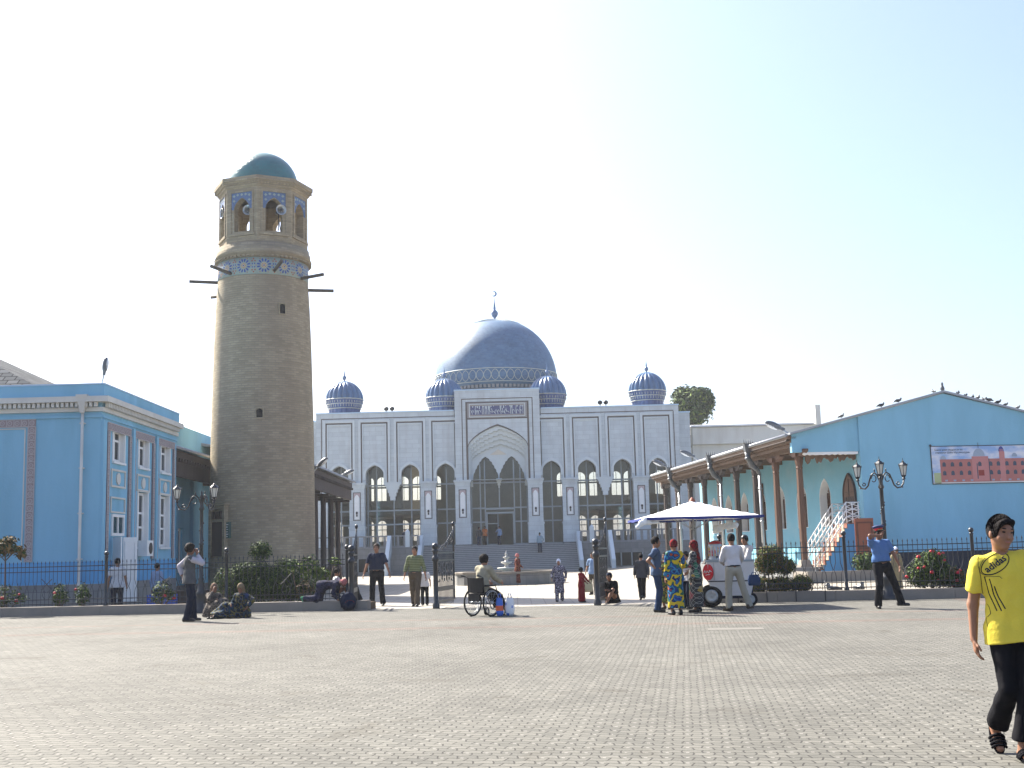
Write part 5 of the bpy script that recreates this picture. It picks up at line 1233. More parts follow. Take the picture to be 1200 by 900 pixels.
def shrub(name, label, base, blobs, n, ls, mats, seed, stems=None, cat='shrub', group=None, flowers=0, core=True, fm=None):
    t = thing(name, label, cat, tuple(base), 0, group); leaves(blobs, n, ls, seed, mats=len(mats)).build('foliage', mats, t)
    rg = random.Random(seed); b = MB()
    zt_ = blobs[0][2]
    for q in blobs: b.tube([(q[0]*.3,q[1]*.3,-.02),(q[0]*.8,q[1]*.8,q[2]*.5),(q[0],q[1],q[2])], [.03,.02,.008], 5)
    b.build('stems', m_bark, t)
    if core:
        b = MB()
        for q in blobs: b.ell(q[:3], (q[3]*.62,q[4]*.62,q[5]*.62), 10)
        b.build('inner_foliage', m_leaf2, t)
    for k in range(flowers):
        q = rg.choice(blobs); a = rg.uniform(math.pi*1.05, math.pi*1.95); e = rg.uniform(-.5, .9); p = (q[0]+q[3]*1.0*math.cos(a)*math.cos(e), q[1]+q[4]*1.0*math.sin(a)*math.cos(e), q[2]+q[5]*math.sin(e)); s = rg.uniform(.035,.06)
        b = MB(); b.ell(p, (s,s,s*.8), 8)
        for j in range(5): aa = j*1.257; b.ell((p[0]+s*.6*math.cos(aa),p[1]+s*.6*math.sin(aa),p[2]-.01),(s*.6,s*.6,s*.6),6)
        b.build('rose_bloom', fm or m_red, t)
    return t
GL = [m_leaf, m_leaf2, m_leafy]
# left clipped shrub behind the fence
q = KW(kx(308,1.5), 1.5, .2); sc = q.y/F
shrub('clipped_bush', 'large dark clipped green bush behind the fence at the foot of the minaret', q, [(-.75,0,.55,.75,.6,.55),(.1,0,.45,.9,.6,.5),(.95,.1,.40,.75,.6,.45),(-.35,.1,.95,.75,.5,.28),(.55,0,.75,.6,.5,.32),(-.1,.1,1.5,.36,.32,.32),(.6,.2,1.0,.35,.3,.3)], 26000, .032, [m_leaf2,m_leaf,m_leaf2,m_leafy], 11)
q = KW(kx(362,1.1), 1.1, .2)
shrub('climbing_shrub', 'loose light green leafy shoots climbing the fence right of the clipped bush', q, [(0,0,1.0,.35,.2,.35),(.4,0,.8,.3,.2,.2),(-.5,0,1.05,.25,.2,.2),(.75,0,1.15,.16,.15,.12)], 520, .07, [m_leafy,m_leaf,m_leafy], 12, core=False)
q = KW(kx(355,1.0), 1.0, .2)
shrub('dry_shrub', 'dry reddish twiggy shrub between the clipped bush and the seated boy', q, [(0,0,.35,.25,.2,.35),(.25,0,.25,.2,.15,.25)], 420, .045, [m_leafr,m_bark,m_leaf2], 13, core=False)
for k, (px, w_, lbl) in enumerate(((8,.8,'red rose bush with sparse leaves at the far left behind the fence'),(70,.35,'small rose bush with one red bloom under the blue wall'),(96,.3,'low rose bush right beside the drain pipe fence post'),(190,.5,'rose bush with red blooms behind the man in the vest'),(262,.4,'rose bush with a red bloom above the seated women'))):
    q = KW(kx(px,.75), .75, .2); shrub('rose_bush', lbl, q, [(0,0,.42 if k != 4 else .75,w_*.6,.3,.34),(w_*.4,0,.3,w_*.4,.25,.2),(-w_*.3,.05,.22,w_*.4,.2,.2)], 420, .05, [m_leaf,m_leaf2,m_leafy], 20+k, flowers=[3,1,1,2,1][k], core=False)
# right topiary, in front of the fence
q = KW(kx(908,.62), .62, .18)
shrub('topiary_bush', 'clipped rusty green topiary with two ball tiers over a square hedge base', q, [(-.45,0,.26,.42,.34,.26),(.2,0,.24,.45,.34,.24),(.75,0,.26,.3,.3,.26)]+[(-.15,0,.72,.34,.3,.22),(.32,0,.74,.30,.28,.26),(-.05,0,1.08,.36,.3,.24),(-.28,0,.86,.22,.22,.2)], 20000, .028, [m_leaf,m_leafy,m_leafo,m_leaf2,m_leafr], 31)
q = KW(kx(1093,.85), .85, .18)
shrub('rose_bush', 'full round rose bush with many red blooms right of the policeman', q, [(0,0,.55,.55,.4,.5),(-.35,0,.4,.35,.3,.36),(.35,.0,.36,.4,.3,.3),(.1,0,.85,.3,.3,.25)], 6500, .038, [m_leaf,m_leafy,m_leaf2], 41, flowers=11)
q = KW(kx(1118,.8), .8, .18)
shrub('rose_bush', 'smaller darker rose bush at the right edge of the round one', q, [(0,0,.32,.42,.3,.3),(.25,0,.2,.3,.25,.2)], 1200, .05, [m_leaf2,m_leaf,m_leafr], 42, flowers=5)
q = RM @ Vector((1.0,-4.5,0)); q.z = terrain(q.x,q.y)+.3
shrub('potted_shrub', 'small green shrub in a raised concrete bed below the side staircase', q, [(0,0,.45,.6,.5,.45),(.6,0,.3,.4,.3,.3)], 1200, .07, GL, 43)
kb = thing('raised_bed', 'low concrete planter edge in front of the side staircase', 'planter', (q.x-2.6,q.y-.7,q.z-.3), AR); MB().box(0,6,0,.15,0,.42).box(0,.15,.15,1.8,0,.42).box(5.85,6,.15,1.8,0,.42).build('kerb_wall', m_kerb, kb); MB().box(.16,5.84,.16,1.8,0,.34).build('soil', m_soil, kb)
# far trees
def tree(label, px, py, wpx, hpx, Y, n, seed, mats, ls):
    c = P(px, py, Y); sc = Y/F; zg = ZG; rx, rz = wpx/2*sc, hpx/2*sc; rg = random.Random(seed)
    t = thing('tree', label, 'tree', (c.x, Y, zg)); cz = c.z-zg
    bl = [(0,0,cz,rx*.72,rx*.7,rz*.8)]
    for k in range(11): a = rg.uniform(0,6.28); e = rg.uniform(-.5,1.2); bl.append((rx*.62*math.cos(a)*math.cos(e), rx*.6*math.sin(a), cz+rz*.62*math.sin(e), rx*rg.uniform(.26,.42), rx*.35, rz*rg.uniform(.24,.40)))
    leaves(bl, n, ls, seed, jitter=.45, mats=len(mats), shell=.35).build('crown', mats, t)
    b = MB(); b.tube([(0,0,0),(.1,0,cz*.4),(0,0,cz*.9)], [.35,.28,.12], 8)
    for q in bl[1:7]: b.tube([(0,0,cz*.6),(q[0]*.5,q[1]*.5,q[2]*.85),(q[0],q[1],q[2])], [.14,.08,.03], 5)
    b.build('trunk', m_bark, t); return t
tree('round dark green tree rising behind the right end of the mosque', 812, 478, 62, 60, 140, 9000, 51, [m_leaf,m_leaf2,m_leaf2,m_leafy], .28)
# sapling at the left edge of the plaza
q = G(4, 722); sp = thing('sapling', 'thin young tree with a rusty crown in a small kerbed pit at the left edge', 'tree', tuple(q)); sc = q.y/F
b = MB(); b.tube([(0,0,0),(.02,0,.9),(0,0,1.75),(.05,0,2.0)], [.035,.028,.022,.01], 7)
for a in range(7): b.tube([(0,0,1.6),(.25*math.cos(a),.2*math.sin(a),1.85),(.5*math.cos(a),.4*math.sin(a),1.95)], [.014,.01,.004], 4)
b.build('trunk', m_bark, sp)
leaves([(-.1,0,2.0,.42,.4,.26),(.28,0,1.95,.34,.3,.16),(.1,0,2.2,.3,.3,.16),(.45,.0,1.8,.22,.2,.14),(-.4,0,1.85,.3,.3,.16)], 900, .07, 61, mats=4, shell=.25).build('crown', [m_leafr,m_leaf2,m_leafo,m_leaf], sp)
b = MB(); 
for (x0,x1,y0,y1) in ((-.9,.75,-.62,-.5),(-.9,.75,.5,.62),(.63,.75,-.499,.499),(-.9,-.78,-.499,.499)): b.box(x0,x1,y0,y1,0,.09)
b.build('pit_kerb', m_kerb, sp); MB().box(-.77,.62,-.49,.49,0,.05).build('pit_soil', m_soil, sp); leaves([(-.1,0,.05,.6,.4,.05)], 500, .05, 62, mats=2).build('pit_grass', [m_leafy,m_leaf], sp)
# low edging rail by the topiary
t = thing('low_rail', 'knee-high thin wire edging rail in front of the topiary', 'fence', KW(kx(865,-.02),-.02), -KA); b = MB()
for x in (0,.75,1.5,2.25): b.tube([(x,0,0),(x,0,.52)], .012, 5)
for z in (.34,.48): b.tube([(0,0,z),(2.25,0,z)], .009, 4)
for k in range(18): b.tube([(k*.125,0,.34),(k*.125+.06,0,.48),(k*.125+.125,0,.34)], .006, 4)
b.build('wire_rail', m_iron, t)
# pavement pieces: pale manhole slab on the plaza
q = G(862,737); t = thing('paving_plate', 'pale rectangular plate set flush in the paving below the cart shadow', 'plate', tuple(q), -KA)
MB().box(-.5,.5,-.28,.28,-.02,.004).build('slab', M('pale_slab', (.145,.138,.122), .8, .15, 4), t)
# pigeons on the court
for k, (px, py, lb_) in enumerate(((977,687,'grey pigeon pecking on the courtyard slabs near the fence post'),(1007,686,'grey pigeon on the courtyard slabs nearest the policeman'))):
    q = G(px, py); q = Vector((P(px,py,37).x, 37, terrain(P(px,py,37).x,37))); bird('pigeon', lb_, q, 1.4+k*2, 1.3)
# ------------------------------------------------------------ figure modelling: smooth union fields meshed with surface nets
def Cn(a, b, r1, r2, n=None, s=1, ca=False, cb=False, k=.02): return ('c', np.array(a, float), np.array(b, float), r1, r2, None if n is None else np.array(n, float), s, ca, cb, k)
def El(c, r, R3=None, k=.02): return ('e', np.array(c, float), np.array(r, float), np.eye(3) if R3 is None else np.array(R3, float), k)
def prim_d(q, p, inf=0):
    if q[0] == 'c':
        _, a, b, r1, r2, n, s, ca, cb, k = q; ba = b-a; L2 = ba@ba+1e-12
        t = ((p-a)@ba)/L2; tc_ = np.clip(t, 0, 1); v = p-a-tc_[...,None]*ba
        if n is not None: v = v+n*((v@n)*(s-1))[...,None]
        d = np.sqrt((v*v).sum(-1))-(r1+(r2-r1)*tc_+inf); Ln = math.sqrt(L2)
        if ca: d = np.maximum(d, -t*Ln)
        if cb: d = np.maximum(d, (t-1)*Ln)
        return d
    _, c, r, R3, k = q; v = ((p-c)@R3)/(r+inf); k0 = np.sqrt((v*v).sum(-1)); w_ = v/(r+inf); k1 = np.sqrt((w_*w_).sum(-1))+1e-9
    return k0*(k0-1)/k1
def prim_box(q, inf=0):
    if q[0] == 'c': m_ = max(q[3], q[4])+inf; return np.minimum(q[1], q[2])-m_, np.maximum(q[1], q[2])+m_
    m_ = max(q[2])+inf; return q[1]-m_, q[1]+m_
def field_mesh(prims, h, inf=0, cuts=(), planes=(), wr=0, seed=0):
    bs = [prim_box(q, inf) for q in prims]; lo = np.min([x[0] for x in bs], 0)-3*h; hi = np.max([x[1] for x in bs], 0)+3*h
    n = np.ceil((hi-lo)/h).astype(int)+1; ax_ = [lo[i]+h*np.arange(n[i]) for i in range(3)]; Fd = np.full(n, 1.0, np.float32)
    for q, (a, b) in zip(prims, bs):
        k = q[-1]; i0 = np.maximum(((a-lo-k*1.2-2*h)/h).astype(int), 0); i1 = np.minimum(((b-lo+k*1.2+2*h)/h).astype(int)+2, n)
        sl = tuple(slice(i0[j], i1[j]) for j in range(3)); p = np.stack(np.meshgrid(*[ax_[j][sl[j]] for j in range(3)], indexing='ij'), -1)
        d = prim_d(q, p, inf).astype(np.float32); f = Fd[sl]
        if k > 0: hh = np.clip(.5+.5*(f-d)/k, 0, 1); Fd[sl] = f*(1-hh)+d*hh-k*hh*(1-hh)
        else: Fd[sl] = np.minimum(f, d)
    if cuts or planes or wr:
        p = np.stack(np.meshgrid(*ax_, indexing='ij'), -1)
        if wr: Fd += (wr*(np.sin(p[...,0]*31+seed+np.sin(p[...,2]*17)*1.3)*np.sin(p[...,2]*23+p[...,1]*29+seed*2)+.5*np.sin(p[...,0]*57+p[...,2]*11+seed))).astype(np.float32)
        for q in cuts: Fd = np.maximum(Fd, -prim_d(q, p)).astype(np.float32)
        for (o, nn) in planes: Fd = np.maximum(Fd, (p-np.array(o, float))@np.array(nn, float)).astype(np.float32)
    ins = Fd < 0; S = [slice(None,-1), slice(1,None)]
    cnt = sum(ins[S[a],S[b],S[c]].astype(np.int8) for a in (0,1) for b in (0,1) for c in (0,1)); act = (cnt > 0) & (cnt < 8)
    I = np.argwhere(act); idx = -np.ones(act.shape, np.int64); idx[act] = np.arange(len(I))
    acc = np.zeros((len(I),3)); num = np.zeros(len(I)); co = [(a,b,c) for a in (0,1) for b in (0,1) for c in (0,1)]
    val = {c: Fd[I[:,0]+c[0], I[:,1]+c[1], I[:,2]+c[2]].astype(float) for c in co}
    for c in co:
        for d_ in range(3):
            if c[d_] == 0:
                e = list(c); e[d_] = 1; e = tuple(e); m_ = (val[c] < 0) != (val[e] < 0)
                t = np.where(m_, val[c]/(val[c]-val[e]+1e-12), 0); pt = np.array(c)[None]+t[:,None]*(np.array(e)-np.array(c))[None]
                acc += pt*m_[:,None]; num += m_
    V = (I+acc/np.maximum(num,1)[:,None])*h+lo; Q = []
    for d_ in range(3):
        u, v = [(1,2),(2,0),(0,1)][d_]; sa = [slice(1,-1)]*3; sb = [slice(1,-1)]*3; sa[d_] = slice(0,-1); sb[d_] = slice(1,None)
        A = ins[tuple(sa)]; B = ins[tuple(sb)]; X = np.argwhere(A != B); X = X + np.array([0 if j == d_ else 1 for j in range(3)])
        fl = ins[X[:,0],X[:,1],X[:,2]]; du = np.zeros(3,int); du[u] = 1; dv = np.zeros(3,int); dv[v] = 1
        g_ = lambda Y: idx[Y[:,0],Y[:,1],Y[:,2]]
        q = np.stack([g_(X-du-dv), g_(X-dv), g_(X), g_(X-du)], 1); q[~fl] = q[~fl][:,::-1]; Q.append(q)
    Q = np.concatenate(Q); Q = Q[(Q >= 0).all(1)]; return V, Q
def mesh_obj(name, V, Q, mats, par=None, extra=None, label=None):
    me = bpy.data.meshes.new(name); v = V.tolist() if hasattr(V,'tolist') else list(V); f = Q.tolist() if hasattr(Q,'tolist') else list(Q); nb = len(f)
    if extra: o_ = len(v); v += [tuple(x) for x in extra.v]; f += [[i+o_ for i in q] for q in extra.f]
    me.from_pydata(v, [], f); me.polygons.foreach_set('use_smooth', [True]*len(f))
    for m_ in (mats if isinstance(mats, list) else [mats]): me.materials.append(m_)
    me.update(); o = bpy.data.objects.new(name, me); COL.objects.link(o)
    if par: o.parent = par
    if label: o['label'] = label
    return o
def ik(a, c, l1, l2, pole):
    a = Vector(a); c = Vector(c); d = c-a; D = d.length
    if D > (l1+l2)*.995: c = a+d*((l1+l2)*.995/D); d = c-a; D = d.length
    x = (l1*l1-l2*l2+D*D)/(2*D); hgt = math.sqrt(max(0, l1*l1-x*x)); u = d/D; p = Vector(pole); p = p-u*p.dot(u)
    p = p.normalized() if p.length > 1e-5 else Vector((0,1,0)); return a+u*x+p*hgt, c
SK = M('skin_tan', (.24,.118,.07), .55, .10, 8, spec=.35); SK2 = M('skin_dark', (.19,.09,.055), .55, .10, 8, spec=.35)
m_hair = M('black_hair', (.008,.006,.006), .8, .3, 40, spec=.10, bump=.6, bscale=90); m_greyh = M('grey_brown_hair', (.04,.03,.026), .8, .3, 40, spec=.08)
m_eye = M('dark_eye', (.02,.012,.01), .25, .1, 10); m_lip = M('lip', (.30,.11,.09), .5, .1, 10)
m_shoe = M('black_shoe', (.015,.014,.014), .4, .2, 10)
def person(label, loc, yaw, H=1.75, fem=False, pelvis=(0,0,.93), spine=(0,0,1), footR=(.10,0,.085), footL=(-.10,0,.085), toeR=8, toeL=-8, handR=None, handL=None,
           poleR=(.6,-1,-.2), poleL=(-.6,-1,-.2), kR=(0.1,1,0), kL=(-.1,1,0), head=(0,0), tilt=(0,0,1), res=.014, skin=None, top=None, bottom=None, shoe='shoe', shoe_mat=None, hair='short', hair_mat=None,
           scarf=None, cap=None, group=None, dirR=None, dirL=None, bulk=1.0, sh=0, fingers=True, face=True, name='person', swd=None, twist=0, belt=None, closeup=False, toedown=(0,0), curl=.5):
    skin = skin or SK; shoe_mat = shoe_mat or m_shoe; hair_mat = hair_mat or m_hair
    s = H/1.75; root = thing(name, label, 'person', tuple(loc), yaw, group); S = lambda v: Vector(v)*s; A = lambda v: np.array(v, float)
    pv = Vector(pelvis); sp = Vector(spine).normalized(); neck = pv+sp*.53
    latp = Vector((1,0,0)); lat = Matrix.Rotation(twist,3,'Z') @ latp; lat = (lat-sp*lat.dot(sp)).normalized(); fwd = sp.cross(lat).normalized()*1; fwd = -fwd if fwd.dot(Vector((0,1,0)))+fwd.z*0 < 0 and abs(sp.z) > .5 else fwd
    if abs(sp.z) <= .5 and fwd.z > 0: fwd = -fwd
    R3 = np.array([[lat.x,fwd.x,sp.x],[lat.y,fwd.y,sp.y],[lat.z,fwd.z,sp.z]])
    sw = swd or (.155 if fem else .175); shR = neck+lat*sw-sp*.055; shL = neck-lat*sw-sp*.055; hpR = pv+latp*.095; hpL = pv-latp*.095
    handR = Vector(handR) if handR else shR+Vector((.10,.04,-.52)); handL = Vector(handL) if handL else shL+Vector((-.10,.04,-.52))
    elR, wrR = ik(shR, handR, .285, .25, poleR); elL, wrL = ik(shL, handL, .285, .25, poleL)
    knR, anR = ik(hpR, footR, .43, .425, kR); knL, anL = ik(hpL, footL, .43, .425, kL)
    hup = Vector(tilt).normalized(); hc = neck+hup*.055+(hup*.11)+fwd*.018; hy, hp_ = head
    Rh = (Matrix.Rotation(hy,3,'Z') @ (Vector((0,0,1)).rotation_difference(hup)).to_matrix() @ Matrix.Rotation(hp_,3,'X')); hf = Rh @ Vector((0,1,0)); hx = Rh @ Vector((1,0,0)); hz = Rh @ Vector((0,0,1)); RH = np.array(Rh)
    torso = [El(pv+sp*.0, (.155*bulk+ (.01 if fem else 0),.115*bulk,.13), R3, .05), El(pv+sp*.17+fwd*.008, (.138*bulk,.105*bulk,.16), R3, .05), El(pv+sp*.35+fwd*.005, (.158*bulk*(.94 if fem else 1),.112*bulk,.18), R3, .05), Cn(shR-lat*.03, shL+lat*.03, .062, .062, k=.06)]
    if fem: torso += [El(pv+sp*.34+fwd*.09+lat*q, (.06,.05,.06), R3, .03) for q in (.065,-.065)]
    armR = [Cn(shR, elR, .052*bulk, .040, k=.03), Cn(elR, wrR, .040, .026, k=.02)]; armL = [Cn(shL, elL, .052*bulk, .040, k=.03), Cn(elL, wrL, .040, .026, k=.02)]
    thR = [Cn(hpR, knR, .085*bulk, .055, k=.04)]; thL = [Cn(hpL, knL, .085*bulk, .055, k=.04)]
    shnR = [Cn(knR, knR*.6+anR*.4, .053,.056,k=.02), Cn(knR*.6+anR*.4, anR, .056, .036, k=.02)]; shnL = [Cn(knL, knL*.6+anL*.4, .053,.056,k=.02), Cn(knL*.6+anL*.4, anL, .056, .036, k=.02)]
    def foot(an, yaw_, td):
        f = Matrix.Rotation(R(-yaw_),3,'Z') @ Matrix.Rotation(R(td),3,'X') @ Vector((0,1,0)); dn = Matrix.Rotation(R(-yaw_),3,'Z') @ Matrix.Rotation(R(td),3,'X') @ Vector((0,0,-1)); return f, dn, an-f*.055+dn*.045, an+f*.145+dn*.055
    fR = foot(anR, toeR, toedown[0]); fL = foot(anL, toeL, toedown[1])
    feet = [Cn(f[2], f[3], .036, .028, k=.03) for f in (fR, fL)]
    nk = [Cn(neck-sp*.04, neck+hup*.09, .056 if not fem else .048, .052 if not fem else .045, k=.03)]
    hd = [El(hc+hz*.012, (.076,.094,.108), RH, .02), El(hc-hz*.055+hf*.022, (.056,.070,.065), RH, .03), El(hc-hz*.098+hf*.066, (.026,.022,.020), RH, .02),
          Cn(hc+hf*.090+hz*.012, hc+hf*.112-hz*.030, .007, .0135, k=.012), El(hc+hf*.088-hz*.062, (.026,.012,.008), RH, .01), El(hc+hf*.080+hz*.030, (.05,.016,.010), RH, .014),
          El(hc+hx*.079-hf*.0-hz*.008, (.012,.02,.034), RH, .006), El(hc-hx*.079-hz*.008, (.012,.02,.034), RH, .006), El(hc+hx*.036+hf*.066-hz*.03, (.024,.022,.022), RH, .02), El(hc-hx*.036+hf*.066-hz*.03, (.024,.022,.022), RH, .02)]
    hands = []; ex = MB()
    for (wr, el, dr, sg) in ((wrR, elR, dirR, 1), (wrL, elL, dirL, -1)):
        d = Vector(dr).normalized() if dr else (wr-el).normalized()
        side = (fwd if abs(d.dot(fwd)) < .8 else sp); side = (side-d*side.dot(d)).normalized(); pn_ = d.cross(side)*sg      # palm normal towards body
        if pn_.dot(lat)*sg > 0: pn_ = -pn_
        pc = wr+d*.052; hands.append(Cn(wr, wr+d*.075, .026, .036, n=pn_, s=2.0, k=.015))
        th0 = wr+d*.03+side*.025; tp = [th0, th0+d*.028+side*.028+pn_*.008, th0+d*.058+side*.034+pn_*.020]
        fr = .0088 if closeup else .0095
        fchs = []
        for i, (off, ln) in enumerate(((.027,.070),(.009,.080),(-.009,.074),(-.026,.058))):
            p0 = wr+d*.085+side*off; d1 = (d+pn_*curl*.35).normalized(); d2 = (d+pn_*curl*1.0).normalized(); d3 = (d*.6+pn_*curl*1.5).normalized()
            p1 = p0+d1*ln*.45; p2 = p1+d2*ln*.32; p3 = p2+d3*ln*.26; fchs.append([p0-d*.02, p1, p2, p3])
        if closeup:
            for c in fchs: hands += [Cn(c[0],c[1],fr,fr*.95,k=.004), Cn(c[1],c[2],fr*.95,fr*.85,k=.004), Cn(c[2],c[3],fr*.85,fr*.7,k=.004)]
            hands += [Cn(wr+d*.012+side*.012,tp[0],.016,.014,k=.012), Cn(tp[0],tp[1],.0125,.0105,k=.008), Cn(tp[1],tp[2],.0105,.008,k=.004)]
        elif fingers:
            for c in fchs: ex.tube([q*s for q in c], [fr*s, fr*s, fr*.9*s, fr*.65*s], 6)
            ex.tube([q*s for q in [wr+d*.02]+tp], [.013*s,.012*s,.010*s,.007*s], 6)
    def SCL(pr_): 
        o = []
        for q in pr_:
            if q[0] == 'c': o.append(('c', q[1]*s, q[2]*s, q[3]*s, q[4]*s, q[5], q[6], q[7], q[8], q[9]*s))
            else: o.append(('e', q[1]*s, q[2]*s, q[3], q[4]*s))
        return o
    body = torso+armR+armL+thR+thL+shnR+shnL+feet+nk+hd+hands
    V, Q = field_mesh(SCL(body), res); bo = mesh_obj('body', V, Q, skin, root, ex)
    sd = abs(hash(label)) % 97 if False else len(label) % 13
    info = dict(root=root, hc=hc*s, Rh=Rh, wrR=wrR*s, wrL=wrL*s, neck=neck*s, pv=pv*s, sp=sp, fwd=fwd, lat=lat, s=s, knR=knR*s, knL=knL*s, anR=anR*s, anL=anL*s, shR=shR*s, shL=shL*s)
    rc_ = max(res, .011) if not closeup else .008
    if face:
        b = MB(); e = 1.0*s
        for q in (-1, 1): b.T = Matrix.Translation((hc+hf*.0865+hz*.012+hx*.031*q)*s) @ Rh.to_4x4(); b.ell((0,0,0), (.014*s,.008*s,.0075*s), 8); b.ell((0,.004*s,.024*s), (.019*s,.006*s,.005*s), 8)
        b.T = Matrix(); b.build('eyes', m_eye, root)
        b = MB(); b.T = Matrix.Translation((hc+hf*.094-hz*.060)*s) @ Rh.to_4x4(); b.ell((0,0,0), (.021*s,.008*s,.006*s), 8); b.build('mouth', m_lip, root)
    # clothes
    if top:
        kind, mt = top[0], top[1]; fr = top[2] if len(top) > 2 else .55
        I = .015*(1 if kind != 'jacket' else 1.5); longs = kind in ('shirt','jacket','coat','dress','robe')
        tp_ = [q for q in torso]
        hem = pv-sp*.06; 
        if kind in ('dress','robe'): pass
        tp_ += [Cn(pv+sp*.10, pv-sp*.12, .176*bulk, .218*bulk, n=fwd, s=1.56, cb=True, k=.04)]
        if kind in ('tshirt','shirt','vest') and not belt and pv.z > .6: tp_ += [Cn(h1, h1+(k1-h1)*.3, .102*bulk, .100*bulk, k=.04) for h1, k1 in ((hpR,knR),(hpL,knL))]
        for (sh_, el_, wr_) in ((shR,elR,wrR),(shL,elL,wrL)):
            if kind == 'vest': tp_ += [Cn(sh_, sh_+(el_-sh_)*.12, .058, .055, cb=True, k=.03)]
            elif longs: tp_ += [Cn(sh_, el_, .056*bulk, .044, k=.03), Cn(el_, el_+(wr_-el_)*.93, .044, .033, cb=True, k=.015)]
            else: tp_ += [Cn(sh_, sh_+(el_-sh_)*fr, .056*bulk, .056, cb=True, k=.03)]
        planes = [] if kind in ('dress','robe') else [(A(pv+sp*(.083 if belt else (-.085 if kind != 'jacket' else -.11)))*s, -A(sp))]
        if kind in ('dress','robe'):
            mid = (anR+anL)/2; kn = (knR+knL)/2; hemz = top[3] if len(top) > 3 else .14
            hemp = Vector((mid.x, mid.y, max(hemz, .0)))
            if abs(sp.z) > .6 and pv.z > .6:
                wd_ = max(.17, abs(anR.x-anL.x)/2+.09, abs(anR.y-anL.y)/2+.09)
                tp_ += [Cn(pv+sp*.05, pv-sp*.12, .14, .165, n=fwd, s=1.15, k=.06), Cn(pv-sp*.10, hemp, .16, wd_, n=fwd, s=1.12, cb=True, k=.05)]
            else:
                for (h1, k1, a1) in ((hpR,knR,anR),(hpL,knL,anL)): tp_ += [Cn(h1, k1, .12, .10, k=.10), Cn(k1, a1, .10, .085, cb=True, k=.10)]
        V, Q = field_mesh(SCL(tp_), rc_, I*s, planes=planes, wr=.0055*s, seed=sd); nm = {'tshirt':'t_shirt','shirt':'shirt','jacket':'jacket','vest':'vest','dress':'dress','robe':'robe','coat':'coat'}[kind]; info['top'] = mesh_obj(nm, V, Q, mt, root)
    if kind_under := (top[4] if top and len(top) > 4 else None):     # sleeves of a shirt under a vest
        tp_ = []
        for (sh_, el_, wr_) in ((shR,elR,wrR),(shL,elL,wrL)): tp_ += [Cn(sh_, el_, .060, .048, k=.03), Cn(el_, el_+(wr_-el_)*.9, .046, .036, cb=True, k=.015)]
        V, Q = field_mesh(SCL(tp_), rc_, .012*s, wr=.003*s, seed=sd); mesh_obj('sleeves', V, Q, kind_under, root)
    if bottom:
        kind, mt = bottom[0], bottom[1]; lf_ = bottom[2] if len(bottom) > 2 else 1.0; flare = bottom[3] if len(bottom) > 3 else 1.0
        tp_ = [El(pv-sp*.01, (.150*bulk,.112*bulk,.115), R3, .04)]
        for (h1, k1, a1, f_) in ((hpR,knR,anR,fR),(hpL,knL,anL,fL)):
            e_ = a1+(a1-k1).normalized()*.035 if lf_ >= 1 else k1+(a1-k1)*lf_
            kr = .052 if closeup else .062; tp_ += [Cn(h1, k1, .088*bulk, kr, k=.04), Cn(k1, e_, kr+.002, .066*flare, cb=True, k=.02)]
        V, Q = field_mesh(SCL(tp_), rc_, .014*s, planes=[(A(pv+sp*(.10 if belt or not top else .02))*s, A(sp))], wr=.0045*s, seed=sd+3); mesh_obj('trousers', V, Q, mt, root)
    if belt:
        b = MB(); c = pv+sp*.085; b.tube([tuple((c+lat*(.158*bulk)*math.cos(q*math.pi/10)+fwd*(.122*bulk)*math.sin(q*math.pi/10))*s) for q in range(20)], .018*s, 6, closed=True); b.build('belt', belt, root)
    if shoe:
        for f, side in ((fR,1),(fL,-1)):
            if shoe == 'shoe':
                V, Q = field_mesh(SCL([Cn(f[2], f[3], .042, .036, k=.02), Cn(f[2]-f[1]*.02, f[2]-f[1]*.045, .040,.036,k=.02)]), min(rc_,.012), .004*s, planes=[(A(f[3]+f[1]*.024)*s, A(f[1]))]); mesh_obj('shoe', V, Q, shoe_mat, root)
            else:
                b = MB(); fw = f[0]; dn = f[1]; sx = fw.cross(dn).normalized(); c0_, c1_ = f[2]+dn*.026-fw*.035, f[3]+dn*.020+fw*.045; o = []
                for q in range(20):
                    a = q*math.pi/10; t_ = .5+.5*math.cos(a); o.append(c0_+(c1_-c0_)*t_+sx*math.sin(a)*(.040+.010*t_))
                lo_ = [p*s for p in o]; hi_ = [(p-dn*.022)*s for p in o]; b.face(lo_); b.face(hi_[::-1])
                for q in range(20): j = (q+1)%20; b.face([lo_[q], hi_[q], hi_[j], lo_[j]])
                for t_ in (.52,.70):
                    c = c0_+(c1_-c0_)*t_; b.tube([(c+sx*(.052*math.cos(a))*1.0-dn*(.010+.070*math.sin(a)*(1.15-t_)**.5))*s for a in [q*math.pi/8 for q in range(9)]], .011*s, 6)
                    b.tube([(c+fw*.025+sx*(.051*math.cos(a))-dn*(.010+.062*math.sin(a)*(1.15-t_)**.5))*s for a in [q*math.pi/8 for q in range(9)]], .010*s, 6)
                b.build('sandal', shoe_mat, root)
    hr = [El(hc+hz*.022-hf*.008, (.081,.099,.108), RH, .02)]
    fcut = lambda dz=.03, r_=.13: El(hc+hf*.105-hz*dz, (.082,.072,r_*.8), RH, 0)
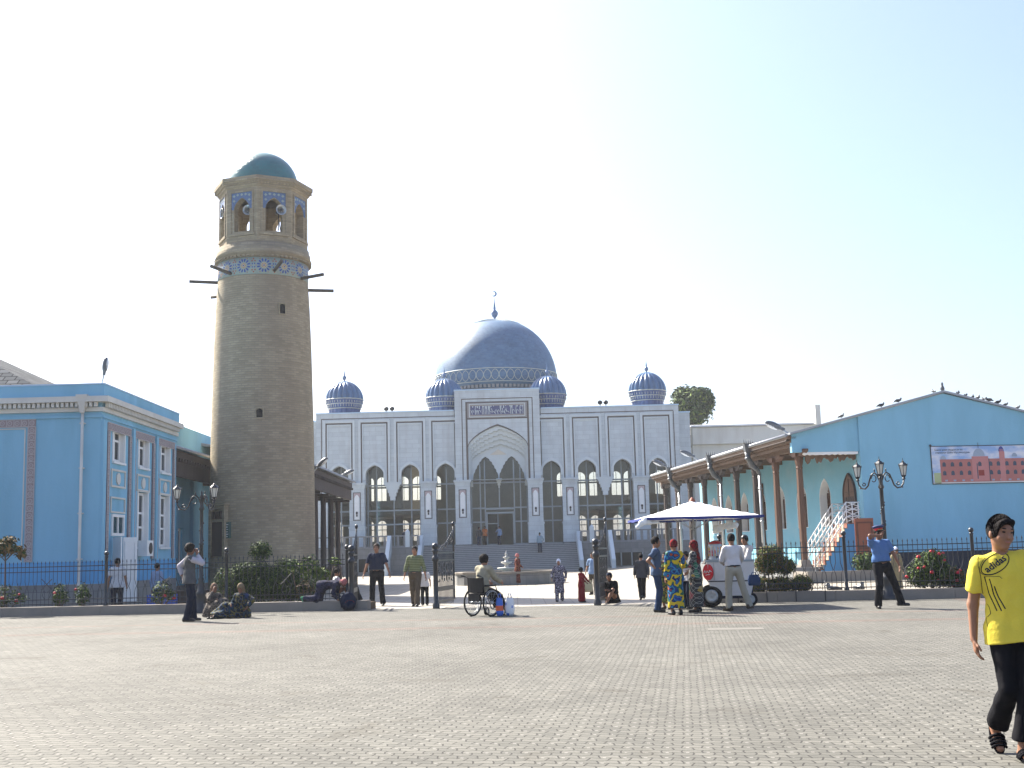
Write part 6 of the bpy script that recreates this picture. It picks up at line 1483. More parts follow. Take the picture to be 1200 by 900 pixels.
    if hair and not scarf:
        cuts = [fcut(.03)]; 
        pl_ = [(A(hc-hz*(.045 if hair == 'short' else .10))*s, -A(hz))]
        hp2 = list(hr)
        if hair == 'bushy': hp2 = [El(hc+hz*.025-hf*.012, (.105,.115,.115), RH, .02)]; 
        if hair == 'long': hp2 += [Cn(hc-hf*.05, hc-hf*.10-hz*.40, .07, .045, k=.03)]; pl_ = []
        if closeup: hp2 += [Cn(hc+hz*.085+hf*.055-hx*.045, hc+hz*.07+hf*.078+hx*.05, .022, .018, k=.02)]; 
        V, Q = field_mesh(SCL(hp2), min(rc_,.012), (.008 if not closeup else .009)*s, cuts=SCL(cuts), planes=pl_, wr=.004*s, seed=5); mesh_obj('hair', V, Q, hair_mat, root)
    if scarf:
        kind, mt = scarf; sc_ = [El(hc+hz*.018-hf*.010, (.090,.106,.115), RH, .02)]
        if kind == 'drape': sc_ += [Cn(hc-hf*.05-hz*.04, neck-fwd*.07-sp*.20, .09, .12, n=fwd, s=1.6, k=.05)]
        if kind == 'knot': sc_ += [El(hc-hf*.11-hz*.03, (.04,.04,.04), RH, .03)]
        V, Q = field_mesh(SCL(sc_), min(rc_,.012), .004*s, cuts=SCL([El(hc+hf*.115-hz*.045, (.070,.075,.095), RH, 0)]), planes=[(A(hc-hz*.06)*s, -A(hz))] if kind != 'drape' else [], wr=.003*s, seed=2); mesh_obj('headscarf', V, Q, mt, root)
    if cap:
        kind, mt = cap[0], cap[1]
        if kind == 'peaked':
            b = MB(); b.T = Matrix.Translation((hc+hz*.075)*s) @ Rh.to_4x4() @ Matrix.Rotation(R(8),4,'X')
            b.lathe([(.086*s,-.02*s),(.092*s,.03*s)], 20, m=1); b.lathe([(.092*s,.03*s),(.125*s,.062*s),(.128*s,.072*s),(.10*s,.088*s),(.005,.098*s)], 20, m=0, rad=lambda a, z: 1+(.12*max(0,math.sin(a)) if z > .04*s else 0))
            pk_ = [(.088*s*math.cos(a), .088*s*math.sin(a), -.012*s) for a in [R(20+14*q) for q in range(11)]]; ou = [(.10*s*math.cos(a), (.02+.135)*s*math.sin(a), -.035*s) for a in [R(20+14*q) for q in range(11)]]
            for q in range(10): b.face([pk_[q], ou[q], ou[q+1], pk_[q+1]], 2); b.face([tuple(Vector(p)-Vector((0,0,.004))) for p in (pk_[q+1], ou[q+1], ou[q], pk_[q])], 2)
            b.tube([(.090*s*math.cos(a), .093*s*math.sin(a), -.006*s) for a in [R(30+12*q) for q in range(11)]], .006*s, 4, 3)
            b.build('peaked_cap', mt, root)
        else:
            V, Q = field_mesh(SCL([El(hc+hz*.035-hf*.005, (.086,.103,.098), RH, .01)]), min(rc_,.012), .006*s, planes=[(A(hc+hz*.035)*s, -A(hz))]); mesh_obj('cap', V, Q, mt, root)
    return info
# ------------------------------------------------------------ people
m_yel = M('yellow_cotton', (0.63,0.504,0.063), .85, .09, 6, bump=.9, bscale=9); m_blk = M('black_cloth', (.006,.006,.008), .85, .2, 6, bump=.2, bscale=40)
m_navy = M('navy_cloth', (0.009,0.015,0.0375), .85, .15, 6); m_jean = M('denim', (0.018,0.036,0.084), .85, .25, 7); m_jeand = M('dark_denim', (0.0072,0.012,0.027), .85, .25, 7)
m_polb = M('police_blue_shirt', (0.08,0.16,0.336), .8, .1, 6); m_polt = M('charcoal_trousers', (0.0105,0.0105,0.0133), .8, .15, 6)
m_wsh = M('white_shirt', (0.528,0.512,0.512), .8, .07, 5); m_beig = M('beige_trousers', (0.315,0.2925,0.2325), .8, .1, 5); m_bt = M('slate_blue_cotton', (0.049,0.077,0.133), .85, .12, 6)
m_gj = M('grey_jacket', (0.05,0.05,0.055), .85, .15, 6); m_brt = M('brown_trousers', (0.066,0.051,0.036), .85, .15, 5); m_lb = M('light_blue_shirt', (0.175,0.252,0.385), .85, .1, 5)
m_or = M('orange_shirt', (.5,.13,.03), .85, .1, 5); m_ves = M('grey_vest', (0.077,0.0805,0.084), .9, .25, 9); m_psl = M('pale_sleeve', (.40,.38,.42), .85, .1, 6); m_rob = M('crimson_velvet', (0.154,0.0055,0.011), .8, .25, 6)
m_jkb = M('beige_jacket', (0.288,0.264,0.192), .85, .3, 9); m_khk = M('khaki_cloth', (0.21,0.182,0.112), .85, .3, 8); m_pnk = patt_mat('pink_scarf', [(.35,.09,.10),(.45,.2,.18),(.3,.06,.08)], 30)
m_redc = patt_mat('red_scarf', [(.20,.006,.01),(.13,.004,.008),(.03,.01,.015),(.16,.02,.012)], 18); m_wsc = M('white_scarf', (.62,.64,.72), .8, .1, 8); m_tan = M('tan_scarf', (0.192,0.144,0.09), .85, .25, 9); m_brs = M('brown_scarf', (.16,.10,.07), .85, .25, 9)
m_ik = patt_mat('multicolour_silk', [(.015,.04,.2),(.02,.14,.28),(.015,.02,.08),(.50,.36,.02),(.45,.33,.02),(.015,.10,.06),(.01,.03,.16),(.02,.16,.28),(.01,.02,.09),(.30,.06,.02),(.02,.10,.05)], 3.6, 'noise', .6)
def diamond():
    m, n, b, out = nmat('diamond_dress'); t = N(n, 'ShaderNodeTexCoord'); s = N(n, 'ShaderNodeSeparateXYZ'); L(n, t.outputs['Object'], s.inputs[0])
    h = mth(n, 'ADD', s.outputs[0], s.outputs[1]); u = mth(n, 'MULTIPLY', mth(n, 'ADD', h, s.outputs[2]), 9); v = mth(n, 'MULTIPLY', mth(n, 'SUBTRACT', h, s.outputs[2]), 9)
    g = mth(n, 'MAXIMUM', mth(n, 'GREATER_THAN', mth(n, 'FRACT', u), .92), mth(n, 'GREATER_THAN', mth(n, 'FRACT', v), .92))
    vo = N(n, 'ShaderNodeTexVoronoi'); vo.inputs['Scale'].default_value = 7; L(n, t.outputs['Object'], vo.inputs['Vector'])
    r = N(n, 'ShaderNodeValToRGB'); r.color_ramp.interpolation = 'CONSTANT'; e = r.color_ramp.elements; e[0].color = (.012,.012,.015,1); e[1].position = .7; e[1].color = (.20,.02,.03,1)
    for p_, c in ((.8,(.35,.22,.03,1)),(.87,(.02,.12,.06,1)),(.93,(.012,.012,.015,1))): x = e.new(p_); x.color = c
    sc = N(n, 'ShaderNodeSeparateColor'); L(n, vo.outputs['Color'], sc.inputs[0]); L(n, sc.outputs[0], r.inputs[0])
    L(n, mixc(n, g, r.outputs[0], (.30,.30,.26)), b.inputs['Base Color']); b.inputs['Roughness'].default_value = .7; return m
m_dia = diamond()
m_gp = patt_mat('grey_print_dress', [(.08,.075,.10),(.20,.19,.24),(.05,.045,.06),(.33,.31,.34)], 9); m_bp = patt_mat('brown_print_dress', [(.045,.012,.012),(.14,.03,.02),(.03,.01,.01),(.25,.09,.04)], 11)
m_gd = patt_mat('green_gold_dress', [(.02,.05,.02),(.10,.12,.02),(.03,.03,.02),(.3,.2,.04)], 10); m_dk = patt_mat('dark_print_dress', [(.06,.05,.045),(.13,.11,.09),(.04,.035,.035)], 12)
m_bl = patt_mat('blue_yellow_print', [(.015,.03,.09),(.015,.04,.06),(.008,.01,.02),(.10,.09,.03),(.03,.05,.10),(.008,.008,.012)], 8)
m_nv = patt_mat('navy_print_robe', [(.015,.018,.04),(.03,.03,.06),(.012,.012,.02)], 12); m_strp = wavestripe_mat('striped_green_shirt', (.065,.085,.03), (.17,.19,.10), 17, 'Z', thr=.62)
def HT(px, pf, ph):
    g = G(px, pf); return g, P(px, ph, g.y).z-g.z
# --- boy in yellow
g = G(1198, 887); Hb = P(1168,601,g.y-.02).z-0
boy = person('boy in a yellow t-shirt and black trousers striding past at the right edge', g, R(172), Hb+.01, pelvis=(-.015,0,.90), spine=(.115,.0,1), footR=(.115,-.20,.18), footL=(.02,.12,.085), kR=(-.10,1,0), toedown=(-52,0), toeR=-4, toeL=4, handR=(.262,-.03,.83), handL=(-.30,.10,.86), poleR=(.35,-1,0), swd=.158,
    dirR=(-.12,.10,-1), head=(R(20),R(-3)), tilt=(-.10,.03,1), res=.0062, top=('tshirt', m_yel, .66), bottom=('trousers', m_blk, .90, 1.0), shoe='sandal', shoe_mat=m_blk, closeup=True, bulk=.93, curl=.55)
me_ = boy['top'].data; bvh = BVHTree.FromPolygons([v.co.copy() for v in me_.vertices], [tuple(p.vertices) for p in me_.polygons])
def onshirt(x, z, e=.003):
    h = bvh.ray_cast(Vector((x, 1.0, z)), Vector((0,-1,0)))
    return Vector((x, h[0].y+e, z)) if h[0] else None
pxm = (P(1201,700,g.y)-P(1200,700,g.y)).length
def BP(px, py): return (-(px-1198)*pxm*1.03, (887-py)*pxm)
b = MB()
def ink(pts, w=.0035):
    q = [onshirt(*p) for p in pts]; 
    for i in range(len(q)-1):
        if q[i] is None or q[i+1] is None: continue
        d = (q[i+1]-q[i]); d.y = 0
        if d.length < 1e-5: continue
        n_ = Vector((-d.z,0,d.x)).normalized()*w; b.face([q[i]-n_, q[i+1]-n_, q[i+1]+n_, q[i]+n_]); b.face([q[i]+n_, q[i+1]+n_, q[i+1]-n_, q[i]-n_])
cx_, cz_ = BP(1182.5, 666); th = R(33)
def ov(a, A_, B_, dx=0, dz=0): u, v = A_*math.cos(a)+dx, B_*math.sin(a)+dz; return (cx_-(u*math.cos(th)-v*math.sin(th)), cz_+u*math.sin(th)+v*math.cos(th))
ink([ov(q*math.pi/24, .108, .056) for q in range(49)], .0032); ink([ov(R(100)+q*R(260)/30, .114, .062, -.003, .004) for q in range(31)], .0016)
zp = lambda zx, zy: BP(1130+zx/6, 590+zy/6)
def curve(*p):
    o = []
    for i in range(len(p)-1):
        for k in range(5): o.append((p[i][0]+(p[i+1][0]-p[i][0])*k/5, p[i][1]+(p[i+1][1]-p[i][1])*k/5))
    return o+[p[-1]]
for st_, en in (((243,545),(302,782)),((268,560),(326,782)),((294,612),(350,768))): a_, c_ = zp(*st_), zp(*en); ink(curve(a_, ((a_[0]+c_[0])/2+.006,(a_[1]+c_[1])/2), c_), .0042)
ink(curve(zp(250,370), zp(212,420), zp(205,470), zp(220,545), zp(228,640), zp(262,760), zp(266,800), zp(243,830), zp(240,890)), .002)
ink(curve(zp(345,560), zp(330,545), zp(240,545)), .0016)
b.build('shirt_print', M('navy_print_ink', (.02,.025,.05), .8, .1, 20), boy['root'])
cu = bpy.data.curves.new('t', 'FONT'); cu.body = 'adidas'; cu.size = .062; cu.resolution_u = 4; cu.align_x = 'CENTER'; cu.offset = .0012
to = bpy.data.objects.new('tmp', cu); COL.objects.link(to); dg = bpy.context.evaluated_depsgraph_get(); dg.update(); me = bpy.data.meshes.new_from_object(to.evaluated_get(dg)); bpy.data.objects.remove(to); me.name = 'shirt_lettering'
bm_ = bmesh.new(); bm_.from_mesh(me)
xs_ = [v.co.x for v in bm_.verts]; kx_ = .165/(max(xs_)-min(xs_))
for v in bm_.verts:
    u, w_ = v.co.x*kx_, (v.co.y-.020)*1.05; x = cx_-(u*math.cos(th)-w_*math.sin(th)); z = cz_+u*math.sin(th)+w_*math.cos(th); p = onshirt(x, z, .004); v.co = p if p else Vector((x, .2, z))
bmesh.ops.reverse_faces(bm_, faces=bm_.faces); bm_.to_mesh(me); bm_.free(); me.materials.clear(); me.materials.append(MATS['navy_print_ink']); o = bpy.data.objects.new('shirt_lettering', me); COL.objects.link(o); o.parent = boy['root']
b = MB(); rg = random.Random(9); s_ = boy['s']; hc_ = boy['hc']; Rh_ = boy['Rh']
for k in range(900):
    a = rg.uniform(0, 2*math.pi); p0 = rg.uniform(.05, 1.15); ln = rg.uniform(.25,.5); pts = []; sk = rg.uniform(-.25,.25)
    for j in range(4):
        p = p0+ln*j/3; aa = a+sk*j/3; lim = 1.16 if math.sin(aa) > .3 else 1.75
        if p > lim+rg.uniform(-.08,.05): break
        v = Vector((.094*math.sin(p)*math.cos(aa), .111*math.sin(p)*math.sin(aa)-.006, .122*math.cos(p)+.018)); pts.append(hc_+(Rh_ @ v)*s_*rg.uniform(.995,1.02))
    if len(pts) > 2: b.tube(pts, [.0028*s_]*(len(pts)-1)+[.0006], 3)
b.build('hair_strands', m_hair, boy['root'])
# --- policeman
g, H = HT(1040, 713, 617)
m_capb = M('cap_blue', (.02,.035,.12), .7, .1, 5)
po = person('policeman in a light blue shirt and peaked cap standing with a phone at his ear', g, R(187), H, bulk=1.12, pelvis=(.06,0,.915), spine=(.06,0,1), footR=(.20,0,.085), footL=(-.36,-.05,.085), swd=.175, toeR=15, toeL=-50, handR=(.12,.16,1.56), dirR=(-.5,.05,.75), poleR=(1,.25,.12), handL=(-.32,.10,.86), dirL=(0,.2,-1), poleL=(-1,-.6,0), head=(R(28),0),
    top=('tshirt', m_polb, .7), bottom=('trousers', m_polt), cap=('peaked', [m_capb, MATS.get('cap_red') or M('cap_red', (.5,.015,.02), .6, .05, 5), m_black, M('gold_braid', (.6,.4,.08), .4, .1, 9)]), belt=m_black, skin=SK2)
b = MB(); c = po['hc']+po['Rh'] @ Vector((.092,.03,-.02)); b.box(c.x-.015,c.x+.015,c.y-.02,c.y+.03,c.z-.06,c.z+.06); t = thing('mobile_phone', 'black mobile phone held to the ear of the policeman', 'phone', g, R(187)); b.build('handset', m_black, t)
# --- others
def prsn(label, px, pf, ph, yaw, **k):
    g, H = HT(px, pf, ph); return person(label, g, R(yaw), H, **k), g
W1 = dict(footR=(.09,.20,.085), footL=(-.09,-.24,.12), toedown=(0,-25), handR=(.24,-.12,.90), handL=(-.24,.20,.92))
W2 = dict(footL=(-.09,.18,.085), footR=(.09,-.22,.11), toedown=(-22,0), handL=(-.26,-.12,.90), handR=(.26,.18,.92))
nav, _ = prsn('stout man in a navy short-sleeved shirt and black trousers walking out of the gate', 442, 710, 637, 176, bulk=1.18, top=('tshirt', m_navy, .8), bottom=('trousers', m_blk), hair_mat=m_greyh, belt=m_black, skin=SK, **{**W1, 'footR':(.13,.05,.085), 'footL':(-.15,-.10,.09), 'toedown':(0,-10), 'handR':(.36,.06,.90), 'handL':(-.38,.10,.90)})
prsn('man in a green striped shirt and brown trousers walking out of the gate', 487, 711, 640, 172, bulk=1.05, top=('shirt', m_strp), bottom=('trousers', m_brt), belt=m_black, **{**W2, 'handL':(-.32,.02,.88), 'handR':(.30,.08,.90)})
prsn('smaller person in white shirt and black trousers just behind the man in stripes', 498, 709.5, 664, 184, top=('tshirt', m_wsh, .7), bottom=('trousers', m_blk), face=False, fingers=True, res=.02)
prsn('man in white shirt and beige trousers, back turned, at the drinks cart', 866, 715.5, 625, 8, pelvis=(-.08,0,.93), spine=(-.02,.04,1), footL=(-.24,-.05,.085), footR=(.26,.0,.085), toeR=45, toeL=-35, handR=(.22,.40,1.08), handL=(-.22,.35,1.08), top=('shirt', m_wsh), bottom=('trousers', m_beig), belt=m_black, shoe_mat=m_brt)
prsn('man in a dark skullcap and white shirt standing behind the drinks cart', 877, 706, 627, 130, top=('shirt', m_wsh), bottom=('trousers', m_navy), cap=('skull', m_black), handR=(.05,.36,1.05), handL=(-.12,.34,1.0))
prsn('boy in slate blue t-shirt and jeans, hand on hip, in the cart queue', 771, 717.5, 629, -97, top=('tshirt', m_bt, .65), bottom=('trousers', m_jean), handR=(.17,-.02,1.02), dirR=(-.3,.9,-.2), poleR=(.45,-1,.0), handL=(-.2,.25,1.15), bulk=.95)
prsn('woman in a yellow, blue and green dress in the cart queue', 793, 720.5, 632, 14, fem=True, top=('dress', m_ik, .6, .16), scarf=('knot', m_redc), handR=(.20,.25,1.05), handL=(-.22,.05,.85), bulk=1.02)
prsn('woman in black diamond-patterned dress and long red headscarf by the cart', 817, 717.5, 633, 62, fem=True, top=('dress', m_dia, .6, .13), scarf=('drape', m_redc), handR=(.22,.22,1.0), handL=(-.16,.28,1.1), bulk=1.05)
prsn('boy in a black cap and white shirt between the two women in the queue', 807, 713.5, 646, 120, top=('tshirt', m_wsh, .7), bottom=('trousers', m_jeand), cap=('skull', m_black), handR=(.12,.25,1.05), handL=(-.12,.25,1.0), res=.016)
prsn('girl in a dark green and gold dress behind the boy in the slate blue t-shirt', 782, 714, 647, 150, fem=True, top=('dress', m_gd, .6, .2), hair='long', handR=(.10,.22,1.22), handL=(-.14,.2,1.1), dirR=(-.2,.4,.9), res=.016)
prsn('man in a charcoal jacket walking away across the courtyard left of the cart', 753, 702.5, 648.5, 5, top=('jacket', m_gj), bottom=('trousers', m_blk), hair='short', res=.018, **W1)
prsn('woman in a grey printed dress and white headscarf walking towards the gate', 656, 705, 655, 176, fem=True, bulk=1.15, top=('dress', m_gp, .6, .35), bottom=('trousers', m_gp), scarf=('knot', m_wsc), res=.018, handR=(.30,.06,.95), handL=(-.28,.0,.95), footR=(.10,.1,.085), footL=(-.10,-.12,.1))
prsn('small girl in a crimson robe carrying a bag beside the middle gate', 682, 706, 665, -60, fem=True, top=('robe', m_rob, .6, .06), hair='bushy', handL=(-.12,.38,.98), handR=(.16,.36,1.02), res=.02)
prsn('man in a blue shirt and brown trousers half hidden behind the middle gate leaf', 696, 697, 647, 150, top=('tshirt', m_lb, .8), bottom=('trousers', m_brt), res=.02, handR=(.3,.06,.95))
prsn('woman in a dark red-brown dress and headscarf by the fountain rim', 607, 685.5, 648.5, -62, fem=True, top=('dress', m_bp, .6, .12), scarf=('knot', m_pnk), handR=(.16,.2,1.0), handL=(-.14,.2,1.05), res=.02)
# seated man by the gate
g = G(717, 707); 
person('person in black sitting on the ground beside the middle gate leaf', g, R(150), 1.62, pelvis=(0,-.05,.12), spine=(.05,.18,1), footR=(.22,.42,.06), footL=(-.05,.45,.06), kR=(.4,.3,1), kL=(-.3,.5,1), handR=(.22,.30,.40), handL=(-.1,.34,.40), top=('jacket', m_blk), bottom=('trousers', m_blk), cap=('skull', m_navy), bulk=1.15, res=.018)
# far people on the steps, terrace and in the hall (placed at their real distance)
def far(label, px, pf, ph, Y, yaw, **k):
    a = P(px, pf, Y); z = k.pop('z', a.z); H = P(px, ph, Y).z-z; return person(label, (a.x, Y, z), R(yaw), min(H, 1.9), res=.03, face=False, **k)
Yst = YM-1.2-.33*5.5
far('man in a grey-blue shirt climbing the mosque steps', 633, 647, 624, Yst, 5, z=ZG+rise*10, top=('shirt', M('grey_blue_shirt', (.22,.30,.36), .85, .1, 4)), bottom=('trousers', m_navy), handR=(.26,.1,1.0))
far('man in an orange top just inside the left edge of the mosque doorway', 568.5, 638, 616.5, YM+.9, 160, z=zfl, top=('tshirt', m_or, .7), bottom=('trousers', m_blk))
far('man in a white shirt and navy trousers standing in the mosque doorway', 585.5, 638, 616.5, YM+.7, 150, z=zfl, top=('shirt', m_lb), bottom=('trousers', m_navy), handR=(.3,.2,1.2))
far('person in dark clothes behind the left terrace balustrade', 474.5, 640, 620, YM-1.5, 180, z=zfl, top=('shirt', m_navy), bottom=('trousers', m_blk))
far('person in dark clothes behind the right terrace balustrade', 693.5, 640, 616, YM-1.5, 170, z=zfl, top=('shirt', m_gj), bottom=('trousers', m_blk))
far('person in pale blue near the left end of the portal steps', 561.5, 638, 617.5, YM+.6, 200, z=zfl, top=('shirt', m_gj), bottom=('trousers', m_jean))
# vest man
prsn('man in a grey vest and dark jeans with his hand at his mouth', 221, 728.5, 637, -68, bulk=1.06, top=('vest', m_ves, .5, .0, m_psl), bottom=('trousers', m_jeand), hair='bushy', handR=(.08,.16,1.50), dirR=(-.3,-.1,.9), poleR=(.6,.3,-1), handL=(-.22,-.12,1.02), poleL=(-1,-1,0), head=(R(-8),R(-6)), skin=SK2, footR=(.14,-.06,.085), footL=(-.12,.12,.085))
# women seated on the ground
g = G(249, 723); person('woman in a dark shawl seated on the ground, hand at her brow', g, R(215), 1.62, fem=True, pelvis=(0,-.05,.13), spine=(-.05,.14,1), footR=(-.35,.25,.07), footL=(-.42,.05,.07), kR=(.2,.6,.6), kL=(-.3,.6,.5), handR=(.08,.24,.72), dirR=(-.2,0,1), poleR=(.6,.4,-1), handL=(-.05,.30,.45), top=('dress', m_dk, .6), scarf=('drape', m_brs), bulk=1.15, skin=SK2, head=(R(-10),R(-18)))
g = G(283, 724); person('woman in a blue and yellow dress seated on the ground right of the shawled woman', g, R(160), 1.62, fem=True, pelvis=(0,-.05,.13), spine=(.0,.16,1), footR=(.72,.35,.07), footL=(.60,.50,.07), kR=(.3,.3,1), kL=(.3,.5,1), handR=(.20,.20,.35), handL=(-.26,.10,.30), poleL=(-1,0,0), top=('dress', m_bl, .6), scarf=('drape', m_tan), bulk=1.1, skin=SK2, head=(R(10),R(-20)))
# kneeling woman on the kerb
kp = KW(kx(379), .18, .262)
person('woman in navy robe and pink headscarf kneeling on all fours on the kerb', kp, R(-90)-KA, 1.58, fem=True, pelvis=(0,-.02,.47), spine=(0,1,.10), footR=(.12,-.58,.08), footL=(-.10,-.60,.08), kR=(0,.4,-1), kL=(0,.4,-1), toedown=(-60,-60), handR=(.16,.50,.04), handL=(-.14,.52,.04), dirR=(0,.9,-.35), dirL=(0,.9,-.35), poleR=(.3,-1,.4), poleL=(-.3,-1,.4), tilt=(0,1,.25), head=(0,R(30)), top=('dress', m_nv, .6), scarf=('knot', m_pnk), skin=SK2, bulk=1.12, shoe_mat=M('green_sock', (.06,.22,.12), .85, .2, 8))
kp = KW(kx(391), .55, .2)
person('boy in a white shirt sitting on the bed edge behind the kneeling woman', kp, R(-70), 1.5, pelvis=(0,-.1,.30), spine=(0,.16,1), footR=(.15,.40,.08), footL=(-.1,.42,.08), kR=(.1,.4,1), kL=(-.1,.4,1), handR=(.14,.36,.55), handL=(-.1,.36,.55), top=('shirt', m_wsh), bottom=('trousers', m_jeand), res=.016, head=(0,R(-12)))
kp = G(418, 711)
person('person in black crouching against the folded gate leaf above the backpack', kp, R(75), 1.5, pelvis=(0,-.10,.34), spine=(0,.35,1), footR=(.12,.10,.08), footL=(-.12,.14,.08), kR=(.1,1,.4), kL=(-.1,1,.4), handR=(.16,.42,.40), handL=(-.12,.42,.42), top=('tshirt', m_blk, .7), bottom=('trousers', m_blk), res=.016)
# behind the fences
def behind(label, px, ph, Y, yaw, **k):
    a = P(px, ph, Y); zg = terrain(a.x, Y); return person(label, (a.x, Y, zg), R(yaw), a.z-zg, res=.02, **k)
behind('man in a pale checked shirt seen from behind near the open white doors', 138, 654, 40.5, 20, top=('tshirt', M('pale_checked_shirt', (.46,.47,.48), .85, .25, 22), .7), bottom=('trousers', m_jeand))
behind('child in a pale blue shirt beside the blue crates under the windows', 184, 660, 41, -30, top=('shirt', m_lb), bottom=('trousers', m_jean))
a = P(273, 690, 37.5); person('person in light blue shirt stooping behind the fence left of the clipped bush', (a.x, 37.5, terrain(a.x,37.5)), R(60), 1.7, pelvis=(0,-.05,.85), spine=(0,.75,.6), tilt=(0,1,.1), handR=(.15,.55,.45), handL=(-.15,.55,.45), top=('shirt', m_lb), bottom=('trousers', m_jeand), res=.02)
behind('woman in a khaki dress mostly hidden behind the policeman', 1049, 641, 35.2, 200, fem=True, top=('dress', m_khk, .6, .2), scarf=('knot', m_wsc))

# ------------------------------------------------------------ wheelchair and its rider
g = G(566, 722); WY = R(-38)
wc_ = thing('wheelchair', 'black folding wheelchair facing away to the right, just before the gate', 'wheelchair', g, WY)
m_rub = M('tyre_rubber', (.02,.02,.02), .8, .2, 10); m_cush = M('black_vinyl', (0.009,0.009,0.0102), .45, .2, 8)
for sx in (-.29,.29):
    b = MB(); b.tube([(sx,.31*math.cos(q*math.pi/18)-.02,.32+.31*math.sin(q*math.pi/18)) for q in range(36)], .020, 6, closed=True); wh = b.build('wheel', m_rub, wc_)
    b = MB(); b.tube([(sx+math.copysign(.03,sx),.26*math.cos(q*math.pi/18)-.02,.32+.26*math.sin(q*math.pi/18)) for q in range(36)], .009, 5, closed=True); b.tube([(sx,.285*math.cos(q*math.pi/18)-.02,.32+.285*math.sin(q*math.pi/18)) for q in range(36)], .010, 5, closed=True)
    for q in range(12): a = q*math.pi/6; b.tube([(sx,-.02,.32),(sx,-.02+.28*math.cos(a),.32+.28*math.sin(a))], .0035, 3)
    b.tube([(sx-.04,-.02,.32),(sx+.04,-.02,.32)], .03, 8); b.build('rim', m_steel, wh)
    b = MB(); xf = sx*.86; b.tube([(xf+.02*math.cos(0),.42+.085*math.cos(q*math.pi/8),.09+.085*math.sin(q*math.pi/8)) for q in range(16)], .018, 6, closed=True); b.tube([(xf,.42,.09),(xf,.42,.28)], .014, 6); b.build('castor', m_rub, wc_)
b = MB()
for x in (-.24,.24):
    b.tube([(x,-.22,.30),(x,-.25,.90),(x,-.38,.95)], .012, 6); b.tube([(x,-.22,.30),(x,.42,.28),(x,.44,.50),(x,-.22,.50)], .012, 6); b.tube([(x,.44,.50),(x,.62,.14),(x,.70,.14)], .012, 6); b.tube([(x,-.22,.70),(x,.20,.70),(x,.28,.50)], .012, 6)
b.tube([(-.24,-.1,.30),(.24,.25,.48)], .011, 6); b.tube([(.24,-.1,.30),(-.24,.25,.48)], .011, 6); b.build('frame', m_iron, wc_)
MB().box(-.22,.22,-.22,.42,.49,.54).build('seat', m_cush, wc_)
b = MB()
for k in range(5): a0, a1 = -.23+.092*k, -.23+.092*(k+1); y_ = lambda x: -.245-.03*(1-(x/.23)**2); b.face([(a0,y_(a0),.55),(a1,y_(a1),.55),(a1,y_(a1)-.02,.90),(a0,y_(a0)-.02,.90)]); b.face([(a1,y_(a1)+.01,.55),(a0,y_(a0)+.01,.55),(a0,y_(a0)-.01,.90),(a1,y_(a1)-.01,.90)])
b.box(-.16,.16,-.31,-.285,.36,.54); b.build('backrest', m_cush, wc_)
for x in (-.24,.24): MB().tube([(x,-.36,.945),(x,-.47,.955)], .02, 8).build('push_handle', m_black, wc_); MB().box(x-.03,x+.03,-.18,.20,.70,.735).build('armrest', m_cush, wc_)
for x in (-.13,.13): MB().box(x-.09,x+.09,.60,.76,.12,.135).build('footrest', m_black, wc_)
person('man in a beige jacket seated in the wheelchair, leaning forward', g, WY, 1.72, pelvis=(0,-.04,.66), spine=(0,.22,1), footR=(.12,.66,.24), footL=(-.12,.66,.24), kR=(0,.4,1), kL=(0,.4,1), handR=(.20,.46,.80), handL=(-.2,.46,.80), poleR=(.5,-.5,-1), poleL=(-.5,-.5,-1), top=('jacket', m_jkb), bottom=('trousers', m_blk), hair='bushy', head=(R(-25),R(-8)), bulk=1.05)
def bag(name, label, loc, rz, w_, h_, d_, mats, cat='bag', handle=True, pat=None):
    t = thing(name, label, cat, loc, rz); rg = random.Random(len(label)); n = 9; b = MB(); rows = []
    for i in range(8):
        z = h_*i/7; f_ = [.80,.96,1.0,1.0,.97,.92,.84,.70][i]; fd = [.8,1.0,1.0,.9,.75,.6,.4,.18][i]; rows.append([b._v((w_/2*f_*math.copysign(abs(math.cos(a))**.6,math.cos(a))+rg.uniform(-.01,.01), d_/2*fd*math.copysign(abs(math.sin(a))**.6,math.sin(a))+rg.uniform(-.01,.01), z)) for a in [q*2*math.pi/16 for q in range(16)]])
    for i in range(7):
        for q in range(16):
            b.f.append([rows[i][q],rows[i][(q+1)%16],rows[i+1][(q+1)%16],rows[i+1][q]]); b.sm.append(True); b.m.append(pat(i,q) if pat else 0)
    b.f.append(rows[0][::-1]); b.sm.append(False); b.m.append(0); b.build('sack', mats, t)
    if handle:
        b = MB()
        for y in (-.02,.02): b.tube([(-w_*.2,y,h_*.97),(-w_*.12,y,h_*1.22),(w_*.12,y,h_*1.22),(w_*.2,y,h_*.97)], .009, 5)
        b.build('handle', mats[0], t)
    return t
m_pw = M('white_plastic', (.72,.72,.72), .35, .06, 5, spec=.5); m_pb = M('blue_plastic', (.03,.12,.5), .35, .08, 5, spec=.5); m_po = M('orange_plastic', (.65,.10,.02), .35, .08, 5, spec=.5); m_pr_ = patt_mat('red_yellow_printed_plastic', [(.6,.05,.04),(.7,.45,.08),(.6,.5,.4),(.55,.04,.05)], 12, rough=.4)
q = g+Vector((.40,-.10,0)); bag('plastic_bag', 'blue and orange plastic bag hanging by the right wheel of the wheelchair', q, R(5), .18,.42,.16,[m_pb,m_po], pat=lambda i,q: 1 if i in (2,3) else 0)
bag('plastic_bag', 'white plastic carrier bag next to the blue and orange one at the wheelchair', q+Vector((.24,.05,0)), R(-15), .22,.42,.18,[m_pw,m_pb], pat=lambda i,q: 1 if (i*3+q) % 11 == 0 else 0)
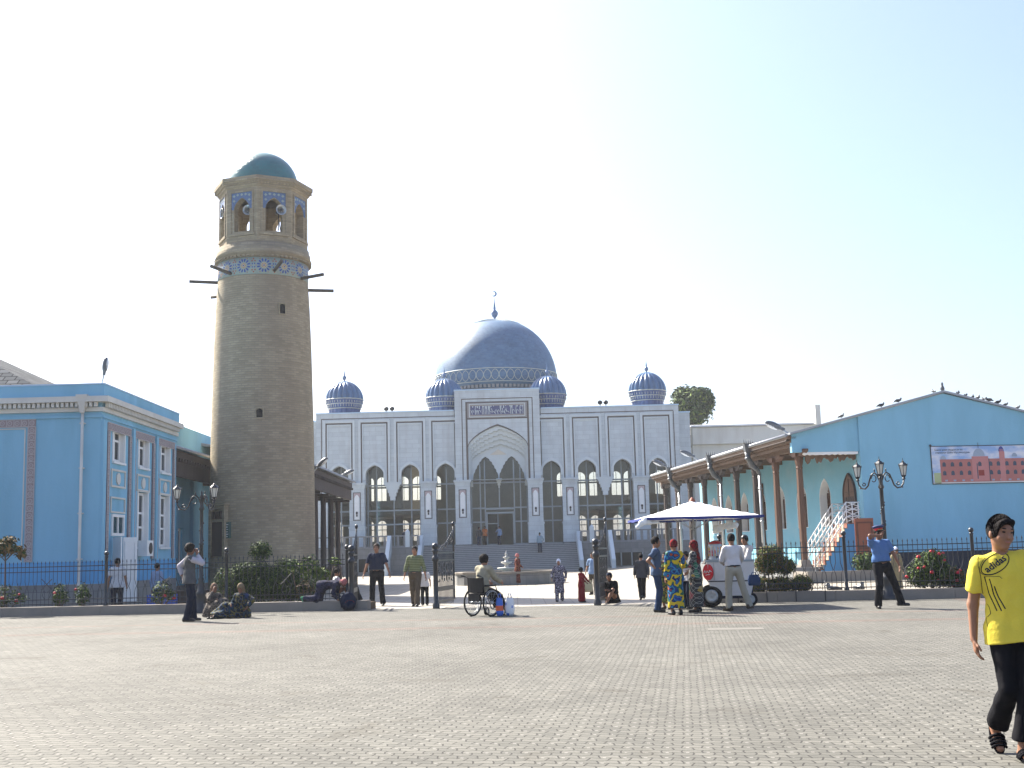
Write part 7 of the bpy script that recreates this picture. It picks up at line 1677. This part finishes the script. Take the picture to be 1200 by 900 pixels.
g = G(777, 712); bag('printed_bag', 'red and yellow printed carrier bag held low in the cart queue', g+Vector((0,-.1,.25)), R(60), .30,.55,.12,[m_pr_])
g = G(689, 704); bag('cloth_bag', 'beige cloth bag in the arms of the girl in the crimson robe', g+Vector((.03,-.1,.32)), R(20), .34,.42,.2,[M('beige_cloth', (.50,.42,.24), .85, .15, 6)])
q = P(882,678,27.3); bag('shoulder_bag', 'small blue bag at the hip of the man in the skullcap', q-Vector((0,.15,.15)), 0, .28,.24,.12,[m_jean])
# backpack against the kerb end
kp = KW(kx(412), -.12, 0); t = thing('backpack', 'round dark blue backpack slumped against the end of the kerb', 'backpack', kp, R(20))
V, Q = field_mesh([El((0,0,.24), (.22,.17,.25), k=.03), El((0,-.12,.17), (.15,.10,.14), k=.02), El((.0,0,.42), (.13,.12,.09), k=.03)], .016, wr=.006); mesh_obj('pack', V, Q, m_navy, t)
b = MB(); b.tube([(-.1,.12,.45),(-.2,.22,.3),(-.15,.15,.08)], .018, 5); b.tube([(.12,.12,.45),(.26,.10,.30),(.2,.1,.08)], .018, 5); b.tube([(-.05,0,.49),(0,0,.55),(.05,0,.49)], .012, 5); b.build('strap', m_black, t)
b = MB(); b.tube([(.14*math.cos(a),-.215+.04*abs(math.cos(a)),.17+.12*math.sin(a)) for a in [R(20+14*q) for q in range(11)]], .006, 4); b.build('zip', m_redc, t)
kp = KW(kx(403), .05, .262); t = thing('plastic_tub', 'small white plastic tub on the kerb between the kneeling woman and the backpack', 'tub', kp); MB().lathe([(.05,0),(.065,.10),(.07,.105),(.06,.105),(.045,.01)], 14).build('tub', m_pw, t)
a = P(190, 697, 40.3); t = thing('blue_crate', 'open blue plastic crate beside the child under the tall windows', 'crate', (a.x, 40.3, terrain(a.x,40.3)), R(8)); b = MB()
b.box(-.45,.45,-.3,.3,0,.06)
for k in range(4): z = .08+k*.14; b.box(-.45,.45,-.3,-.27,z,z+.10); b.box(-.45,.45,.27,.3,z,z+.10); b.box(-.45,-.42,-.269,.269,z,z+.10); b.box(.42,.45,-.269,.269,z,z+.10)
for x in (-.45,.41): 
    for y in (-.31,.27): b.box(x-.005,x+.045,y,y+.04,.0,.66)
b.build('crate', M('crate_blue', (.02,.08,.42), .5, .1, 5), t)
a = P(214, 700, 41); t = thing('dark_low_wall', 'low dark brown counter along the wall beside the blue crate', 'counter', (a.x-.7, 41, terrain(a.x,41)), 0); MB().box(0,2.6,0,.4,0,.75).build('body', M('dark_brown_counter', (.05,.035,.03), .7, .2, 4), t); MB().box(-.05,2.65,-.05,.45,.752,.80).build('top', m_wooddk, t)

# ------------------------------------------------------------ drinks cart
g = G(842, 712); CY = g.y+.5; cx0 = P(856,700,CY).x; ct = thing('drinks_cart', 'white drinks cart with grey counter, round red emblem and rubber wheels', 'cart', (cx0, CY, 0), R(-6)); u_ = CY/F
m_cart = M('cart_enamel', (.62,.60,.58), .4, .08, 3, spec=.5, grime=((.35,.33,.3), 2.5, .35)); b = MB()
b.taper(.02,0,.27,.62,.92,.62,1.10,.74); b.taper(.02,0,.645,1.10,1.10,.74,1.14,.78); b.build('body', m_cart, ct)
MB().box(-.58,.60,-.41,.41,1.10,1.15).build('counter_top', m_alu, ct); MB().box(-.545,.585,-.385,.385,.62,.645).build('rubbing_strip', m_black, ct); MB().box(-.35,.40,-.25,.25,.20,.27).build('chassis', m_navy, ct)
b = MB(); b.box(.020,.025,-.395,-.38,.66,1.08); b.box(-.40,-.395,-.391,-.376,.66,1.08); b.build('panel_joint', m_ironlt, ct)
b = MB(); b.ell((.12,-.405,.98),(.02,.012,.025),8).build('lock', MATS['dark_board'], ct)
for (x, y, r) in ((-.60,-.30,.27),(-.60,.26,.27),(.36,-.2,.17)):
    b = MB(); b.T = Matrix.Translation((x+.12,y,r)) @ Matrix.Rotation(R(90),4,'X'); b.lathe([(r*.62,-.05),(r*.9,-.055),(r,-.02),(r,.02),(r*.9,.055),(r*.62,.05)], 24); w_ = b.build('wheel', m_rub, ct)
    b = MB(); b.T = Matrix.Translation((x+.12,y,r)) @ Matrix.Rotation(R(90),4,'X'); b.lathe([(.01,.03),(r*.4,.02),(r*.64,.045),(r*.64,-.045),(r*.4,-.02),(.01,-.03)], 20); b.build('rim', m_steel, w_)
em = MB(); em.T = Matrix.Translation((-.54,-.36,.86)) @ Matrix.Rotation(R(-35),4,'Z'); em.plate([(.15*math.cos(q*math.pi/12),.20*math.sin(q*math.pi/12)) for q in range(24)], [], -.02, .01); eo = em.build('round_emblem', M('emblem_red', (.55,.02,.03), .4, .05, 4), ct)
b = MB(); b.T = em.T; b.tube([(-.11,-.025,-.02),(-.08,-.025,.04),(-.05,-.025,-.02),(-.01,-.025,.03),(.03,-.025,-.02),(.06,-.025,.04),(.11,-.025,.01)], .012, 5); b.tube([(-.06,-.025,-.07),(.07,-.025,-.05)], .007, 5); b.build('emblem_script', m_white, eo)
tt = thing('drink_dispenser', 'ribbed glass drink dispenser with a red lid on the cart counter', 'dispenser', (cx0-.34, CY-.12, 1.15)); MB().lathe([(.17,0),(.18,.04),(.16,.06),(.17,.36),(.15,.40)], 24, rad=lambda a, z: 1+.03*math.cos(a*12)).build('jar', m_steel, tt); MB().lathe([(.165,.40),(.17,.43),(.10,.47),(.03,.49)], 20).build('lid', M('lid_red', (.35,.03,.03), .4, .1, 5), tt)
b = MB()
for q in range(8): a = -math.pi+q*math.pi/7; b.box(.172*math.cos(a)-.012,.172*math.cos(a)+.012,.172*math.sin(a)-.012,.172*math.sin(a)+.002,.10,.34)
b.build('stripes', m_pr_, tt); MB().box(-.02,.02,-.24,-.17,.06,.10).build('tap', m_iron, tt)
# parasol
zA = P(815,586,CY).z; zE = P(815,607,CY).z; pxx = P(814,640,CY+.2).x; um = thing('market_parasol', 'square white market parasol with navy trim shading the drinks cart', 'parasol', (pxx, CY+.25, 0), R(4))
hw = 66*u_; n = 8; b = MB(); N_ = 16
def cz_f(x, y): m_ = max(abs(x), abs(y))/hw; return zA-(zA-zE)*m_ - .05*math.sin(math.pi*m_)*(1-.5*min(abs(x),abs(y))/max(abs(x),abs(y),1e-6))
gr = [[(-hw+2*hw*i/N_, -hw+2*hw*j/N_) for j in range(N_+1)] for i in range(N_+1)]
for i in range(N_):
    for j in range(N_):
        q = [gr[i][j],gr[i+1][j],gr[i+1][j+1],gr[i][j+1]]; b.face([(x,y,cz_f(x,y)) for x,y in q], 0, True); b.face([(x,y,cz_f(x,y)-.012) for x,y in q[::-1]], 0, True)
b.build('canopy', M('white_canvas', (.74,.74,.76), .8, .04, 3), um)
b = MB(); edge = [(-hw+2*hw*i/N_, -hw) for i in range(N_)]+[(hw, -hw+2*hw*i/N_) for i in range(N_)]+[(hw-2*hw*i/N_, hw) for i in range(N_)]+[(-hw, hw-2*hw*i/N_) for i in range(N_)]
b2 = MB(); K_ = len(edge)
for i in range(K_):
    (x0,y0),(x1,y1) = edge[i], edge[(i+1)%K_]; d0, d1 = .052+.012*math.sin(i*1.1), .052+.012*math.sin(i*1.1+1.1); o0 = 1.008; z0, z1 = cz_f(x0,y0), cz_f(x1,y1)
    b.face([(x0*o0,y0*o0,z0-d0),(x1*o0,y1*o0,z1-d1),(x1*o0,y1*o0,z1+.012),(x0*o0,y0*o0,z0+.012)]); b.face([(x1*1.003,y1*1.003,z1-d1),(x0*1.003,y0*1.003,z0-d0),(x0*1.003,y0*1.003,z0+.01),(x1*1.003,y1*1.003,z1+.01)])
b.build('valance', M('navy_trim', (.03,.045,.20), .7, .1, 5), um)
V, Q = field_mesh([El((0,0,0),(.10,.09,.10),k=.05), El((-.12,0,-.07),(.09,.07,.07),k=.05), El((-.20,-.02,-.15),(.07,.05,.05),k=.04), El((.14,.02,-.05),(.20,.08,.045),k=.04)], .02, wr=.012); o = mesh_obj('gathered_cloth', V+np.array([-hw-.02,-hw+.1,zE-.06]), Q, m_wtile, um)
V, Q = field_mesh([El((0,0,0),(.34,.12,.07),k=.05), El((.16,0,.05),(.2,.12,.07),k=.05), El((-.2,.0,-.08),(.14,.09,.06),k=.04)], .02, wr=.012); mesh_obj('gathered_cloth', V+np.array([hw-.38,hw-.5,zE-.22]), Q, m_wtile, um)
MB().tube([(0,0,0),(0,0,zA-.02)], .024, 10).build('pole', m_steel, um); MB().box(-.28,.28,-.28,.28,0,.08).build('base', m_kerb, um); MB().lathe([(.09,-.03),(.06,.03),(.03,.07),(.005,.09)], 10, (0,0,zA)).build('top_cap', MATS['red_brown_board'], um)
b = MB()
for (x, y) in ((-1,-1),(1,-1),(1,1),(-1,1),(0,-1),(1,0),(0,1),(-1,0)): b.tube([(0,0,zA-.06),(x*hw*.98,y*hw*.98,cz_f(x*hw*.98,y*hw*.98)-.03)], .010, 5); b.tube([(0,0,zA-.75),(x*hw*.5,y*hw*.5,cz_f(x*hw*.5,y*hw*.5)-.03)], .008, 5)
b.build('ribs', m_steel, um)
# ------------------------------------------------------------ haze

m = bpy.data.materials.new('haze_air'); m.use_nodes = True; n = m.node_tree; n.nodes.clear(); out = n.nodes.new('ShaderNodeOutputMaterial'); pv_ = n.nodes.new('ShaderNodeVolumePrincipled')
pv_.inputs['Color'].default_value = (.86,.90,.95,1); pv_.inputs['Density'].default_value = .0003; pv_.inputs['Anisotropy'].default_value = .3; n.links.new(pv_.outputs[0], out.inputs['Volume'])
haze_box = MB().box(-330,330,-90,430,-2.3,24).build('haze', m); tag(haze_box, None, None, None, 'stuff')
